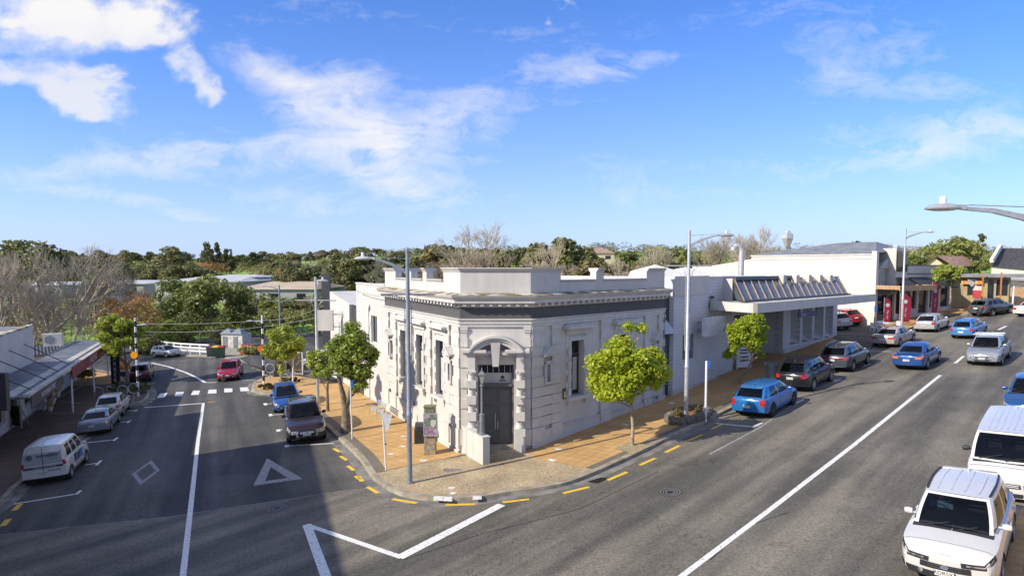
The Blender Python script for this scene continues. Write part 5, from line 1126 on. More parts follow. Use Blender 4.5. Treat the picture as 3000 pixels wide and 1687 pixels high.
    for sd in (1,-1):
        for t in p.get('handles',(.42,.74)):
            x,y,z=side(t,0); w=wid(L/2-x); b=MB(); b.box(x-.1,x+.08,min(w*.985*sd,(w+.03)*sd),max(w*.985*sd,(w+.03)*sd),belt-.16,belt-.125); b.build('door_handle',p.get('hm',pm),root)
    # door shut lines
    for sd in (1,-1):
        for t in p.get('doors',(.10,.50,.86)):
            x,y,z=side(t,0); s=L/2-x
            if min(abs(s-sf),abs(s-sr))<r+.1: continue
            b=MB(); pts=[sec(s,v) for v in (.3,1,2,3,4)]; 
            b.add([(px+o,(py+.004)*sd,pz) for px,py,pz in pts for o in (-.009,.009)],[(2*i,2*i+1,2*i+3,2*i+2) for i in range(4)]); b.build('door_seam',M_BLK,root)
    # wiper, seam around bonnet
    b=MB(); f=screen(1); 
    for a,c in (((-.75,.03),(-.1,.22)),((.0,.03),(.62,.20))): pa,pb=f(*a),f(*c); b.tube(Vector(pa)+Vector((.03,0,.03)),Vector(pb)+Vector((.03,0,.03)),.012,n=4)
    b.build('wiper',M_BLK,root)
    if rails:
        for sd in (1,-1):
            b=MB(); pts=[Vector(side(t,1)) for t in (.06,.12,.5,.85,.93)]; pts=[Vector((q.x,(q.y-.03)*sd,q.z+(.02 if i in (0,4) else p.get('railh',.09)))) for i,q in enumerate(pts)]; b.path(pts,.022,6); b.build('roof_rail',rails,root,smooth=60)
    if p.get('spoiler'):
        x,y,z=side(1,1); b=MB(); b.hexa([(x-.16,-y*.9,z-.03),(x+.10,-y*.93,z+.0),(x+.10,y*.93,z+.0),(x-.16,y*.9,z-.03)],[(x-.16,-y*.9,z+.01),(x+.1,-y*.93,z+.05),(x+.1,y*.93,z+.05),(x-.16,y*.9,z+.01)]); b.build('spoiler',pm,root)
    if p.get('tspoiler'):
        b=MB(); x=X(L)+.08; z=interp(deck,L-.1); b.box(x-.12,x+.08,-hw*.68,hw*.68,z+.12,z+.15); b.box(x-.04,x+.04,-hw*.6,-hw*.56,z,z+.12); b.box(x-.04,x+.04,hw*.56,hw*.6,z,z+.12); b.build('boot_spoiler',pm,root)
    if p.get('ribs'):
        for k in range(p['ribs']):
            u=-.62+1.24*k/(p['ribs']-1); b=MB(); pts=[roof(t,u) for t in (.08,.3,.5,.7,.92)]; b.add([(q[0],q[1]+o,q[2]+dz) for q in pts for o,dz in ((-.02,.0),(-.01,.014),(.01,.014),(.02,.0))],[(4*i+j,4*i+j+1,4*i+4+j+1,4*i+4+j) for i in range(4) for j in range(3)]); b.build('roof_rib',pm,root)
    b=MB(); x,y,z=roof(.9,0); b.add([(x-.06,0,z+.12),(x+.1,-.02,z-.01),(x+.1,.02,z-.01),(x-.09,.02,z-.01),(x-.09,-.02,z-.01)],[(0,1,2),(0,2,3),(0,3,4),(0,4,1)]); b.build('aerial',pm,root)
    ms=wheel_meshes(r,dark_rims,p.get('spokes',5))
    for s in (sf,sr):
        for sd in (1,-1):
            w=bpy.data.objects.new('wheel',None); C.objects.link(w); w.parent=root; w.empty_display_size=.1; w.location=(X(s),sd*(hw-.115),r); w.rotation_euler=(0,0,0 if sd<0 else math.pi)
            for nm,me in zip(('tyre','rim','brake_disc'),ms):
                o=bpy.data.objects.new(nm,me); C.objects.link(o); o.parent=w
    return root
def place(root,px,heading,near,L,scale=1.0,lift=0.0,steer=0):
    """near: 'r' if px marks the ground under the rear bumper, 'f' under the front bumper, 'c' centre; heading degrees from +Y towards +X"""
    g=G(*px); h=R(heading); f=Vector((math.sin(h),math.cos(h),0)); c=Vector(g)
    if near=='r': c=c+f*(L/2*scale)
    if near=='f': c=c-f*(L/2*scale)
    e=.5; sl=(gz(c.x+e)-gz(c.x-e))/(2*e); nrm=Vector((-sl,0,1)).normalized()
    f3=(f-nrm*f.dot(nrm)).normalized(); y=nrm.cross(f3); M=Matrix((f3,y,nrm)).transposed().to_4x4(); M.translation=Vector((c.x,c.y,gz(c.x)+.008+lift))
    root.matrix_world=M@Matrix.Diagonal((scale,scale,scale,1)); return root
def hatch(L=4.25,W=1.775,H=1.48,**k):
    d=dict(L=L,W=W,H=H,r=.315,fo=.82,ro=.80,belt=.93,deck=[(0,.62),(.06,.69),(.25,.76),(.7,.86),(1.1,.92),(L-.6,.98),(L-.12,.98),(L,.93)],cab=(1.02,1.86,L-.62,L-.10),pil=[(.10,.47),(.52,.80)],wb=.9,wt=.72,tail=.10,spoiler=1,pz=(.42,.60)); d.update(k); return d
def suv(L=4.5,W=1.84,H=1.68,**k):
    d=dict(L=L,W=W,H=H,r=.355,fo=.88,ro=.92,belt=1.06,sill=.30,deck=[(0,.74),(.06,.82),(.22,.90),(.7,.98),(1.15,1.04),(L-.6,1.08),(L-.12,1.08),(L,1.02)],cab=(1.12,1.86,L-.58,L-.10),pil=[(.09,.38),(.42,.68),(.72,.90)],wb=.9,wt=.74,tail=.10,spoiler=1,pz=(.52,.82),wsg=M_CG); d.update(k); return d
def sedan(L=4.6,W=1.78,H=1.46,**k):
    d=dict(L=L,W=W,H=H,r=.32,fo=.90,ro=1.02,belt=.92,deck=[(0,.60),(.06,.68),(.25,.75),(.7,.84),(1.2,.91),(2.6,.93),(L-1.0,.97),(L-.35,1.01),(L-.1,.99),(L,.90)],cab=(1.18,2.02,L-1.42,L-.62),pil=[(.10,.46),(.50,.82)],wb=.9,wt=.70,tail=.08,pz=(.40,.66),rwlo=.06); d.update(k); return d
def wagon(L=4.5,W=1.73,H=1.53,**k):
    d=hatch(L,W,H,cab=(1.05,1.85,L-.50,L-.10),pil=[(.08,.36),(.40,.64),(.68,.92)],dlamp=0,deck=[(0,.62),(.06,.69),(.25,.76),(.7,.86),(1.1,.92),(L-.6,.96),(L-.12,.96),(L,.9)]); d.update(k); return d
RDEG=math.degrees(math.atan2(RD.x,RD.y)); LDEG=math.degrees(math.atan2(LDIR.x,LDIR.y)); print('deg',RDEG,LDEG)
H1=RDEG+2
GP='cars parked nose to tail along the main street kerb'; GL='cars parked along the side street kerbs'; GM='cars driving on the main street'; GC='cars parked nose-in beyond the canopied branch'; GF='cars beyond the zebra crossing'
c=hatch(H=1.48,dlamp=0,tlp=(4.25-.10,4.25+.24,2.4,4.6)); place(make_car('parked_car','metallic blue hatchback with tall red tail lamps parked beside the rock planter','car',paint('blue_metallic_paint',(.02,.15,.42),.35),c,('HRF273','r'),dark_rims=True,glass=M_CG,group=GP),(2192,1226),H1-3,'r',4.25,1.0)
c=suv(4.6,1.82,1.70,dlamp=0,rbm=M_BLK,tlp=(4.6-.2,4.6+.28,3.0,4.6)); place(make_car('parked_car','glossy black four-wheel drive parked between the blue hatchback and the grey one','car',paint('black_paint',(.012,.012,.014)),c,('NKG232','r'),rails=M_BLK,group=GP),(2318,1150),H1-2,'r',4.6,.98)
c=suv(4.48,1.855,1.64,tbar=1,rbm=M_STEEL,tlp=(4.48-.25,4.48+.45,3.2,4.0)); place(make_car('parked_car','slate grey four-wheel drive with a full-width red tail bar and silver roof rails','car',paint('slate_grey_paint',(.07,.085,.10),.5),c,('KYL577','r'),lower=M_BLK,rails=M_CHR,group=GP),(2440,1092),H1,'r',4.48,.97)
c=sedan(4.85,1.84,1.45,tlp=(4.85-.3,4.85+.5,3.1,3.95)); place(make_car('parked_car','pale champagne saloon parked level with the car park entrance','car',paint('champagne_paint',(.42,.38,.34),.45),c,None,group=GP),(2586,1019),H1+3,'r',4.85,.93)
c=hatch(4.45,1.725,1.49,cab=(1.0,2.0,3.35,4.35),tlp=(4.45-.25,4.45+.22,2.8,4.4)); place(make_car('parked_car','silver liftback parked beside the third tall lamp','car',paint('silver_paint',(.48,.48,.47),.5),c,('FZB462','r'),glass=M_CG,group=GP),(2707,975),H1+2,'r',4.45,.95)
c=suv(4.37,1.80,1.61,tlp=(4.37-.3,4.37+.4,3.3,4.1),rbm=M_STEEL); place(make_car('parked_car','dark grey crossover parked side-on in front of the yellow brick takeaway','car',paint('gunmetal_paint',(.09,.10,.11),.5),c,None,lower=M_BLK,rails=M_BLK,group=GP),(2861,928),H1+22,'r',4.37,.97)
c=sedan(4.6,1.80,1.44); place(make_car('parked_car','white saloon cut by the right edge beyond the roof-rack car','car',paint('white_paint',(.56,.545,.515),0),c,None,group=GP),(2996,930),H1+22,'r',4.6,1.0)
c=sedan(4.57,1.76,1.49,tspoiler=1,tlm=M_TLA,tlp=(4.57-.25,4.57+.42,3.2,4.1),rg=M_CG,pil=[(.10,.46),(.50,.82)]); place(make_car('driving_car','bright blue saloon with a boot spoiler driving away in the near lane','car',paint('bright_blue_paint',(.015,.075,.26),.45),c,('KTD985','r'),group=GM),(2657,1086),H1,'r',4.57,.97)
c=wagon(4.43,1.67,1.52,tlp=(4.43-.15,4.43+.22,2.9,4.4)); place(make_car('driving_car','light blue estate car with roof rails driving away ahead of the bright blue saloon','car',paint('light_blue_paint',(.06,.20,.46),.35),c,None,rails=M_BLK,glass=M_CGL,group=GM),(2816,994),H1+3,'r',4.43,.92)
c=suv(4.64,1.80,1.68,gbars=3,hl=(-.45,.4,3.0,4.1),grille=(2.9,3.8),mm=M_CHR); oc=make_car('driving_car','silver grey four-wheel drive with white roof bars driving towards the camera','car',paint('silver_grey_paint',(.27,.29,.32),.5),c,('HWG458','f'),lower=paint('silver_paint',(.48,.48,.47)),rails=M_STEEL,group=GM)
for sx in (.25,-.55): b=MB(); b.box(sx-.04,sx+.04,-.78,.78,1.72,1.76); b.build('roof_bar',M_WPOLE,oc)
place(oc,(2877,1074),H1+180-1,'f',4.64,.94)
c=suv(4.4,1.855,1.69,cab=(1.0,1.75,3.88,4.3),gbars=2,gbm=M_BLK,hl=(-.62,.30,3.35,4.1),hlm=M_BLK,drl=1,fb=1.5,gw=-.40,railh=.04,grille=(1.9,3.3),ribs=4,pz=(.50,.8),nose=.16,deck=[(0,.84),(.06,.92),(.22,.98),(.7,1.03),(1.15,1.07),(3.8,1.10),(4.28,1.10),(4.4,1.04)],wsg=M_CG); rv=make_car('parked_car','white four-wheel drive filling the bottom right corner, parked facing the camera','car',paint('white_paint',(.56,.545,.515)),c,('RDR597','f'),lower=M_BLK,rails=M_BLK,group=GP); place(rv,(2772,1734),H1+180-4,'f',4.4,1.0)
# high-roof minibus
c=dict(L=4.7,W=1.84,H=1.90,r=.33,fo=.95,ro=1.1,belt=1.16,sill=.26,deck=[(0,.82),(.08,.92),(.3,1.04),(.55,1.13),(.9,1.17),(4.5,1.18),(4.7,1.15)],cab=(.55,1.15,4.55,4.66),pil=[(.03,.22),(.26,.60),(.63,.95)],wb=.93,wt=.80,nose=.12,tail=.05,pz=(.45,.7),ribs=7,gbars=2,gbm=M_TRIM if 0 else mat('white_plastic',(.6,.6,.6),.4),grille=(2.6,3.6),hl=(-.5,.25,2.4,3.6),mm=M_BLK,taper=.08,rdrop=0,ctaper=.04)
vn=make_car('parked_van','white minibus with a ribbed roof parked behind the white four-wheel drive','van',paint('white_paint',(.56,.545,.515)),c,None,lower=mat('grey_plastic',(.16,.165,.17),.6),group=GP); place(vn,(2942,1482),H1+180-4,'f',4.7,1.0)
c=hatch(4.2,1.76,1.47); place(make_car('parked_car','deep blue car cut by the right edge, parked behind the white minibus','car',paint('deep_blue_paint',(.01,.07,.22),.4),c,None,group=GP),(3012,1232),H1+180-2,'f',4.2,1.0)
# side street
c=dict(L=4.2,W=1.83,H=1.82,r=.31,fo=.85,ro=.62,belt=1.12,sill=.26,deck=[(0,.72),(.06,.80),(.25,.92),(.8,1.05),(1.15,1.10),(4.0,1.14),(4.2,1.12)],cab=(1.05,1.75,4.02,4.16),pil=[(.07,.34),(.40,.62),(.68,.90)],wb=.94,wt=.80,tail=.05,pz=(.45,.62),rwlo=1.0-.12,taper=.10,rdrop=0,ctaper=.05,ribs=6,tlp=(4.2-.08,4.2+.12,2.8,4.6),rbm=mat('grey_plastic',(.16,.165,.17),.6))
vn=make_car('parked_van','white panel van with grey lettered back doors parked at the left kerb','van',paint('white_paint',(.56,.545,.515)),c,('PJA642','r'),lower=mat('grey_plastic',(.16,.165,.17)),group=GL); M_VG=mat('grey_vinyl',(.33,.34,.35),.5,var=.03)
x=-2.1-.065
b=MB(); b.box(x-.012,x,-.72,.72,1.02,1.52); b.build('back_panel',M_VG,vn)
b=MB(); b.box(x-.02,x-.008,-.01,.01,.5,1.75); b.build('door_seam',M_BLK,vn); b=MB(); b.box(x-.018,x-.004,-.76,.76,.82,.90); b.build('black_band',M_BLK,vn)
Mr=lambda y,z:face((x-.022,y,z),(0,-1,0))
text('Incredible',.21,M_PTXT,Mr(-.18,1.40),vn); text('group',.12,mat('mid_grey',(.2,.2,.21)),Mr(-.42,1.25),vn); text('COMMERCIAL ONLINE SERVICES',.062,M_WHITE,Mr(-.05,.86),vn); text('09 525 7750',.10,M_PTXT,Mr(-.42,.68),vn)
b=MB(); 
for rr in (.12,.075,.035): b.lathe([(rr,0),(rr,.006),(rr-.022,.006),(rr-.022,0)],20,M=Matrix.Rotation(R(-90),4,'Y'),o=(x-.02,.50,1.36),cap=False)
b.build('swirl_emblem',M_PTXT,vn)
for i,y in enumerate((.5,.18,-.14,-.46)): b=MB(); b.lathe([(.045,0),(.045,.005),(.03,.005),(.03,0)],14,M=Matrix.Rotation(R(-90),4,'Y'),o=(x-.02,y,1.12),cap=False); b.build('small_emblem',M_WHITE,vn)
b=MB(); b.box(-.9,.5,-.93,-.915,.62,1.0); b.build('side_graphic',mat('blue_black_vinyl',(.02,.02,.025),.4,col2=(.03,.16,.42),scale=2.4,lo=.45,hi=.55),vn)
place(vn,(134,1421),LDEG+3,'r',4.2,.90)
c=sedan(4.74,1.795,1.44,tlp=(4.74-.3,4.74+.45,3.3,4.2),tlm=M_HL); place(make_car('parked_car','grey-blue saloon with clear tail lamps parked ahead of the lettered van','car',paint('steel_blue_paint',(.20,.23,.27),.5),c,('DEZ243','r'),group=GL),(272,1278),LDEG+2,'r',4.74,.86)
c=hatch(3.9,1.65,1.49,belt=.95,tlp=(3.9-.2,3.9+.25,2.8,4.4)); place(make_car('parked_car','small silver hatchback parked third from the lettered van','car',paint('silver_paint',(.48,.48,.47),.5),c,None,group=GL),(316,1228),LDEG+3,'r',3.9,.92)
c=suv(4.5,1.80,1.68,tlp=(4.5-.2,4.5+.3,3.0,4.4)); place(make_car('parked_car','dark maroon four-wheel drive parked beyond the left planter tree','car',paint('maroon_paint',(.07,.012,.022),.3),c,None,group=GF),(411,1122),LDEG-1,'r',4.5,.92)
c=suv(4.54,1.84,1.68,gbars=2,grille=(2.4,3.6),hl=(-.5,.4,3.2,4.2)); place(make_car('driving_car','bright red four-wheel drive driving up to the zebra crossing','car',paint('candy_red_paint',(.33,.008,.03),.3),c,('JXB117','f'),lower=M_BLK,group=GF),(668,1118),162,'f',4.54,.90)
c=suv(4.36,1.79,1.55,fo=.9,belt=1.02); place(make_car('parked_car','silver grey coupe-like crossover parked by the white rail fence','car',paint('mid_silver_paint',(.30,.31,.33),.5),c,None,lower=M_BLK,group=GF),(518,1046),118,'f',4.36,.86)
c=dict(L=5.2,W=1.9,H=2.3,r=.34,fo=.95,ro=1.1,belt=1.3,sill=.3,deck=[(0,.85),(.1,1.0),(.8,1.15),(1.2,1.25),(5.0,1.3),(5.2,1.28)],cab=(.9,1.9,5.0,5.16),pil=[(.08,.3)],wb=.94,wt=.78,tail=.05,pz=(.45,.7),rwlo=.4,taper=.1,ctaper=.05)
place(make_car('parked_van','white high-roof van partly hidden behind the left planter tree','van',paint('white_paint',(.56,.545,.515)),c,None,lower=M_BLK,group=GF),(432,1036),150,'f',5.2,.95)
c=hatch(3.83,1.675,1.525,taper=.2,cab=(.72,1.75,3.35,3.73),belt=.95,hl=(-.3,.55,3.0,4.2)); place(make_car('parked_car','small blue hatchback parked behind the maroon car at the side-street kerb','car',paint('mid_blue_paint',(.012,.085,.30),.35),c,None,group=GL),(846,1210),LDEG+180+2,'f',3.83,.98)
c=suv(4.6,1.815,1.69,gbars=3,grille=(2.6,3.7),hl=(-.5,.35,3.0,4.1)); place(make_car('parked_car','dark plum four-wheel drive with a chrome grille parked nearest the corner on the side street','car',paint('plum_paint',(.020,.007,.011),.35),c,('MJT393','f'),rails=None,group=GL),(902,1302),LDEG+180+4,'f',4.6,1.03)
c=suv(3.65,1.6,1.70,r=.34,fo=.6,ro=.75,belt=1.08,cab=(1.15,1.5,3.4,3.55),pil=[(.08,.48),(.55,.92)],deck=[(0,.92),(.1,.98),(1.1,1.04),(3.5,1.08),(3.65,1.05)],spoiler=0); place(make_car('parked_car','small boxy white four-wheel drive seen side-on behind the path trees','car',paint('cream_white_paint',(.60,.59,.55)),c,None,lower=M_BLK,group=GF),(884,1086),-104,'f',3.65,1.0)
for lab,pm_,px,hd in (('silver hatchback nearest the white branch wall in the car park',paint('silver_paint',(.48,.48,.47)),(2476,972),-6),('red hatchback between the two silver-white cars in the car park',paint('candy_red_paint',(.33,.008,.03)),(2508,960),-6),('white estate car with tall red lamps nearest the brick hall wall in the car park',paint('white_paint',(.56,.545,.515)),(2532,952),-6)):
    c=suv(4.3,1.75,1.62,dlamp=1,deck=[(0,.74),(.06,.82),(.22,.90),(.7,.98),(1.15,1.04),(3.7,1.0),(4.18,1.0),(4.3,.96)]); place(make_car('parked_car',lab,'car',pm_,c,None,glass=M_CG,group=GC),px,hd,'r',4.3,.95,lift=.14)

# driver of the near white four-wheel drive
def person_bust(root_loc_M,label):
    r=thing('person',label,'person'); b=MB()
    b.lathe([(.15,0),(.19,.14),(.205,.30),(.17,.40),(.07,.46),(.055,.52)],14,M=Matrix.Diagonal((.62,1.0,1,1))); sh=b
    for s in (-1,1): sh.path([Vector((0,s*.19,.36)),Vector((.10,s*.24,.16)),Vector((.36,s*.16,.10))],[.065,.05,.038],8)
    sh.build('shirt',mat('pale_blue_shirt',(.30,.42,.60),.8,var=.1),r,smooth=60)
    b=MB(); b.lathe([(.0,.50),(.055,.51),(.078,.57),(.085,.64),(.075,.71),(.04,.75),(0,.755)],14,M=Matrix.Diagonal((1.1,.92,1,1)),o=(.02,0,0)); b.lathe([(.012,0),(.02,.03),(.008,.06)],6,o=(.11,0,.61)); b.build('head',mat('skin',(.42,.25,.17),.6,var=.1),r,smooth=60)
    b=MB(); b.lathe([(.088,.66),(.085,.72),(.05,.77),(0,.78)],14,M=Matrix.Diagonal((1.05,.98,1,1)),o=(.0,0,0)); b.build('hair',mat('dark_hair',(.03,.02,.015),.8),r,smooth=60)
    r.matrix_world=root_loc_M; return r
person_bust(rv.matrix_world@Matrix.Translation((4.4/2-2.12,-.36,.90))@Matrix.Scale(.92,4),'driver in a pale blue shirt at the wheel of the near white four-wheel drive')
# ------------------------------------------------------------------ vegetation
import numpy as np
def leafmat(name,c1,c2,tr=.35,rough=.55,scale=1.2):
    m=bpy.data.materials.new(name); m.use_nodes=True; N=m.node_tree.nodes; b=N['Principled BSDF']; b.inputs['Roughness'].default_value=rough; b.inputs['Specular IOR Level'].default_value=.35
    oi=NN(m,'ShaderNodeObjectInfo'); tc=NN(m,'ShaderNodeTexCoord'); n=NN(m,'ShaderNodeTexNoise'); n.inputs['Scale'].default_value=scale; n.inputs['Detail'].default_value=8; n.inputs['Roughness'].default_value=.75; lk(m,tc.outputs['Object'],n.inputs['Vector'])
    ad=NN(m,'ShaderNodeMath',operation='MULTIPLY_ADD'); lk(m,oi.outputs['Random'],ad.inputs[0]); ad.inputs[1].default_value=.35; lk(m,n.outputs[0],ad.inputs[2])
    mr=NN(m,'ShaderNodeMapRange'); mr.inputs[1].default_value=.42; mr.inputs[2].default_value=.92; lk(m,ad.outputs[0],mr.inputs[0])
    mx=NN(m,'ShaderNodeMix',data_type='RGBA'); mx.inputs[6].default_value=(*c1,1); mx.inputs[7].default_value=(*c2,1); lk(m,mr.outputs[0],mx.inputs[0]); lk(m,mx.outputs[2],b.inputs['Base Color'])
    t=NN(m,'ShaderNodeBsdfTranslucent'); lk(m,mx.outputs[2],t.inputs[0]); ms=NN(m,'ShaderNodeMixShader'); ms.inputs[0].default_value=tr; lk(m,b.outputs[0],ms.inputs[1]); lk(m,t.outputs[0],ms.inputs[2]); lk(m,ms.outputs[0],N['Material Output'].inputs[0]); return m
M_LIME=leafmat('lime_leaves',(.25,.33,.02),(.55,.60,.05),.42,.4,2.5)
M_LF=leafmat('street_tree_leaves',(.17,.24,.04),(.44,.49,.09),.35,.4,2)
M_LY=leafmat('yellow_green_leaves',(.23,.29,.035),(.46,.50,.08),.4,.45,2)
M_DG=leafmat('dark_evergreen_leaves',(.080,.095,.038),(.27,.26,.10),.22,.6,.35)
M_MG=leafmat('mid_green_leaves',(.10,.135,.034),(.33,.34,.10),.3,.55,.3)
M_OL=leafmat('olive_leaves',(.12,.11,.04),(.31,.25,.11),.3,.6,.3)
M_YG=leafmat('bright_shrub_leaves',(.18,.24,.03),(.42,.44,.08),.35,.55,.3)
M_AU=leafmat('autumn_leaves',(.25,.13,.045),(.52,.30,.11),.35,.6,.4)
M_TW=mat('grey_twigs',(.34,.295,.22),.9,var=.3,scale=.6); M_TW2=mat('brown_twigs',(.21,.15,.115),.9,var=.3,scale=.6); M_BARK=mat('bark',(.17,.135,.095),.9,var=.4,scale=5,bump=.8,bscale=14); M_BARKP=mat('pale_bark',(.30,.25,.17),.9,var=.35,scale=5,bump=.6,bscale=14)
def leaves_mesh(name,clumps,nl,size,seed,m,up=.35,shell=.55):
    rs=np.random.RandomState(seed); K=len(clumps); w=np.array([c[3]**2 for c in clumps]); idx=rs.choice(K,nl,p=w/w.sum()); cl=np.array(clumps)
    d=rs.normal(size=(nl,3)); d/=np.linalg.norm(d,axis=1)[:,None]; rr=(shell+(1-shell)*rs.rand(nl))**1.0
    c=cl[idx]; sq=np.stack([np.ones(nl),np.ones(nl),np.full(nl,.8)],1); pos=c[:,:3]+d*rr[:,None]*c[:,3:4]*sq
    nrm=d*.7+rs.normal(size=(nl,3))*.55+np.array([0,0,up]); nrm/=np.linalg.norm(nrm,axis=1)[:,None]
    a=np.cross(nrm,rs.normal(size=(nl,3))); a/=np.linalg.norm(a,axis=1)[:,None]; b=np.cross(nrm,a); s=size*(.6+.8*rs.rand(nl))[:,None]
    v=np.stack([pos-a*s,pos-b*s*.5+nrm*s*.12,pos+a*s,pos+b*s*.5+nrm*s*.12],1).reshape(-1,3)
    me=bpy.data.meshes.new(name); me.vertices.add(nl*4); me.vertices.foreach_set('co',v.ravel()); me.loops.add(nl*4); me.loops.foreach_set('vertex_index',np.arange(nl*4)); me.polygons.add(nl); me.polygons.foreach_set('loop_start',np.arange(nl)*4); me.polygons.foreach_set('loop_total',np.full(nl,4)); me.materials.append(m); me.update(); me.validate(); return me
def mkclumps(kind,seed):
    rnd=random.Random(seed); out=[]
    if kind=='round':
        for i in range(30):
            a=rnd.uniform(0,6.28); z=rnd.uniform(-.75,1); r=math.sqrt(max(0,1-z*z))*rnd.uniform(.45,1); out.append((r*.42*math.cos(a),r*.42*math.sin(a),.60+z*.31,rnd.uniform(.09,.17)))
    elif kind=='spread':
        for i in range(34):
            a=rnd.uniform(0,6.28); z=rnd.uniform(-.3,1); r=math.sqrt(max(0,1-z*z))*rnd.uniform(.5,1.1); out.append((r*.62*math.cos(a),r*.62*math.sin(a),.62+z*.3,rnd.uniform(.09,.17)))
    elif kind=='pine':
        for i in range(30):
            z=rnd.uniform(0,1); r=(1-z)**.7*.34*rnd.uniform(.4,1.1); a=rnd.uniform(0,6.28); out.append((r*math.cos(a),r*math.sin(a),.28+z*.68,rnd.uniform(.05,.11)*(1.35-z*.7)))
    elif kind=='column':
        for i in range(20):
            z=rnd.uniform(0,1); r=.10*(1-z**3); a=rnd.uniform(0,6.28); out.append((r*math.cos(a),r*math.sin(a),.08+z*.86,rnd.uniform(.06,.10)*(1.2-z*.6)))
    elif kind=='bush':
        for i in range(26):
            a=rnd.uniform(0,6.28); z=rnd.uniform(0,1); r=math.sqrt(max(0,1-z*z))*rnd.uniform(.4,1.05); out.append((r*.6*math.cos(a),r*.6*math.sin(a),.12+z*.72,rnd.uniform(.12,.22)))
    return out
def branchy(name,seed,depth,m,spread=.5,r0=.02,seglen=.30,up=.25,kids=(3,4),lim=3400,n=3,start=.0,norm=0):
    rnd=random.Random(seed); b=MB(); cnt=[0]
    def rec(p,d,l,r,k):
        if cnt[0]>lim: return
        segs=2 if k>1 else 1; q=p
        for i in range(segs):
            d=(d+Vector((rnd.gauss(0,.13),rnd.gauss(0,.13),rnd.gauss(0,.08)))).normalized(); q2=q+d*(l/segs); b.tube(q,q2,r*(1-.3*i/segs),r*(1-.3*(i+1)/segs),n=n if k<depth-1 else 6,cap=False); cnt[0]+=1; q=q2
        if k==0: return
        for i in range(rnd.randint(*kids)):
            dd=(d+Vector((rnd.gauss(0,spread),rnd.gauss(0,spread),rnd.gauss(up*.5,spread*.6)))).normalized(); rec(q,dd,l*rnd.uniform(.62,.86),r*.62,k-1)
    rec(Vector((0,0,-.03)),Vector((0,0,1)),seglen,r0,depth)
    if norm:
        zm=max(v[2] for v in b.v); wm=sorted(abs(v[0]) for v in b.v)[int(len(b.v)*.97)]; sw=norm/wm; b.v=[(v[0]*sw,v[1]*sw,v[2]/zm) for v in b.v]
    o=b.build(name,m); return o
PROTO={}
def proto(key,label,kind,seed,m,nl,size,bare=None,trunk=True):
    root=thing(key,label,'tree',(0,-500,0))
    if kind:
        me=leaves_mesh('crown',mkclumps(kind,seed),nl,size,seed,m); o=bpy.data.objects.new('crown',me); C.objects.link(o); o.parent=root
        t=branchy('trunk',seed,3,M_BARKP if kind=='round' else M_BARK,.55,.022,.26,.4,lim=60,n=5); t.parent=root
    else:
        t=branchy('trunk',seed,bare[0],m,bare[1],bare[2],bare[3],bare[4],bare[5],lim=bare[6],norm=.40); t.parent=root; t.name='branches'
    PROTO.setdefault(key,[]).append(root); return root
for s in (1,2,3): proto('round_tree','proto','round',s,M_MG,2600,.032)
for s in (4,5,6): proto('evergreen_tree','proto','round',s,M_DG,2600,.034)
for s in (7,8): proto('spreading_tree','proto','spread',s,M_MG,2800,.034)
for s in (9,10,11): proto('pine_tree','proto','pine',s,M_DG,2000,.035)
for s in (12,13): proto('conifer','proto','column',s,M_DG,1500,.03)
for s in (14,15): proto('olive_bush','proto','bush',s,M_OL,2400,.05)
for s in (16,17): proto('bright_shrub','proto','bush',s,M_YG,2400,.05)
for s in (18,19,32): proto('dark_bush','proto','bush',s,M_DG,2400,.05)
for s in (20,21): proto('autumn_tree','proto','round',s,M_AU,1300,.026)
for s in (22,23,24): proto('bare_tree','proto',None,s,M_TW,0,0,(6,.38,.013,.20,.5,(3,4),14000))
for s in (25,26): proto('brown_bare_tree','proto',None,s,M_TW2,0,0,(6,.44,.011,.18,.45,(3,4),12000))
used=set()
def tree(kind,label,loc,h,w=1.0,group=None):
    ps=PROTO[kind]; p=random.choice([q for q in ps if q.name not in used] or ps)
    rz=random.uniform(0,6.28)
    if p.name not in used:
        used.add(p.name); r=p; r['label']=label; r.location=loc; r.rotation_euler=(0,0,rz); r.scale=(h*w,h*w,h)
    else: r=dup(p,label,loc,rz,(h*w,h*w,h))
    if group: r['group']=group
    elif 'group' in r.keys(): del r['group']
    return r
def tpx(kind,label,x,yt,Y,w=1.0,yb=None,group=None,minh=2.0):
    """tree whose top shows at display pixel (x,yt) at depth Y; base on the terrain"""
    x,yt=x*DS,yt*DS; top=P(x,yt,Y); z0=terr(top.x,Y)
    h=max(minh,(top.z-z0)); return tree(kind,label,(top.x,Y,z0-.1),h,w,group)
def near(kinds,x): return random.choice(kinds)
# far ridge
random.seed(11)
G1='trees along the far ridge'
x=-30
while x<2650:
    Y=random.uniform(420,620); yt=random.uniform(628,641)
    if 780<x<1520: yt-=random.uniform(2,14)
    if 480<x<620: yt=random.uniform(632,642); Y=560
    k=random.choice(['evergreen_tree','round_tree','pine_tree','dark_bush','olive_bush','olive_bush','brown_bare_tree']); lab={'evergreen_tree':'rounded dark evergreen on the far ridge line','round_tree':'mid green rounded tree on the far ridge line','pine_tree':'dark ragged pine on the far ridge line','dark_bush':'low dark clump on the far ridge line','olive_bush':'low olive clump on the far ridge line','brown_bare_tree':'brown leafless tree on the far ridge line'}[k]
    top=P(x*DS,yt*DS,Y); h=max(7,min(22,top.z-terr(top.x,Y))); z=top.z-h
    tree(k,lab,(top.x,Y,min(z,terr(top.x,Y))),h+max(0,z-terr(top.x,Y)) if z>terr(top.x,Y) else h,random.uniform(1.0,1.7),G1); x+=random.uniform(14,26)
G2='trees on the middle hillside'
x=0
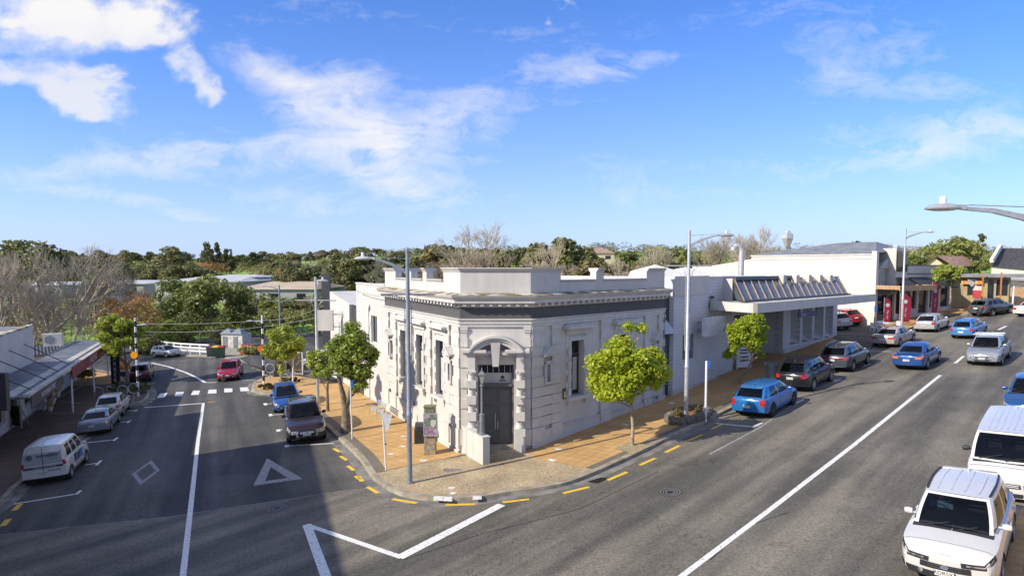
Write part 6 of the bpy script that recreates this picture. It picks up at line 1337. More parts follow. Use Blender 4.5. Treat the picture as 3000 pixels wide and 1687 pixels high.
while x<1500:
    Y=random.uniform(230,330); yt=random.uniform(645,672)
    if not(545<x<680): 
        k=random.choice(['round_tree','evergreen_tree','bare_tree','brown_bare_tree','olive_bush','dark_bush','dark_bush','autumn_tree','bright_shrub'])
        lab={'evergreen_tree':'dark evergreen on the middle hillside','round_tree':'mid green tree on the middle hillside','bare_tree':'grey leafless tree on the middle hillside','dark_bush':'low dark bush on the middle hillside','olive_bush':'low olive bush on the middle hillside','brown_bare_tree':'brown leafless tree on the middle hillside','autumn_tree':'orange-brown tree on the middle hillside','bright_shrub':'bright green shrub on the middle hillside'}[k]
        tpx(k,lab,x,yt,Y,random.uniform(.8,1.3),group=G2,minh=4)
    x+=random.uniform(16,28)
G3='dark hedge trees behind the valley roofs'
x=350
while x<960:
    if not(560<x<730): tpx(random.choice(['dark_bush','evergreen_tree','olive_bush']),'dark hedge tree behind the pale valley roofs',x,random.uniform(662,680),random.uniform(185,200),random.uniform(1.0,1.5),group=G3)
    x+=random.uniform(12,20)
G4='hedge bushes in front of the tan warehouse'
x=590
while x<1010:
    k=random.choice(['dark_bush','olive_bush','olive_bush','round_tree']); tpx(k,{'dark_bush':'dark bush','olive_bush':'olive bush','round_tree':'green tree'}[k]+' in the hedge row before the tan warehouse',x,random.uniform(742,762),random.uniform(105,120),random.uniform(1.1,1.5),group=G4); x+=random.uniform(16,24)
G5='trees close behind the bank parapet'
for x,yt,Y,k,w in ((840,640,170,'pine_tree',1.1),(880,622,150,'evergreen_tree',1.1),(925,628,150,'pine_tree',1.3),(960,650,140,'bare_tree',1),(1000,632,160,'evergreen_tree',1.2),(1040,640,150,'dark_bush',1),(1095,612,150,'olive_bush',.9),(1130,615,150,'evergreen_tree',1.2),(1175,618,150,'evergreen_tree',1.2),(1250,622,150,'pine_tree',1.2),(1310,620,150,'evergreen_tree',1.1),(1360,598,140,'pine_tree',1.1),(1400,592,140,'evergreen_tree',1.2),(1440,602,140,'pine_tree',1.2),(1480,622,140,'evergreen_tree',1),(1530,636,150,'olive_bush',1),(1580,632,150,'round_tree',1),(1625,640,120,'olive_bush',1),(1680,608,100,'round_tree',1),(1745,622,100,'round_tree',1.1),(1790,640,110,'dark_bush',1.2),(1870,628,120,'evergreen_tree',1),(1950,640,120,'dark_bush',1),(2090,606,160,'bare_tree',1),(2160,604,160,'dark_bush',.9),(2210,608,160,'bare_tree',1.2),(2250,632,130,'bare_tree',1),(2300,612,150,'bare_tree',1),(1055,650,90,'brown_bare_tree',1.2),(1110,652,90,'brown_bare_tree',1.2),(1160,655,90,'bare_tree',1.2),(1500,655,100,'olive_bush',1.3),(1640,662,95,'dark_bush',1.3)):
    tpx(k,{'pine_tree':'dark pine','evergreen_tree':'dark evergreen','bare_tree':'grey leafless tree','dark_bush':'dark bush','olive_bush':'olive green clump','round_tree':'green rounded tree','brown_bare_tree':'brown leafless tree'}[k]+' in the belt of trees behind the bank and hall roofs',x,yt,Y,w,group=G5)
tpx('bare_tree','tall bare tree with wide upswept branches directly behind the bank parapet',1200,552,66,1.0)
tpx('bare_tree','second bare tree behind the right half of the bank parapet',1385,598,70,.9)
tpx('bare_tree','bare tree right of the lamp arm behind the white office block',1850,556,80,1.0)
tpx('bare_tree','bare tree behind the tall lamp over the white sheds',1775,572,85,1.0)
tpx('bare_tree','bare tree left of the roof hopper',1920,598,95,1.1)
tpx('bare_tree','thin bare tree above the low white sheds',1660,600,90,1)
tpx('bare_tree','small pale bare tree left of the office block lamp',1545,640,80,.9)
# left side parkland
tpx('evergreen_tree','large domed dark evergreen behind the tallest bare tree at the left',82,598,150,1.3)
for x,yt,Y,w,l in ((95,598,72,1.0,'tallest bare grey tree above the left shop roofs'),(20,618,66,1.0,'bare grey tree cut by the left edge'),(-30,630,70,1.1,'bare grey tree mostly beyond the left edge'),(165,640,80,1.0,'bare grey tree between the tallest one and the autumn tree'),(240,672,95,1.1,'bare tree behind the autumn brown tree'),(60,690,62,.8,'short bare tree just behind the left shop parapet'),(215,760,70,.8,'low bare tree on the park grass')):
    tpx('bare_tree' if x!=240 else 'brown_bare_tree',l,x,yt,Y,w)
for x,yt,Y,w in ((-20,715,105,1.2),(40,722,112,1.2),(90,735,102,1.2),(175,745,100,1.1),(255,735,104,1.1),(320,715,112,1.2),(370,720,108,1.1),(30,760,90,1),(120,770,92,1),(280,668,130,1.1),(335,672,125,1.1),(130,720,110,1.3),(200,716,115,1.2)): tpx('brown_bare_tree','brown leafless tree in the park thicket behind the left bare trees',x,yt,Y,w,group='brown bare trees in the park thicket')
for x,yt,Y,w,l in ((290,745,78,1.1,'orange-brown autumn tree beside the power pole'),(345,735,88,1.0,'second autumn tree right of the power pole')): tpx('autumn_tree',l,x,yt,Y,w)
for x,yt,Y,w,k,l in ((440,695,98,.9,'round_tree','tall leafy tree left of the large broadleaf by the fence'),(545,688,92,1.05,'spreading_tree','large broadleaf tree behind the white rail fence'),(500,740,88,.9,'round_tree','leafy tree in front of the large broadleaf'),(600,740,95,.9,'round_tree','leafy tree at the right shoulder of the large broadleaf'),(430,800,84,1.3,'bright_shrub','yellow-green shrub behind the white fence'),(395,820,80,1.2,'bright_shrub','smaller yellow-green shrub near the autumn trees'),(330,800,76,1.2,'bright_shrub','bright bush at the foot of the autumn trees'),(470,830,84,1.2,'olive_bush','olive bush behind the fence corner'),(700,768,86,1.0,'spreading_tree','broad dark green tree behind the toilet block'),(760,775,84,.9,'spreading_tree','broad green tree behind the striped pole'),(640,795,92,1.0,'round_tree','tree immediately behind the toilet block roofs'),(815,790,80,.9,'round_tree','tree between the striped pole and the bank block'),(560,820,82,1.2,'dark_bush','dark bush between the fence and the toilet block'),(860,760,95,1.1,'olive_bush','olive bush above the small shop roof'),(720,655,150,.8,'evergreen_tree','bright topped dark tree beyond the warehouse'),(380,845,74,1.2,'olive_bush','low olive bush beside the white fence end')):
    tpx(k,l,x,yt,Y,w)
for x,yt,l in ((519,600,'tallest layered pine on the green knoll'),(545,610,'second pine on the green knoll'),(568,618,'dark pine right of the two on the green knoll'),(580,625,'smallest pine on the green knoll')): tpx('pine_tree',l,x,yt,330,.7)
for x in (455,475): tpx('conifer','dark columnar conifer beside the hedge on the left hill',x,665,190,1.1,group='columnar conifers on the left hill')
tpx('pine_tree','broad pine with pale limbs left of the knoll',430,610,230,1.6)
tpx('conifer','small norfolk pine at the far right above the dark roof',2470,582,200,1.2)
tpx('round_tree','leafy tree right of the norfolk pine',2520,618,140,1.2)
# wide spreading pohutukawa behind the right-hand shops
for x,yt,Y,w,l in ((2390,594,105,1.25,'wide spreading dark green tree behind the tiled house'),(2290,640,110,1.1,'lower leafy tree left of the spreading tree behind the shops'),(2440,650,100,1.0,'leafy limb mass right of the tiled house roof')): tpx('spreading_tree',l,x,yt,Y,w)
# woodland mass covering the hills
def woodland(name,n,fx,seed,m,smin,smax):
    rnd=np.random.RandomState(seed); cl=[]
    for _ in range(n):
        x,y=fx(rnd); s=rnd.uniform(smin,smax); cl.append((x,y,terr(x,y)+s*.45,s))
    me=leaves_mesh(name,cl,n*90,.62*(smin/3.2),seed,m,.5,.75); o=bpy.data.objects.new(name,me); C.objects.link(o); tag(o,kind='stuff')
    return o
def fx1(r):
    while True:
        y=r.uniform(215,640); x=r.uniform(-.9,.9)*y
        u=x/y
        if -.36<u+.0<-.27 and y<470: continue
        if -.345<u<-.30: continue
        if -.49<u<-.40 and y<345: continue
        return x,y
tag(woodland('hill_woodland',300,fx1,5,M_DG,3.5,7.5),'dark wooded cover over the hills behind the town','woodland')
tag(woodland('hill_scrub',430,fx1,6,M_OL,3,6),'olive and brown scrub between the dark trees on the hills','scrub')
def fx2(r):
    y=r.uniform(94,132); u=r.uniform(-.66,-.28)
    while -.735<u<-.64 and y<110: u=r.uniform(-.66,-.28)
    return u*y,y
tag(woodland('valley_undergrowth',190,fx2,8,M_MG,1.3,2.9),'green undergrowth at the foot of the valley trees behind the fence','undergrowth')
def fx3(r):
    y=r.uniform(88,135); u=r.uniform(-.95,-.62)
    while -.735<u<-.645 and y<112: u=r.uniform(-.95,-.6)
    return u*y,y
M_BRS=leafmat('brown_scrub',(.14,.105,.06),(.30,.24,.15),.2,.7,.4)
tag(woodland('park_scrub',150,fx3,9,M_BRS,1.2,2.6),'brown winter scrub beneath the bare park trees','scrub')
# ------------------------------------------------------------------ street trees built at full size
def street_tree(label,base,paths,clumps,nl,size,m,seed,bark=M_BARKP,pit=True,r0=.09):
    """base: src pixel on the ground; clumps in metres relative to the base (x right, y away, z up)"""
    g=G(*base,FH); root=thing('street_tree',label,'tree',g)
    b=MB()
    for pth in paths:
        n=len(pth); rs=[r0*pth[0][3]*(1-.75*i/(n-1)) if len(pth[0])>3 else r0*(1-.7*i/(n-1)) for i in range(n)]
        b.path([Vector(p[:3]) for p in pth],rs,9)
    rnd=random.Random(seed)
    for c in clumps:   # twigs reaching into every clump
        src=min((Vector(p[:3]) for pth in paths for p in pth[1:]),key=lambda q:(q-Vector(c[:3])).length+(3 if q.z>c[2] else 0))
        mid=(src+Vector(c[:3]))/2+Vector((rnd.uniform(-.1,.1),rnd.uniform(-.1,.1),-.05)); b.path([src,mid,Vector(c[:3])],[r0*.35,r0*.22,r0*.08],5)
        for _ in range(4): q=Vector(c[:3])+Vector((rnd.gauss(0,1),rnd.gauss(0,1),rnd.gauss(0,.8)))*c[3]*.5; b.tube(mid,q,r0*.12,r0*.04,4,False)
    b.build('trunk',bark,root,smooth=60)
    o=bpy.data.objects.new('crown',leaves_mesh('crown',clumps,nl,size,seed,m,.3,.35)); C.objects.link(o); o.parent=root; return root
def ell(cx,cy,cz,rx,ry,rz,n,rmin,rmax,seed,zlo=-1):
    r=random.Random(seed); out=[]
    while len(out)<n:
        v=Vector((r.gauss(0,1),r.gauss(0,1),r.gauss(0,1))).normalized()
        if v.z<zlo: continue
        k=r.uniform(.45,.88); out.append((cx+v.x*rx*k,cy+v.y*ry*k,cz+v.z*rz*k,r.uniform(rmin,rmax)))
    return out
# lime green tree in front of the main facade: base (1852,1304), crown x 1715..1952, y 960..1195
street_tree('bright lime green round-headed tree in front of the bank windows',(1852,1304),[[(0,0,-.1),(.02,0,.8),(-.05,0,1.6),(.0,.05,2.25),(-.15,0,2.9),(-.2,0,3.8)],[(0,.05,2.1),(.35,0,2.2),(.6,.05,2.7)],[(0,0,2.2),(-.45,.1,2.7),(-.7,0,3.2)]],
    ell(-.28,0,3.35,1.75,1.5,1.55,46,.40,.60,3)+[(-1.5,0,2.6,.5),(-1.2,-.3,2.3,.5),(-.3,-.3,2.2,.45),(1.2,0,3.0,.5)]+[(-1.4,0,2.35,.35),(-1.05,.1,2.1,.4),(-.7,-.2,2.15,.4),(.35,.1,4.9,.28),(-.2,0,5.0,.3),(.95,0,2.6,.35)],17000,.085,M_LIME,3,r0=.08)
street_tree('yellow-green narrow tree with a kinked pale trunk beside the white sign board',(2166,1124),[[(0,0,-.1),(.05,-.2,.5),(.25,-.6,1.0),(.3,-1.0,1.5),(.25,-1.3,2.3),(.2,-1.4,3.1)],[(.25,-1.2,1.9),(-.2,-1.3,2.5),(-.4,-1.4,3.2)],[(.25,-1.2,1.9),(.6,-1.4,2.5),(.65,-1.4,3.3)]],
    ell(-.15,-1.45,3.2,1.0,.95,1.4,26,.34,.50,5)+[(-1.0,-1.4,2.1,.35),(-1.25,-1.4,1.9,.3),(-.8,-1.4,2.5,.4),(.65,-1.4,1.9,.25)],9000,.085,M_LIME,5,r0=.085)
street_tree('tall dark green tree with a forked trunk beside the plum car',(1013,1264),[[(0,0,-.1,1.9),(.03,0,.6,1.9),(.0,0,1.3,1.5),(-.12,0,2.0,1),(-.35,0,2.9,1)],[(0,0,1.15,1),(.2,0,1.7,1),(.3,0,2.4,1),(.3,.1,3.4,1)]],
    ell(.3,0,3.95,1.38,1.3,1.6,40,.38,.56,8)+[(-.9,0,3.0,.35),(1.1,0,2.9,.4),(.9,0,2.4,.35),(1.3,0,3.5,.35),(.5,0,2.2,.3)],13000,.09,M_LF,8,M_BARK,r0=.15)
street_tree('slim dark green tree behind the forked one on the side street path',(961,1204),[[(0,0,-.1),(-.02,0,1.2),(.05,0,2.2),(-.1,0,3.1)],[(.02,0,1.7),(.35,0,2.5)]],
    ell(-.25,0,3.0,1.0,.9,1.1,18,.25,.4,9)+[(-.7,0,2.2,.3)],4500,.09,M_LF,9,M_BARK,r0=.10)
street_tree('small yellow-green tree on the kerb build-out by the crossing',(822,1136),[[(0,0,-.1),(.05,0,1.0),(0,0,1.9),(.3,0,2.8)],[(0,0,1.6),(-.5,0,2.4)]],
    ell(.35,0,3.3,1.7,1.3,1.35,28,.38,.58,10)+[(-.9,0,2.6,.45),(1.5,0,2.9,.4),(.1,0,1.6,.35),(.1,0,1.2,.3)],8000,.10,M_LY,10,r0=.10)
street_tree('leafy yellow-green tree in the left planter beside the striped pole',(374,1128),[[(0,0,-.1),(-.02,0,1.3),(-.1,0,2.4),(-.2,0,3.4)],[(0,0,1.6),(.7,0,2.6)],[(0,0,1.6),(-.8,0,2.7)]],
    ell(-.4,0,4.2,2.0,1.6,1.8,34,.38,.6,12)+[(-1.6,0,3.0,.5),(1.3,0,3.3,.45),(-.9,0,2.6,.4)],9000,.115,M_LY,12,M_BARK,r0=.13)
street_tree('round green street tree by the far right white shop',(2780,922),[[(0,0,-.1),(.1,0,1.4),(.05,0,2.6),(.1,0,3.4)]],
    ell(-.2,0,3.9,1.7,1.3,1.15,22,.32,.5,13),3000,.14,M_LF,13,r0=.10)
# shrubs and planters
def shrub(label,px,rx,ry,h,m,seed,n=1400,size=.07,cat='shrub',dz=FH):
    g=G(*px,dz); root=thing('shrub',label,cat,g); cl=ell(0,0,h*.45,rx*.8,ry*.8,h*.5,18,h*.2,h*.32,seed,-.2)
    o=bpy.data.objects.new('foliage',leaves_mesh('foliage',cl,n,size,seed,m,.4,.3)); C.objects.link(o); o.parent=root
    b=MB(); r=random.Random(seed)
    for i in range(8): b.tube((r.uniform(-rx,rx)*.4,r.uniform(-ry,ry)*.4,-.05),(r.uniform(-rx,rx)*.7,r.uniform(-ry,ry)*.7,h*.8),.015,.006,4,False)
    b.build('stem',M_BARK,root); return root
shrub('dark clipped hedge in the left planter around the striped pole',(372,1152),2.0,1.1,1.0,M_DG,31,3200,.08,'hedge'); shrub('dark hedge at the street end of the left planter',(412,1150),1.1,.9,.8,M_DG,32,1800,.08,'hedge')
M_RB=leafmat('bronze_leaves',(.08,.07,.03),(.17,.13,.06),.25)
shrub('low bronze groundcover at the kerb build-out by the small yellow tree',(782,1140),.9,.6,.45,M_RB,33); shrub('low bronze groundcover behind the blue hatchback',(848,1122),1.2,.6,.45,M_RB,34)
shrub('small bright green round bush outside the left shops',(252,1118),.9,.8,1.3,M_YG,35,1500,.09)
for i,x in enumerate((712,722,738,750,757)): shrub('small green potted plant in the row beside the toilet block',(x,1040),.7,.6,1.0,M_MG,40+i,500,.11,'plant').__setitem__('group','potted plants beside the toilets')
# ------------------------------------------------------------------ street furniture
def lamp(label,base,ytop,armdir,xh,yh,ybar=None,barw=1.0,banner=True,m=M_STEELD,dz=FH,r=.095,cat='street lamp',group=None,pos=None):
    g=pos if pos is not None else G(*base,dz); Y=g.y; zt=P(base[0],ytop,Y).z-g.z
    root=thing('street_lamp',label,cat,g)
    b=MB(); b.lathe([(r*1.5,0),(r*1.5,.05),(r,.06),(r,2.55),(r*1.15,2.56),(r*1.15,2.62),(r*.9,2.66),(r*.72,zt),(0,zt+.01)],16); b.build('pole',m,root,smooth=40)
    hx=P(xh,yh,Y); dx=hx.x-g.x; zh=hx.z-g.z; s=1 if dx>0 else -1; za=zh-.42
    pts=[Vector((0,0,za-.05)),Vector((dx*.15,0,za+.12)),Vector((dx*.4,0,zh-.13)),Vector((dx*.62,0,zh-.02)),Vector((dx-s*.3,0,zh+.02))]
    b=MB()
    for i in range(4):
        t0,t1=1-i*.2,1-(i+1)*.2; a,c=pts[i],pts[i+1]; h0,h1=.14*t0+.03,.14*t1+.03
        b.hexa([a+Vector((0,-.04,-h0)),c+Vector((0,-.04,-h1)),c+Vector((0,.04,-h1)),a+Vector((0,.04,-h0))],[a+Vector((0,-.04,0)),c+Vector((0,-.04,0)),c+Vector((0,.04,0)),a+Vector((0,.04,0))])
    arm=b.build('arm',m,root)
    b=MB(); b.lathe([(.0,-.06),(.20,-.06),(.33,-.035),(.34,-.01),(.24,.05),(.08,.085),(0,.09)],22,M=Matrix.Diagonal((1,.62,1,1)),o=(dx,0,zh)); b.box(min(dx-s*.45,dx-s*.2),max(dx-s*.45,dx-s*.2),-.05,.05,zh-.04,zh+.05); hd=b.build('lamp_head',M_STEEL if m is not M_STEELD else mat('lamp_grey',(.42,.42,.40),.5),root,smooth=45)
    b=MB(); b.lathe([(.06,0),(.06,.1),(.05,.13),(0,.14)],12,o=(dx,0,zh+.08)); b.build('photocell',M_WPOLE,hd)
    b=MB(); b.tube((dx-s*.5,0,zh+.05),(0,0,zh-.02),.012,n=5); b.build('stay_rod',m,arm)
    if ybar:
        zb=P(base[0],ybar,Y).z-g.z
        for sd in (-1,1):
            b=MB(); b.tube((sd*.08,0,zb),(sd*barw,0,zb),.035,n=8); b.path([Vector((sd*.13,0,zb-.55)),Vector((sd*.16,0,zb-.35)),Vector((sd*.26,0,zb-.15)),Vector((sd*.45,0,zb-.02))],.014,6)
            if banner: b.box(min(sd*.105,sd*.13),max(sd*.105,sd*.13),-.02,.02,zb-3.9,zb-.5)
            b.build('banner_arm',m,root,smooth=60)
    return root
lamp('grey tall street lamp with banner arms on the corner in front of the bank',(1201,1415),733,-1,1063,757,862,.98)
lamp('pale tall street lamp rising from the rock planter beside the bank',(2009,1235),675,1,2128,689,779,1.05,m=M_STEEL)
lamp('far tall street lamp beside the silver liftback',(2641,966),670,1,2725,680,724,1.35,False,m=M_STEEL)
g=Vector((11.0,12.1,gz(11.0)+FH)); lamp('street lamp whose head reaches in from the right edge of the sky',(3136,1500),520,-1,2762,608,None,m=M_STEEL,pos=g)
lamp('white banner lamp pole on the side street path behind the dark green trees',(932,1188),811,1,945,822,880,1.25,False,m=M_STEEL)
q=G(822,1040); lamp('distant lamp pole with a cross arm beyond the toilet block',(822,1010),835,-1,770,838,882,1.9,False,m=M_STEELD,pos=Vector((P(822,1000,82).x,82,gz(-60))),r=.14)
def zebra(label,base,ytop,xl,yl,col,cname,ybeac):
    g=G(*base,FH); Y=g.y; zt=P(base[0],ytop,Y).z-g.z; root=thing('striped_pole',label,'beacon pole',g)
    b=MB(); b.tube((0,0,0),(0,0,zt),.085,.07,12); pole=b.build('pole',M_WPOLE,root,smooth=40)
    z=.3
    while z<zt-.5: b=MB(); b.tube((0,0,z),(0,0,z+.38),.09,.089,12); b.build('black_band',M_BLK,pole,smooth=40); z+=.8
    q=P(xl,yl,Y); b=MB(); b.tube((0,0,q.z-g.z-.05),(q.x-g.x,0,q.z-g.z),.035,n=8); b.lathe([(0,-.05),(.2,-.04),(.22,0),(.1,.06),(0,.07)],14,M=Matrix.Diagonal((1.4,.6,1,1)),o=(q.x-g.x,0,q.z-g.z)); b.build('lamp_arm',M_STEEL,root,smooth=50)
    zz=P(base[0],ybeac,Y).z-g.z; b=MB(); b.lathe([(.26,0),(.26,.05)],24,M=Matrix.Rotation(R(90),4,'X'),o=(-.1,-.09,zz)); b.build('beacon_disc',mat(cname,col,.4,var=.05),root)
    return root
zebra('black and white striped pole with an amber disc by the left planter',(405,1160),931,418,951,(.75,.30,.01),'amber_disc',1039)
zebra('black and white striped pole with a red-orange disc at the right end of the crossing',(773,1126),923,733,940,(.75,.10,.02),'orange_disc',1021)
def post(name,label,base,top,r=.035,m=M_WPOLE,cat='pole'):
    g=G(*base,FH); zt=P(top[0],top[1],g.y).z-g.z; root=thing(name,label,cat,g); b=MB(); b.tube((0,0,-.1),(P(top[0],top[1],g.y).x-g.x,0,zt),r,n=10); b.build('pole',m,root,smooth=40); return root,zt,g
r,zt,g=post('sign_pole','white sign pole with a narrow folded white sign near the corner lamp',(1131,1377),(1121,1205),.035)
b=MB(); b.ext([(-.22,-.06,zt+.0),(.28,-.03,zt-.12),(.1,-.0,zt-.75),(.03,-.0,zt-.75)],(0,.015,0)); b.build('sign_panel',M_WPOLE,r); b=MB(); b.tube((0,0,1.05),(0,0,1.09),.045); b.build('clamp',M_BLK,r)
r,zt,g=post('sign_pole','white pole with a blue-topped sign beside the forked tree',(1032,1285),(1026,1114)); b=MB(); b.box(.02,.10,-.015,.0,zt-.35,zt); b.build('sign_panel',mat('parking_blue',(.03,.13,.42),.4,var=.05),r)
r,zt,g=post('sign_pole','white pole by the seat and notice board at the lane corner',(858,1126),(858,1045),.06)
r,zt,g=post('sign_pole','white pole with a small blue parking sign in the rock planter',(2067,1230),(2070,1057),.055); b=MB(); b.box(.05,.16,-.06,-.045,zt-.35,zt+.02); b.build('sign_panel',MATS['parking_blue'],r); 
r,zt,g=post('sign_pole','blue-grey thin sign pole at the car park entrance',(2560,962),(2565,896),.05,M_STEELD); b=MB(); b.box(-.05,.22,-.07,-.05,zt-.5,zt); b.build('sign_panel',MATS['parking_blue'],r)
r,zt,g=post('sign_pole','white pole on the far right path beside the dark grey crossover',(2965,910),(2971,838),.07)
r,zt,g=post('power_pole','brown timber power pole behind the left shops near the autumn tree',(283,1030),(278,888),.14,M_WOOD)
# overhead wires
def wire(label,pts,sag,r=.018):
    b=MB()
    for a,c in zip(pts,pts[1:]):
        a,c=Vector(a),Vector(c); q=[a.lerp(c,t/14)+Vector((0,0,-sag*4*(t/14)*(1-t/14))) for t in range(15)]; b.path(q,r,5)
    tag(b.build('overhead_wire',mat('wire_grey',(.25,.25,.24),.6),smooth=60),label,'wire')
wire('upper overhead wire from the left edge past the power pole to the white banner pole',[P(-20,925,62),P(283,940,66),P(773,938,58),P(950,895,52)],.35)
wire('lower overhead wire sagging across the trees to the white block',[P(283,960,66),P(640,968,60),P(1040,905,44),P(1120,898,37)],.3)
wire('thin dark wire from the bank cornice to the left block',[P(1045,852,40),P(1113,868,35)],.05)
# heritage lantern on the wing wall
o=FL.p(-1.75,-.15,1.2); h=thing('heritage_lantern','grey cast heritage lantern post on the white wing wall by the door','street lamp',o); HT=P(1413,1080,o.y).z-1.2
M_CAST=mat('cast_lamp_grey',(.20,.22,.225),.45,.2,var=.1)
b=MB(); b.lathe([(.14,0),(.14,.08),(.115,.1),(.10,.7),(.09,.78),(.115,.8),(.115,.83),(.05,.88),(.045,HT-.72),(.08,HT-.70),(.08,HT-.66),(.03,HT-.62)],12); b.build('post',M_CAST,h,smooth=35)
b=MB(); b.lathe([(.075,HT-.60),(.155,HT-.25)],4,M=Matrix.Rotation(R(45),4,'Z')); lt=b.build('lantern_glass',mat('lantern_glass',(.30,.34,.28),.2,var=.05),h)
b=MB(); b.lathe([(.19,HT-.25),(.19,HT-.22),(.10,HT-.12),(.05,HT-.10),(.045,HT-.05),(.01,HT+.04)],4,M=Matrix.Rotation(R(45),4,'Z')); 
for k in range(4): a=R(45+90*k); b.tube((.075*math.cos(a),.075*math.sin(a),HT-.6),(.155*math.cos(a),.155*math.sin(a),HT-.25),.01,n=4)
b.build('lantern_frame',M_CAST,h)
b=MB(); b.box(-.2,-.12,-.05,.05,.05,.55); b.build('control_box',M_CAST,h)
# info kiosk
g=G(1261,1328,FH); r=thing('totem_sign','square timber totem with a mosaic picture panel beside the bank side wall','sign',g,R(0))
b=MB(); b.box(-.24,.24,-.2,.2,-.05,2.05); b.build('timber_post',M_WOOD,r)
def ex_mos(m,b_,tc):
    v=NN(m,'ShaderNodeTexVoronoi',feature='DISTANCE_TO_EDGE'); v.inputs['Scale'].default_value=4.5; lk(m,tc.outputs['Object'],v.inputs['Vector']); v2=NN(m,'ShaderNodeTexVoronoi'); v2.inputs['Scale'].default_value=4.5; lk(m,tc.outputs['Object'],v2.inputs['Vector'])
    sx=NN(m,'ShaderNodeSeparateColor'); lk(m,v2.outputs['Color'],sx.inputs[0]); cr=NN(m,'ShaderNodeValToRGB'); cr.color_ramp.interpolation='CONSTANT'; E=cr.color_ramp.elements; E[0].color=(.30,.20,.28,1); E[1].position=.3; E[1].color=(.42,.30,.40,1)
    for ps,cl in ((.5,(.12,.22,.12,1)),(.66,(.03,.03,.03,1)),(.8,(.5,.48,.44,1))): e=E.new(ps); e.color=cl
    lk(m,sx.outputs[0],cr.inputs[0]); mr=NN(m,'ShaderNodeMapRange'); mr.inputs[1].default_value=.02; mr.inputs[2].default_value=.035; lk(m,v.outputs[0],mr.inputs[0]); mx=NN(m,'ShaderNodeMix',data_type='RGBA'); mx.inputs[6].default_value=(.01,.01,.01,1); lk(m,mr.outputs[0],mx.inputs[0]); lk(m,cr.outputs[0],mx.inputs[7]); lk(m,mx.outputs[2],b_.inputs['Base Color'])
b=MB(); b.box(-.22,.32,-.28,-.21,.88,1.78); b.build('picture_panel',mat('mosaic_picture',(.3,.3,.3),.5,0,0,extra=ex_mos),r)
b=MB(); b.box(-.25,.35,-.29,-.2,.84,.88); b.box(-.25,.35,-.29,-.2,1.78,1.82); b.box(-.25,-.22,-.29,-.2,.88,1.78); b.box(.32,.35,-.29,-.2,.88,1.78); b.build('panel_frame',M_STEEL,r)
b=MB(); b.box(-.26,.26,-.22,.22,2.05,2.1); b.box(-.18,.2,-.225,-.205,1.84,2.02); b.build('top_plate',mat('green_patterned_plate',(.16,.17,.09),.6,var=.4,scale=12),r)
def litterbin(label,px,m,w=.26,h=.85,rnd=False):
    g=G(*px,FH); r=thing('litter_bin',label,'bin',g); b=MB()
    if rnd:
        b.lathe([(w*.8,0),(w*.92,h*.85),(w*1.1,h*.86),(w*1.1,h),(w*.7,h),(w*.7,h*.9)],20); b.build('body',m,r,smooth=40)
        for k in range(16): a=2*math.pi*k/16; bb=MB(); bb.tube((w*.82*math.cos(a),w*.82*math.sin(a),.03),(w*.94*math.cos(a),w*.94*math.sin(a),h*.84),.015,n=4); bb.build('rib',m,r)
    else:
        b.box(-w*.7,w*.7,-w*.6,w*.6,0,h*.75); b.build('body',m,r); b=MB(); b.hexa([(-w*.72,-w*.62,h*.76),(w*.72,-w*.62,h*.76),(w*.72,w*.62,h*.76),(-w*.72,w*.62,h*.76)],[(-w*.6,-w*.35,h*1.1),(w*.6,-w*.35,h*1.1),(w*.6,w*.5,h*1.1),(-w*.6,w*.5,h*1.1)]); b.build('hood',M_DARK,r); b=MB(); b.box(-w*.4,w*.4,-w*.64,-w*.6,h*.8,h*.92); b.build('slot',M_BLK,r)
    return r
litterbin('black slim litter bin between the totem sign and the seat',(1230,1296),M_BLK,.32,.85)
litterbin('grey ribbed round litter bin beside the black four-wheel drive',(2260,1117),M_STEELD,.36,1.1,True)
litterbin('dark slim litter bin at the lane corner by the seat',(816,1102),M_BLK,.4,1.2)
def seat(label,px,rz,s=1.0):
    g=G(*px,FH); r=thing('street_bench',label,'bench',g,R(rz))
    for i,y in enumerate((-.22,-.11,0,.11)): b=MB(); b.box(-.75*s,.75*s,y-.04,y+.04,.43,.455); b.build('slat',M_STEEL,r)
    for z in (.55,.66,.77): b=MB(); b.box(-.75*s,.75*s,.20+(z-.5)*.25,.225+(z-.5)*.25,z,z+.075); b.build('back_slat',M_STEEL,r)
    for sx in (-.72*s,.72*s): b=MB(); b.path([Vector((sx,-.3,0)),Vector((sx,-.24,.25)),Vector((sx,-.26,.60)),Vector((sx,-.1,.66)),Vector((sx,.18,.64))],.022,7); b.path([Vector((sx,.3,0)),Vector((sx,.18,.42)),Vector((sx,.28,.85))],.022,7); b.build('end_frame',M_STEEL,r,smooth=60)
    return r
seat('pale steel seat against the far end of the bank side wall',(1106,1222),-62); seat('pale steel seat behind the small yellow tree at the lane corner',(846,1117),80,.8)
seat('pale steel seat on the far right path by the takeaway',(2925,905),20,1.2)
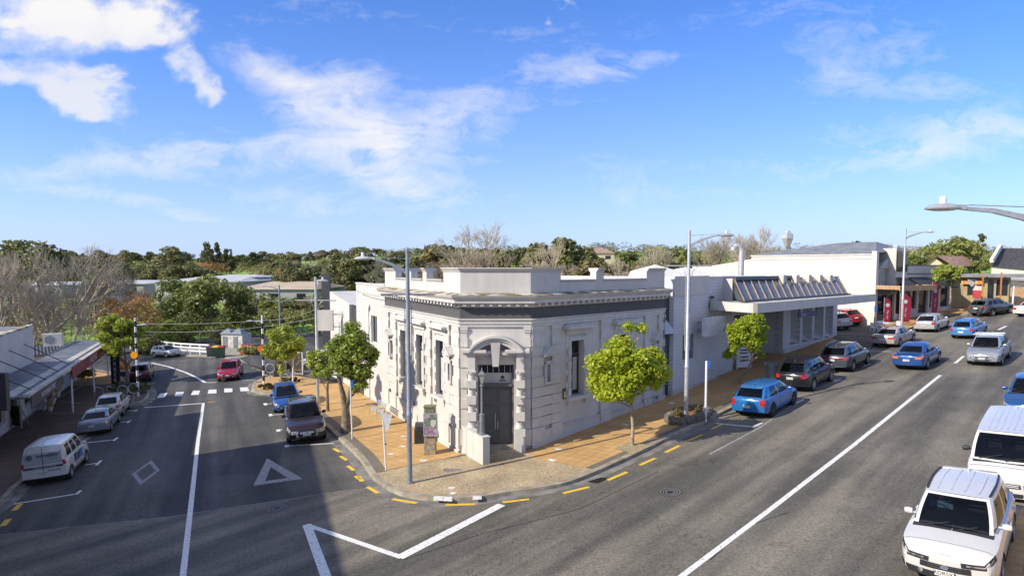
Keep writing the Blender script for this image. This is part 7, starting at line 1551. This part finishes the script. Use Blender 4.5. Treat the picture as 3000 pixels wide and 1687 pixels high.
# notice board / a-frames
def aboard(label,px,w,h,mf,mp,rz=0,legs=True,name='notice_board'):
    g=G(*px,FH); r=thing(name,label,'sign',g,R(rz)); b=MB(); b.box(-w/2,w/2,-.03,.03,.15,.15+h); b.build('panel',mp,r)
    b=MB(); b.box(-w/2-.06,-w/2,-.05,.05,0,.2+h); b.box(w/2,w/2+.06,-.05,.05,0,.2+h); b.box(-w/2,w/2,-.05,.05,.15+h,.2+h); b.box(-w/2,w/2,-.05,.05,.1,.15)
    if legs: b.tube((-w/2,.0,.1+h),(-w/2,.5,0),.025,n=4); b.tube((w/2,.0,.1+h),(w/2,.5,0),.025,n=4)
    b.build('frame',mf,r); return r
M_CHALK=mat('chalked_blackboard',(.02,.02,.02),.7,col2=(.16,.13,.10),scale=14,lo=.55,hi=.7,var=0); M_POST=mat('printed_poster',(.03,.03,.03),.6,col2=(.30,.18,.06),scale=6,lo=.56,hi=.62,var=0)
aboard('white framed dark poster board at the lane corner beside the litter bin',(863,1098),1.4,1.7,M_WPOLE,M_POST,-10,False)
r=aboard('white A-frame sandwich board under the narrow lime tree',(2178,1080),1.0,1.25,M_WPOLE,M_WPOLE,18)
for i,z in enumerate((1.2,1.0,.75,.5)): b=MB(); b.box(-.35,.3 if i%2 else .35,-.04,-.032,z,z+.09); b.build('dark_print',M_DARK,r)
aboard('blackboard with chalk writing standing outside the first left shop',(48,1252),.85,1.15,M_WOOD,M_CHALK,-20)
g=G(340,1128,FH); r=thing('barber_sign','tall narrow black and white vertical sign with an orange top by the left planter','sign',g); b=MB(); b.box(-.35,.35,-.05,.05,.1,2.9); b.build('sign_board',M_BLK,r); b=MB(); b.box(-.36,.36,-.06,.06,2.9,3.5); b.build('orange_top',mat('orange_vinyl',(.6,.13,.02),.5,var=.1),r); b=MB(); b.tube((0,0,-.1),(0,0,.1),.2); b.build('foot',M_STEELD,r)
for i,ch in enumerate('BARBER'): text(ch,.5,M_WHITE,face((0,-.06,2.65-i*.45),(1,0,0)),r)
# hoop bike racks
for x,y,l in ((361,1185,'steel hoop bike stand nearest the silver hatchback'),(393,1177,'steel hoop bike stand beside the left striped pole'),(792,1113,'steel hoop bike stand on the right build-out')):
    g=G(x,y,FH); r=thing('bike_hoop',l,'bike stand',g); b=MB(); b.tube((0,0,-.05),(0,0,.62),.025); b.build('stem',M_STEEL,r); b=MB(); n=20
    for k in range(n): a=2*math.pi*k/n; c=2*math.pi*(k+1)/n; b.tube((.36*math.cos(a),0,.95+.36*math.sin(a)),(.36*math.cos(c),0,.95+.36*math.sin(c)),.026,n=6,cap=False)
    b.build('hoop',M_STEEL,r,smooth=60)
g=G(318,1160,FH); r=thing('bike_rack','low bent-tube bike rack on the left path behind the silver hatchback','bike rack',g,R(20))
for k in range(3): b=MB(); x=-.9+k*.75; b.path([Vector((x,0,0)),Vector((x+.1,0,.75)),Vector((x+.55,0,.6)),Vector((x+.6,0,0))],.03,6); b.build('rack_loop',M_STEEL,r)
# wheelie bins, rubbish bags
for x,w,cl,l in ((616,M_DARK,(.16,.02,.10),'dark wheelie bin with a purple lid, leftmost of the three by the toilets'),(633,mat('bin_green',(.02,.05,.03),.5),(.55,.40,.02),'green wheelie bin with a yellow lid by the toilets'),(650,MATS['bin_green'],(.35,.02,.02),'green wheelie bin with a red lid, rightmost by the toilets')):
    g=G(x,1046,FH); r=thing('wheelie_bin',l,'wheelie bin',g,R(8)); r.scale=(.8,.8,.8); b=MB(); b.hexa([(-.3,-.32,.08),(.3,-.32,.08),(.3,.3,.08),(-.3,.3,.08)],[(-.38,-.42,1.35),(.38,-.42,1.35),(.38,.4,1.35),(-.38,.4,1.35)]); b.build('body',w,r); b=MB(); b.hexa([(-.4,-.46,1.36),(.4,-.46,1.36),(.4,.44,1.36),(-.4,.44,1.36)],[(-.34,-.3,1.5),(.34,-.3,1.5),(.36,.42,1.56),(-.36,.42,1.56)]); b.build('lid',mat('lid_%d'%x,cl,.5),r)
    for s in (-.3,.3): b=MB(); b.tube((s-.04,.35,.1),(s+.04,.35,.1),.1,n=12); b.build('wheel',M_BLK,r)
for i,x in enumerate((710,719,728,738)):
    g=G(x,1037,FH); b=MB(); b.lathe([(.05,0),(.34,.08),(.40,.35),(.33,.7),(.16,.9),(.07,1.0),(.13,1.08),(0,1.06)],12); o=b.build('orange_sack',mat('orange_net_bag',(.55,.17,.05),.7,var=.25,scale=9),smooth=60,loc=g); tag(o,'stuffed orange sack standing in the row beside the toilet block','sack','orange sacks beside the toilets')
# white rail fence
def fence(label,pts,h=1.25):
    q=[G(*p,FH) for p in pts]; r=thing('rail_fence',label,'fence')
    for z in (.35,.72,1.1):
        b=MB()
        for a,c in zip(q,q[1:]):
            d=(c-a).normalized(); nn_=Vector((-d.y,d.x,0))*.03; b.hexa([a+nn_*-1+Vector((0,0,z)),c-nn_+Vector((0,0,z)),c+nn_+Vector((0,0,z)),a+nn_+Vector((0,0,z))],[a-nn_+Vector((0,0,z+.17)),c-nn_+Vector((0,0,z+.17)),c+nn_+Vector((0,0,z+.17)),a+nn_+Vector((0,0,z+.17))])
        b.build('rail',M_WPOLE,r)
    for a,c in zip(q,q[1:]):
        n=max(1,round((c-a).length/2.4))
        for k in range(n): p=a.lerp(c,k/n); b=MB(); b.box(p.x-.08,p.x+.08,p.y+.04,p.y+.2,p.z-.2,p.z+h); b.build('post',M_WPOLE,r)
fence('white three-rail timber fence running from the power pole behind the parked cars',[(286,1012),(360,1018),(450,1026),(530,1036),(614,1042)])
# rock-edged planter
g=G(2026,1224,FH); r=thing('rock_planter','oval planter edged with dark stacked rocks around the pale street lamp','planter',g)
b=MB(); n=26; ca=math.atan2(RD.y,RD.x); rnd=random.Random(4)
def pe(t,k=1.0): x=1.35*k*math.cos(t); y=.72*k*math.sin(t); return (x*math.cos(ca)-y*math.sin(ca)-.1,x*math.sin(ca)+y*math.cos(ca)+.12)
M_ROCK=mat('basalt_rock',(.13,.12,.09),.95,var=.5,scale=5,bump=1,bscale=7,col2=(.30,.28,.2),lo=.55,hi=.75)
for k in range(n):
    t=2*math.pi*k/n; x,y=pe(t)
    b=MB(); rr=rnd.uniform(.22,.32); pr=[(0.001,-.1),(rr,.0),(rr*rnd.uniform(.95,1.15),.18),(rr*.85,.36+rnd.uniform(-.05,.08)),(.001,.44)]; b.lathe(pr,7,M=Matrix.Rotation(rnd.uniform(0,3),4,'Z')@Matrix.Scale(.8,4)); b.v=[(v[0]+rnd.uniform(-.03,.03)+x,v[1]+rnd.uniform(-.03,.03)+y,v[2]+SR*x) for v in b.v]; b.build('rock',M_ROCK,r)
b=MB(); b.add([(*pe(2*math.pi*k/24,.95),.2+SR*pe(2*math.pi*k/24)[0]) for k in range(24)],[tuple(range(24))]); b.build('soil',mat('bark_mulch',(.22,.10,.05),.95,var=.5,scale=9,bump=1,bscale=20),r)
o=bpy.data.objects.new('groundcover',leaves_mesh('groundcover',[(*pe(t,.55),.3,.28) for t in (0,1,2,2.6,3.4,5)],900,.05,3,M_OL,.4,.2)); C.objects.link(o); o.parent=r
# flower buckets outside the florist
g=G(142,1198,FH); r=thing('flower_stand','tiered stand of colourful wrapped bouquets outside the left florist','flower stand',g,R(-25))
cols=[(.6,.05,.12),(.65,.3,.35),(.6,.55,.5),(.6,.28,.03),(.35,.06,.3),(.6,.5,.1)]
rnd=random.Random(9)
for k in range(16):
    x=-.9+(k%4)*.6+rnd.uniform(-.1,.1); z=.25+(k//4)*.45; y=(k//4)*.28-.4
    b=MB(); b.lathe([(.08,z-.25),(.2,z+.15)],8,o=(x,y,0),cap=False); bk=b.build('wrapper',mat('cellophane_white',(.55,.52,.48),.4),r)
    m=mat('flower_%d'%(k%6),cols[k%6],.6,var=.3,scale=20); bm_=leaves_mesh('blooms',[(x,y,z+.25,.2)],90,.05,k,m,.5,.4); o=bpy.data.objects.new('blooms',bm_); C.objects.link(o); o.parent=r
# feather flags and cafe table
def flag(label,px,ht,s=1.0):
    g=G(*px,FH); r=thing('feather_flag',label,'flag',g); b=MB(); b.tube((0,0,0),(0,0,ht),.02); b.build('pole',M_STEEL,r)
    b=MB(); pts=[(0,ht*.12),(.55*s,ht*.14),(.62*s,ht*.6),(.58*s,ht*.85),(.35*s,ht*.97),(.0,ht)]; b.ext([(x,-.01,z) for x,z in pts],(0,.02,0)); b.build('banner',mat('crimson_flag',(.25,.012,.035),.6,var=.1),r)
    b=MB(); b.lathe([(.17,0),(.17,.006)],16,M=Matrix.Rotation(R(90),4,'X'),o=(.3*s,-.012,ht*.75)); b.build('white_roundel',M_WHITE,r); text('Pier our',.24,M_WHITE,Matrix.Translation((.32*s,-.02,ht*.42))@Matrix.Rotation(R(90),4,'X')@Matrix.Rotation(R(-90),4,'Z'),r); return r
flag('crimson feather flag in front of the white shop beside the round street tree',(2727,932),3.4); flag('wide crimson feather flag outside the cafe beside the far lamp',(2634,956),2.9,1.6); flag('crimson flag in the cafe doorway shadow',(2588,958),2.6,1.0)
g=G(2591,972,FH); r=thing('cafe_table','pale round cafe table outside the cafe front','table',g); b=MB(); b.lathe([(.6,.74),(.6,.78)],18); b.build('tabletop',M_WPOLE,r); b=MB(); b.tube((0,0,0),(0,0,.74),.04); b.build('pedestal',M_WPOLE,r)
for i,(dx,dy,l) in enumerate(((-.9,-.1,'pale plastic chair left of the round cafe table'),(.8,-.2,'pale plastic chair right of the round cafe table'),(.1,1.0,'pale plastic chair behind the round cafe table'))):
    r=thing('cafe_chair',l,'chair',(g.x+dx,g.y+dy,gz(g.x+dx)+FH),R(90 if dx<0 else (-90 if dx>.5 else 180))); b=MB(); b.box(-.24,.24,-.22,.22,.43,.46); b.build('seat',M_WPOLE,r); b=MB(); b.box(-.24,.24,.2,.23,.5,.86); b.build('backrest',M_WPOLE,r)
    for sx in (-.2,.2):
        for sy in (-.2,.2): b=MB(); b.tube((sx,sy,0),(sx,sy,.43),.02); b.build('leg',M_WPOLE,r)
# rounded orange ride half hidden by the left planter tree
g=G(357,1102); r=thing('childrens_ride',"rounded orange children's ride with a red cap and pale skirt beside the tall vertical sign",'ride',g)
b=MB(); b.lathe([(.55,0),(.6,.1),(.6,.35),(.45,.4)],16); b.build('base',M_DARK,r,smooth=40)
b=MB(); b.lathe([(.45,.4),(.75,.5),(.8,.62),(.78,.72)],16); b.build('skirt',M_WHITE,r,smooth=40)
b=MB(); b.lathe([(.78,.72),(.85,.95),(.72,1.25),(.4,1.45),(.2,1.5)],18); b.build('body',mat('orange_paint_gloss',(.6,.2,.02),.3,coat=.5),r,smooth=60)
b=MB(); b.lathe([(.33,1.42),(.3,1.6),(.12,1.72),(0,1.74)],14); b.build('cap',mat('red_plastic',(.5,.02,.03),.3),r,smooth=60)
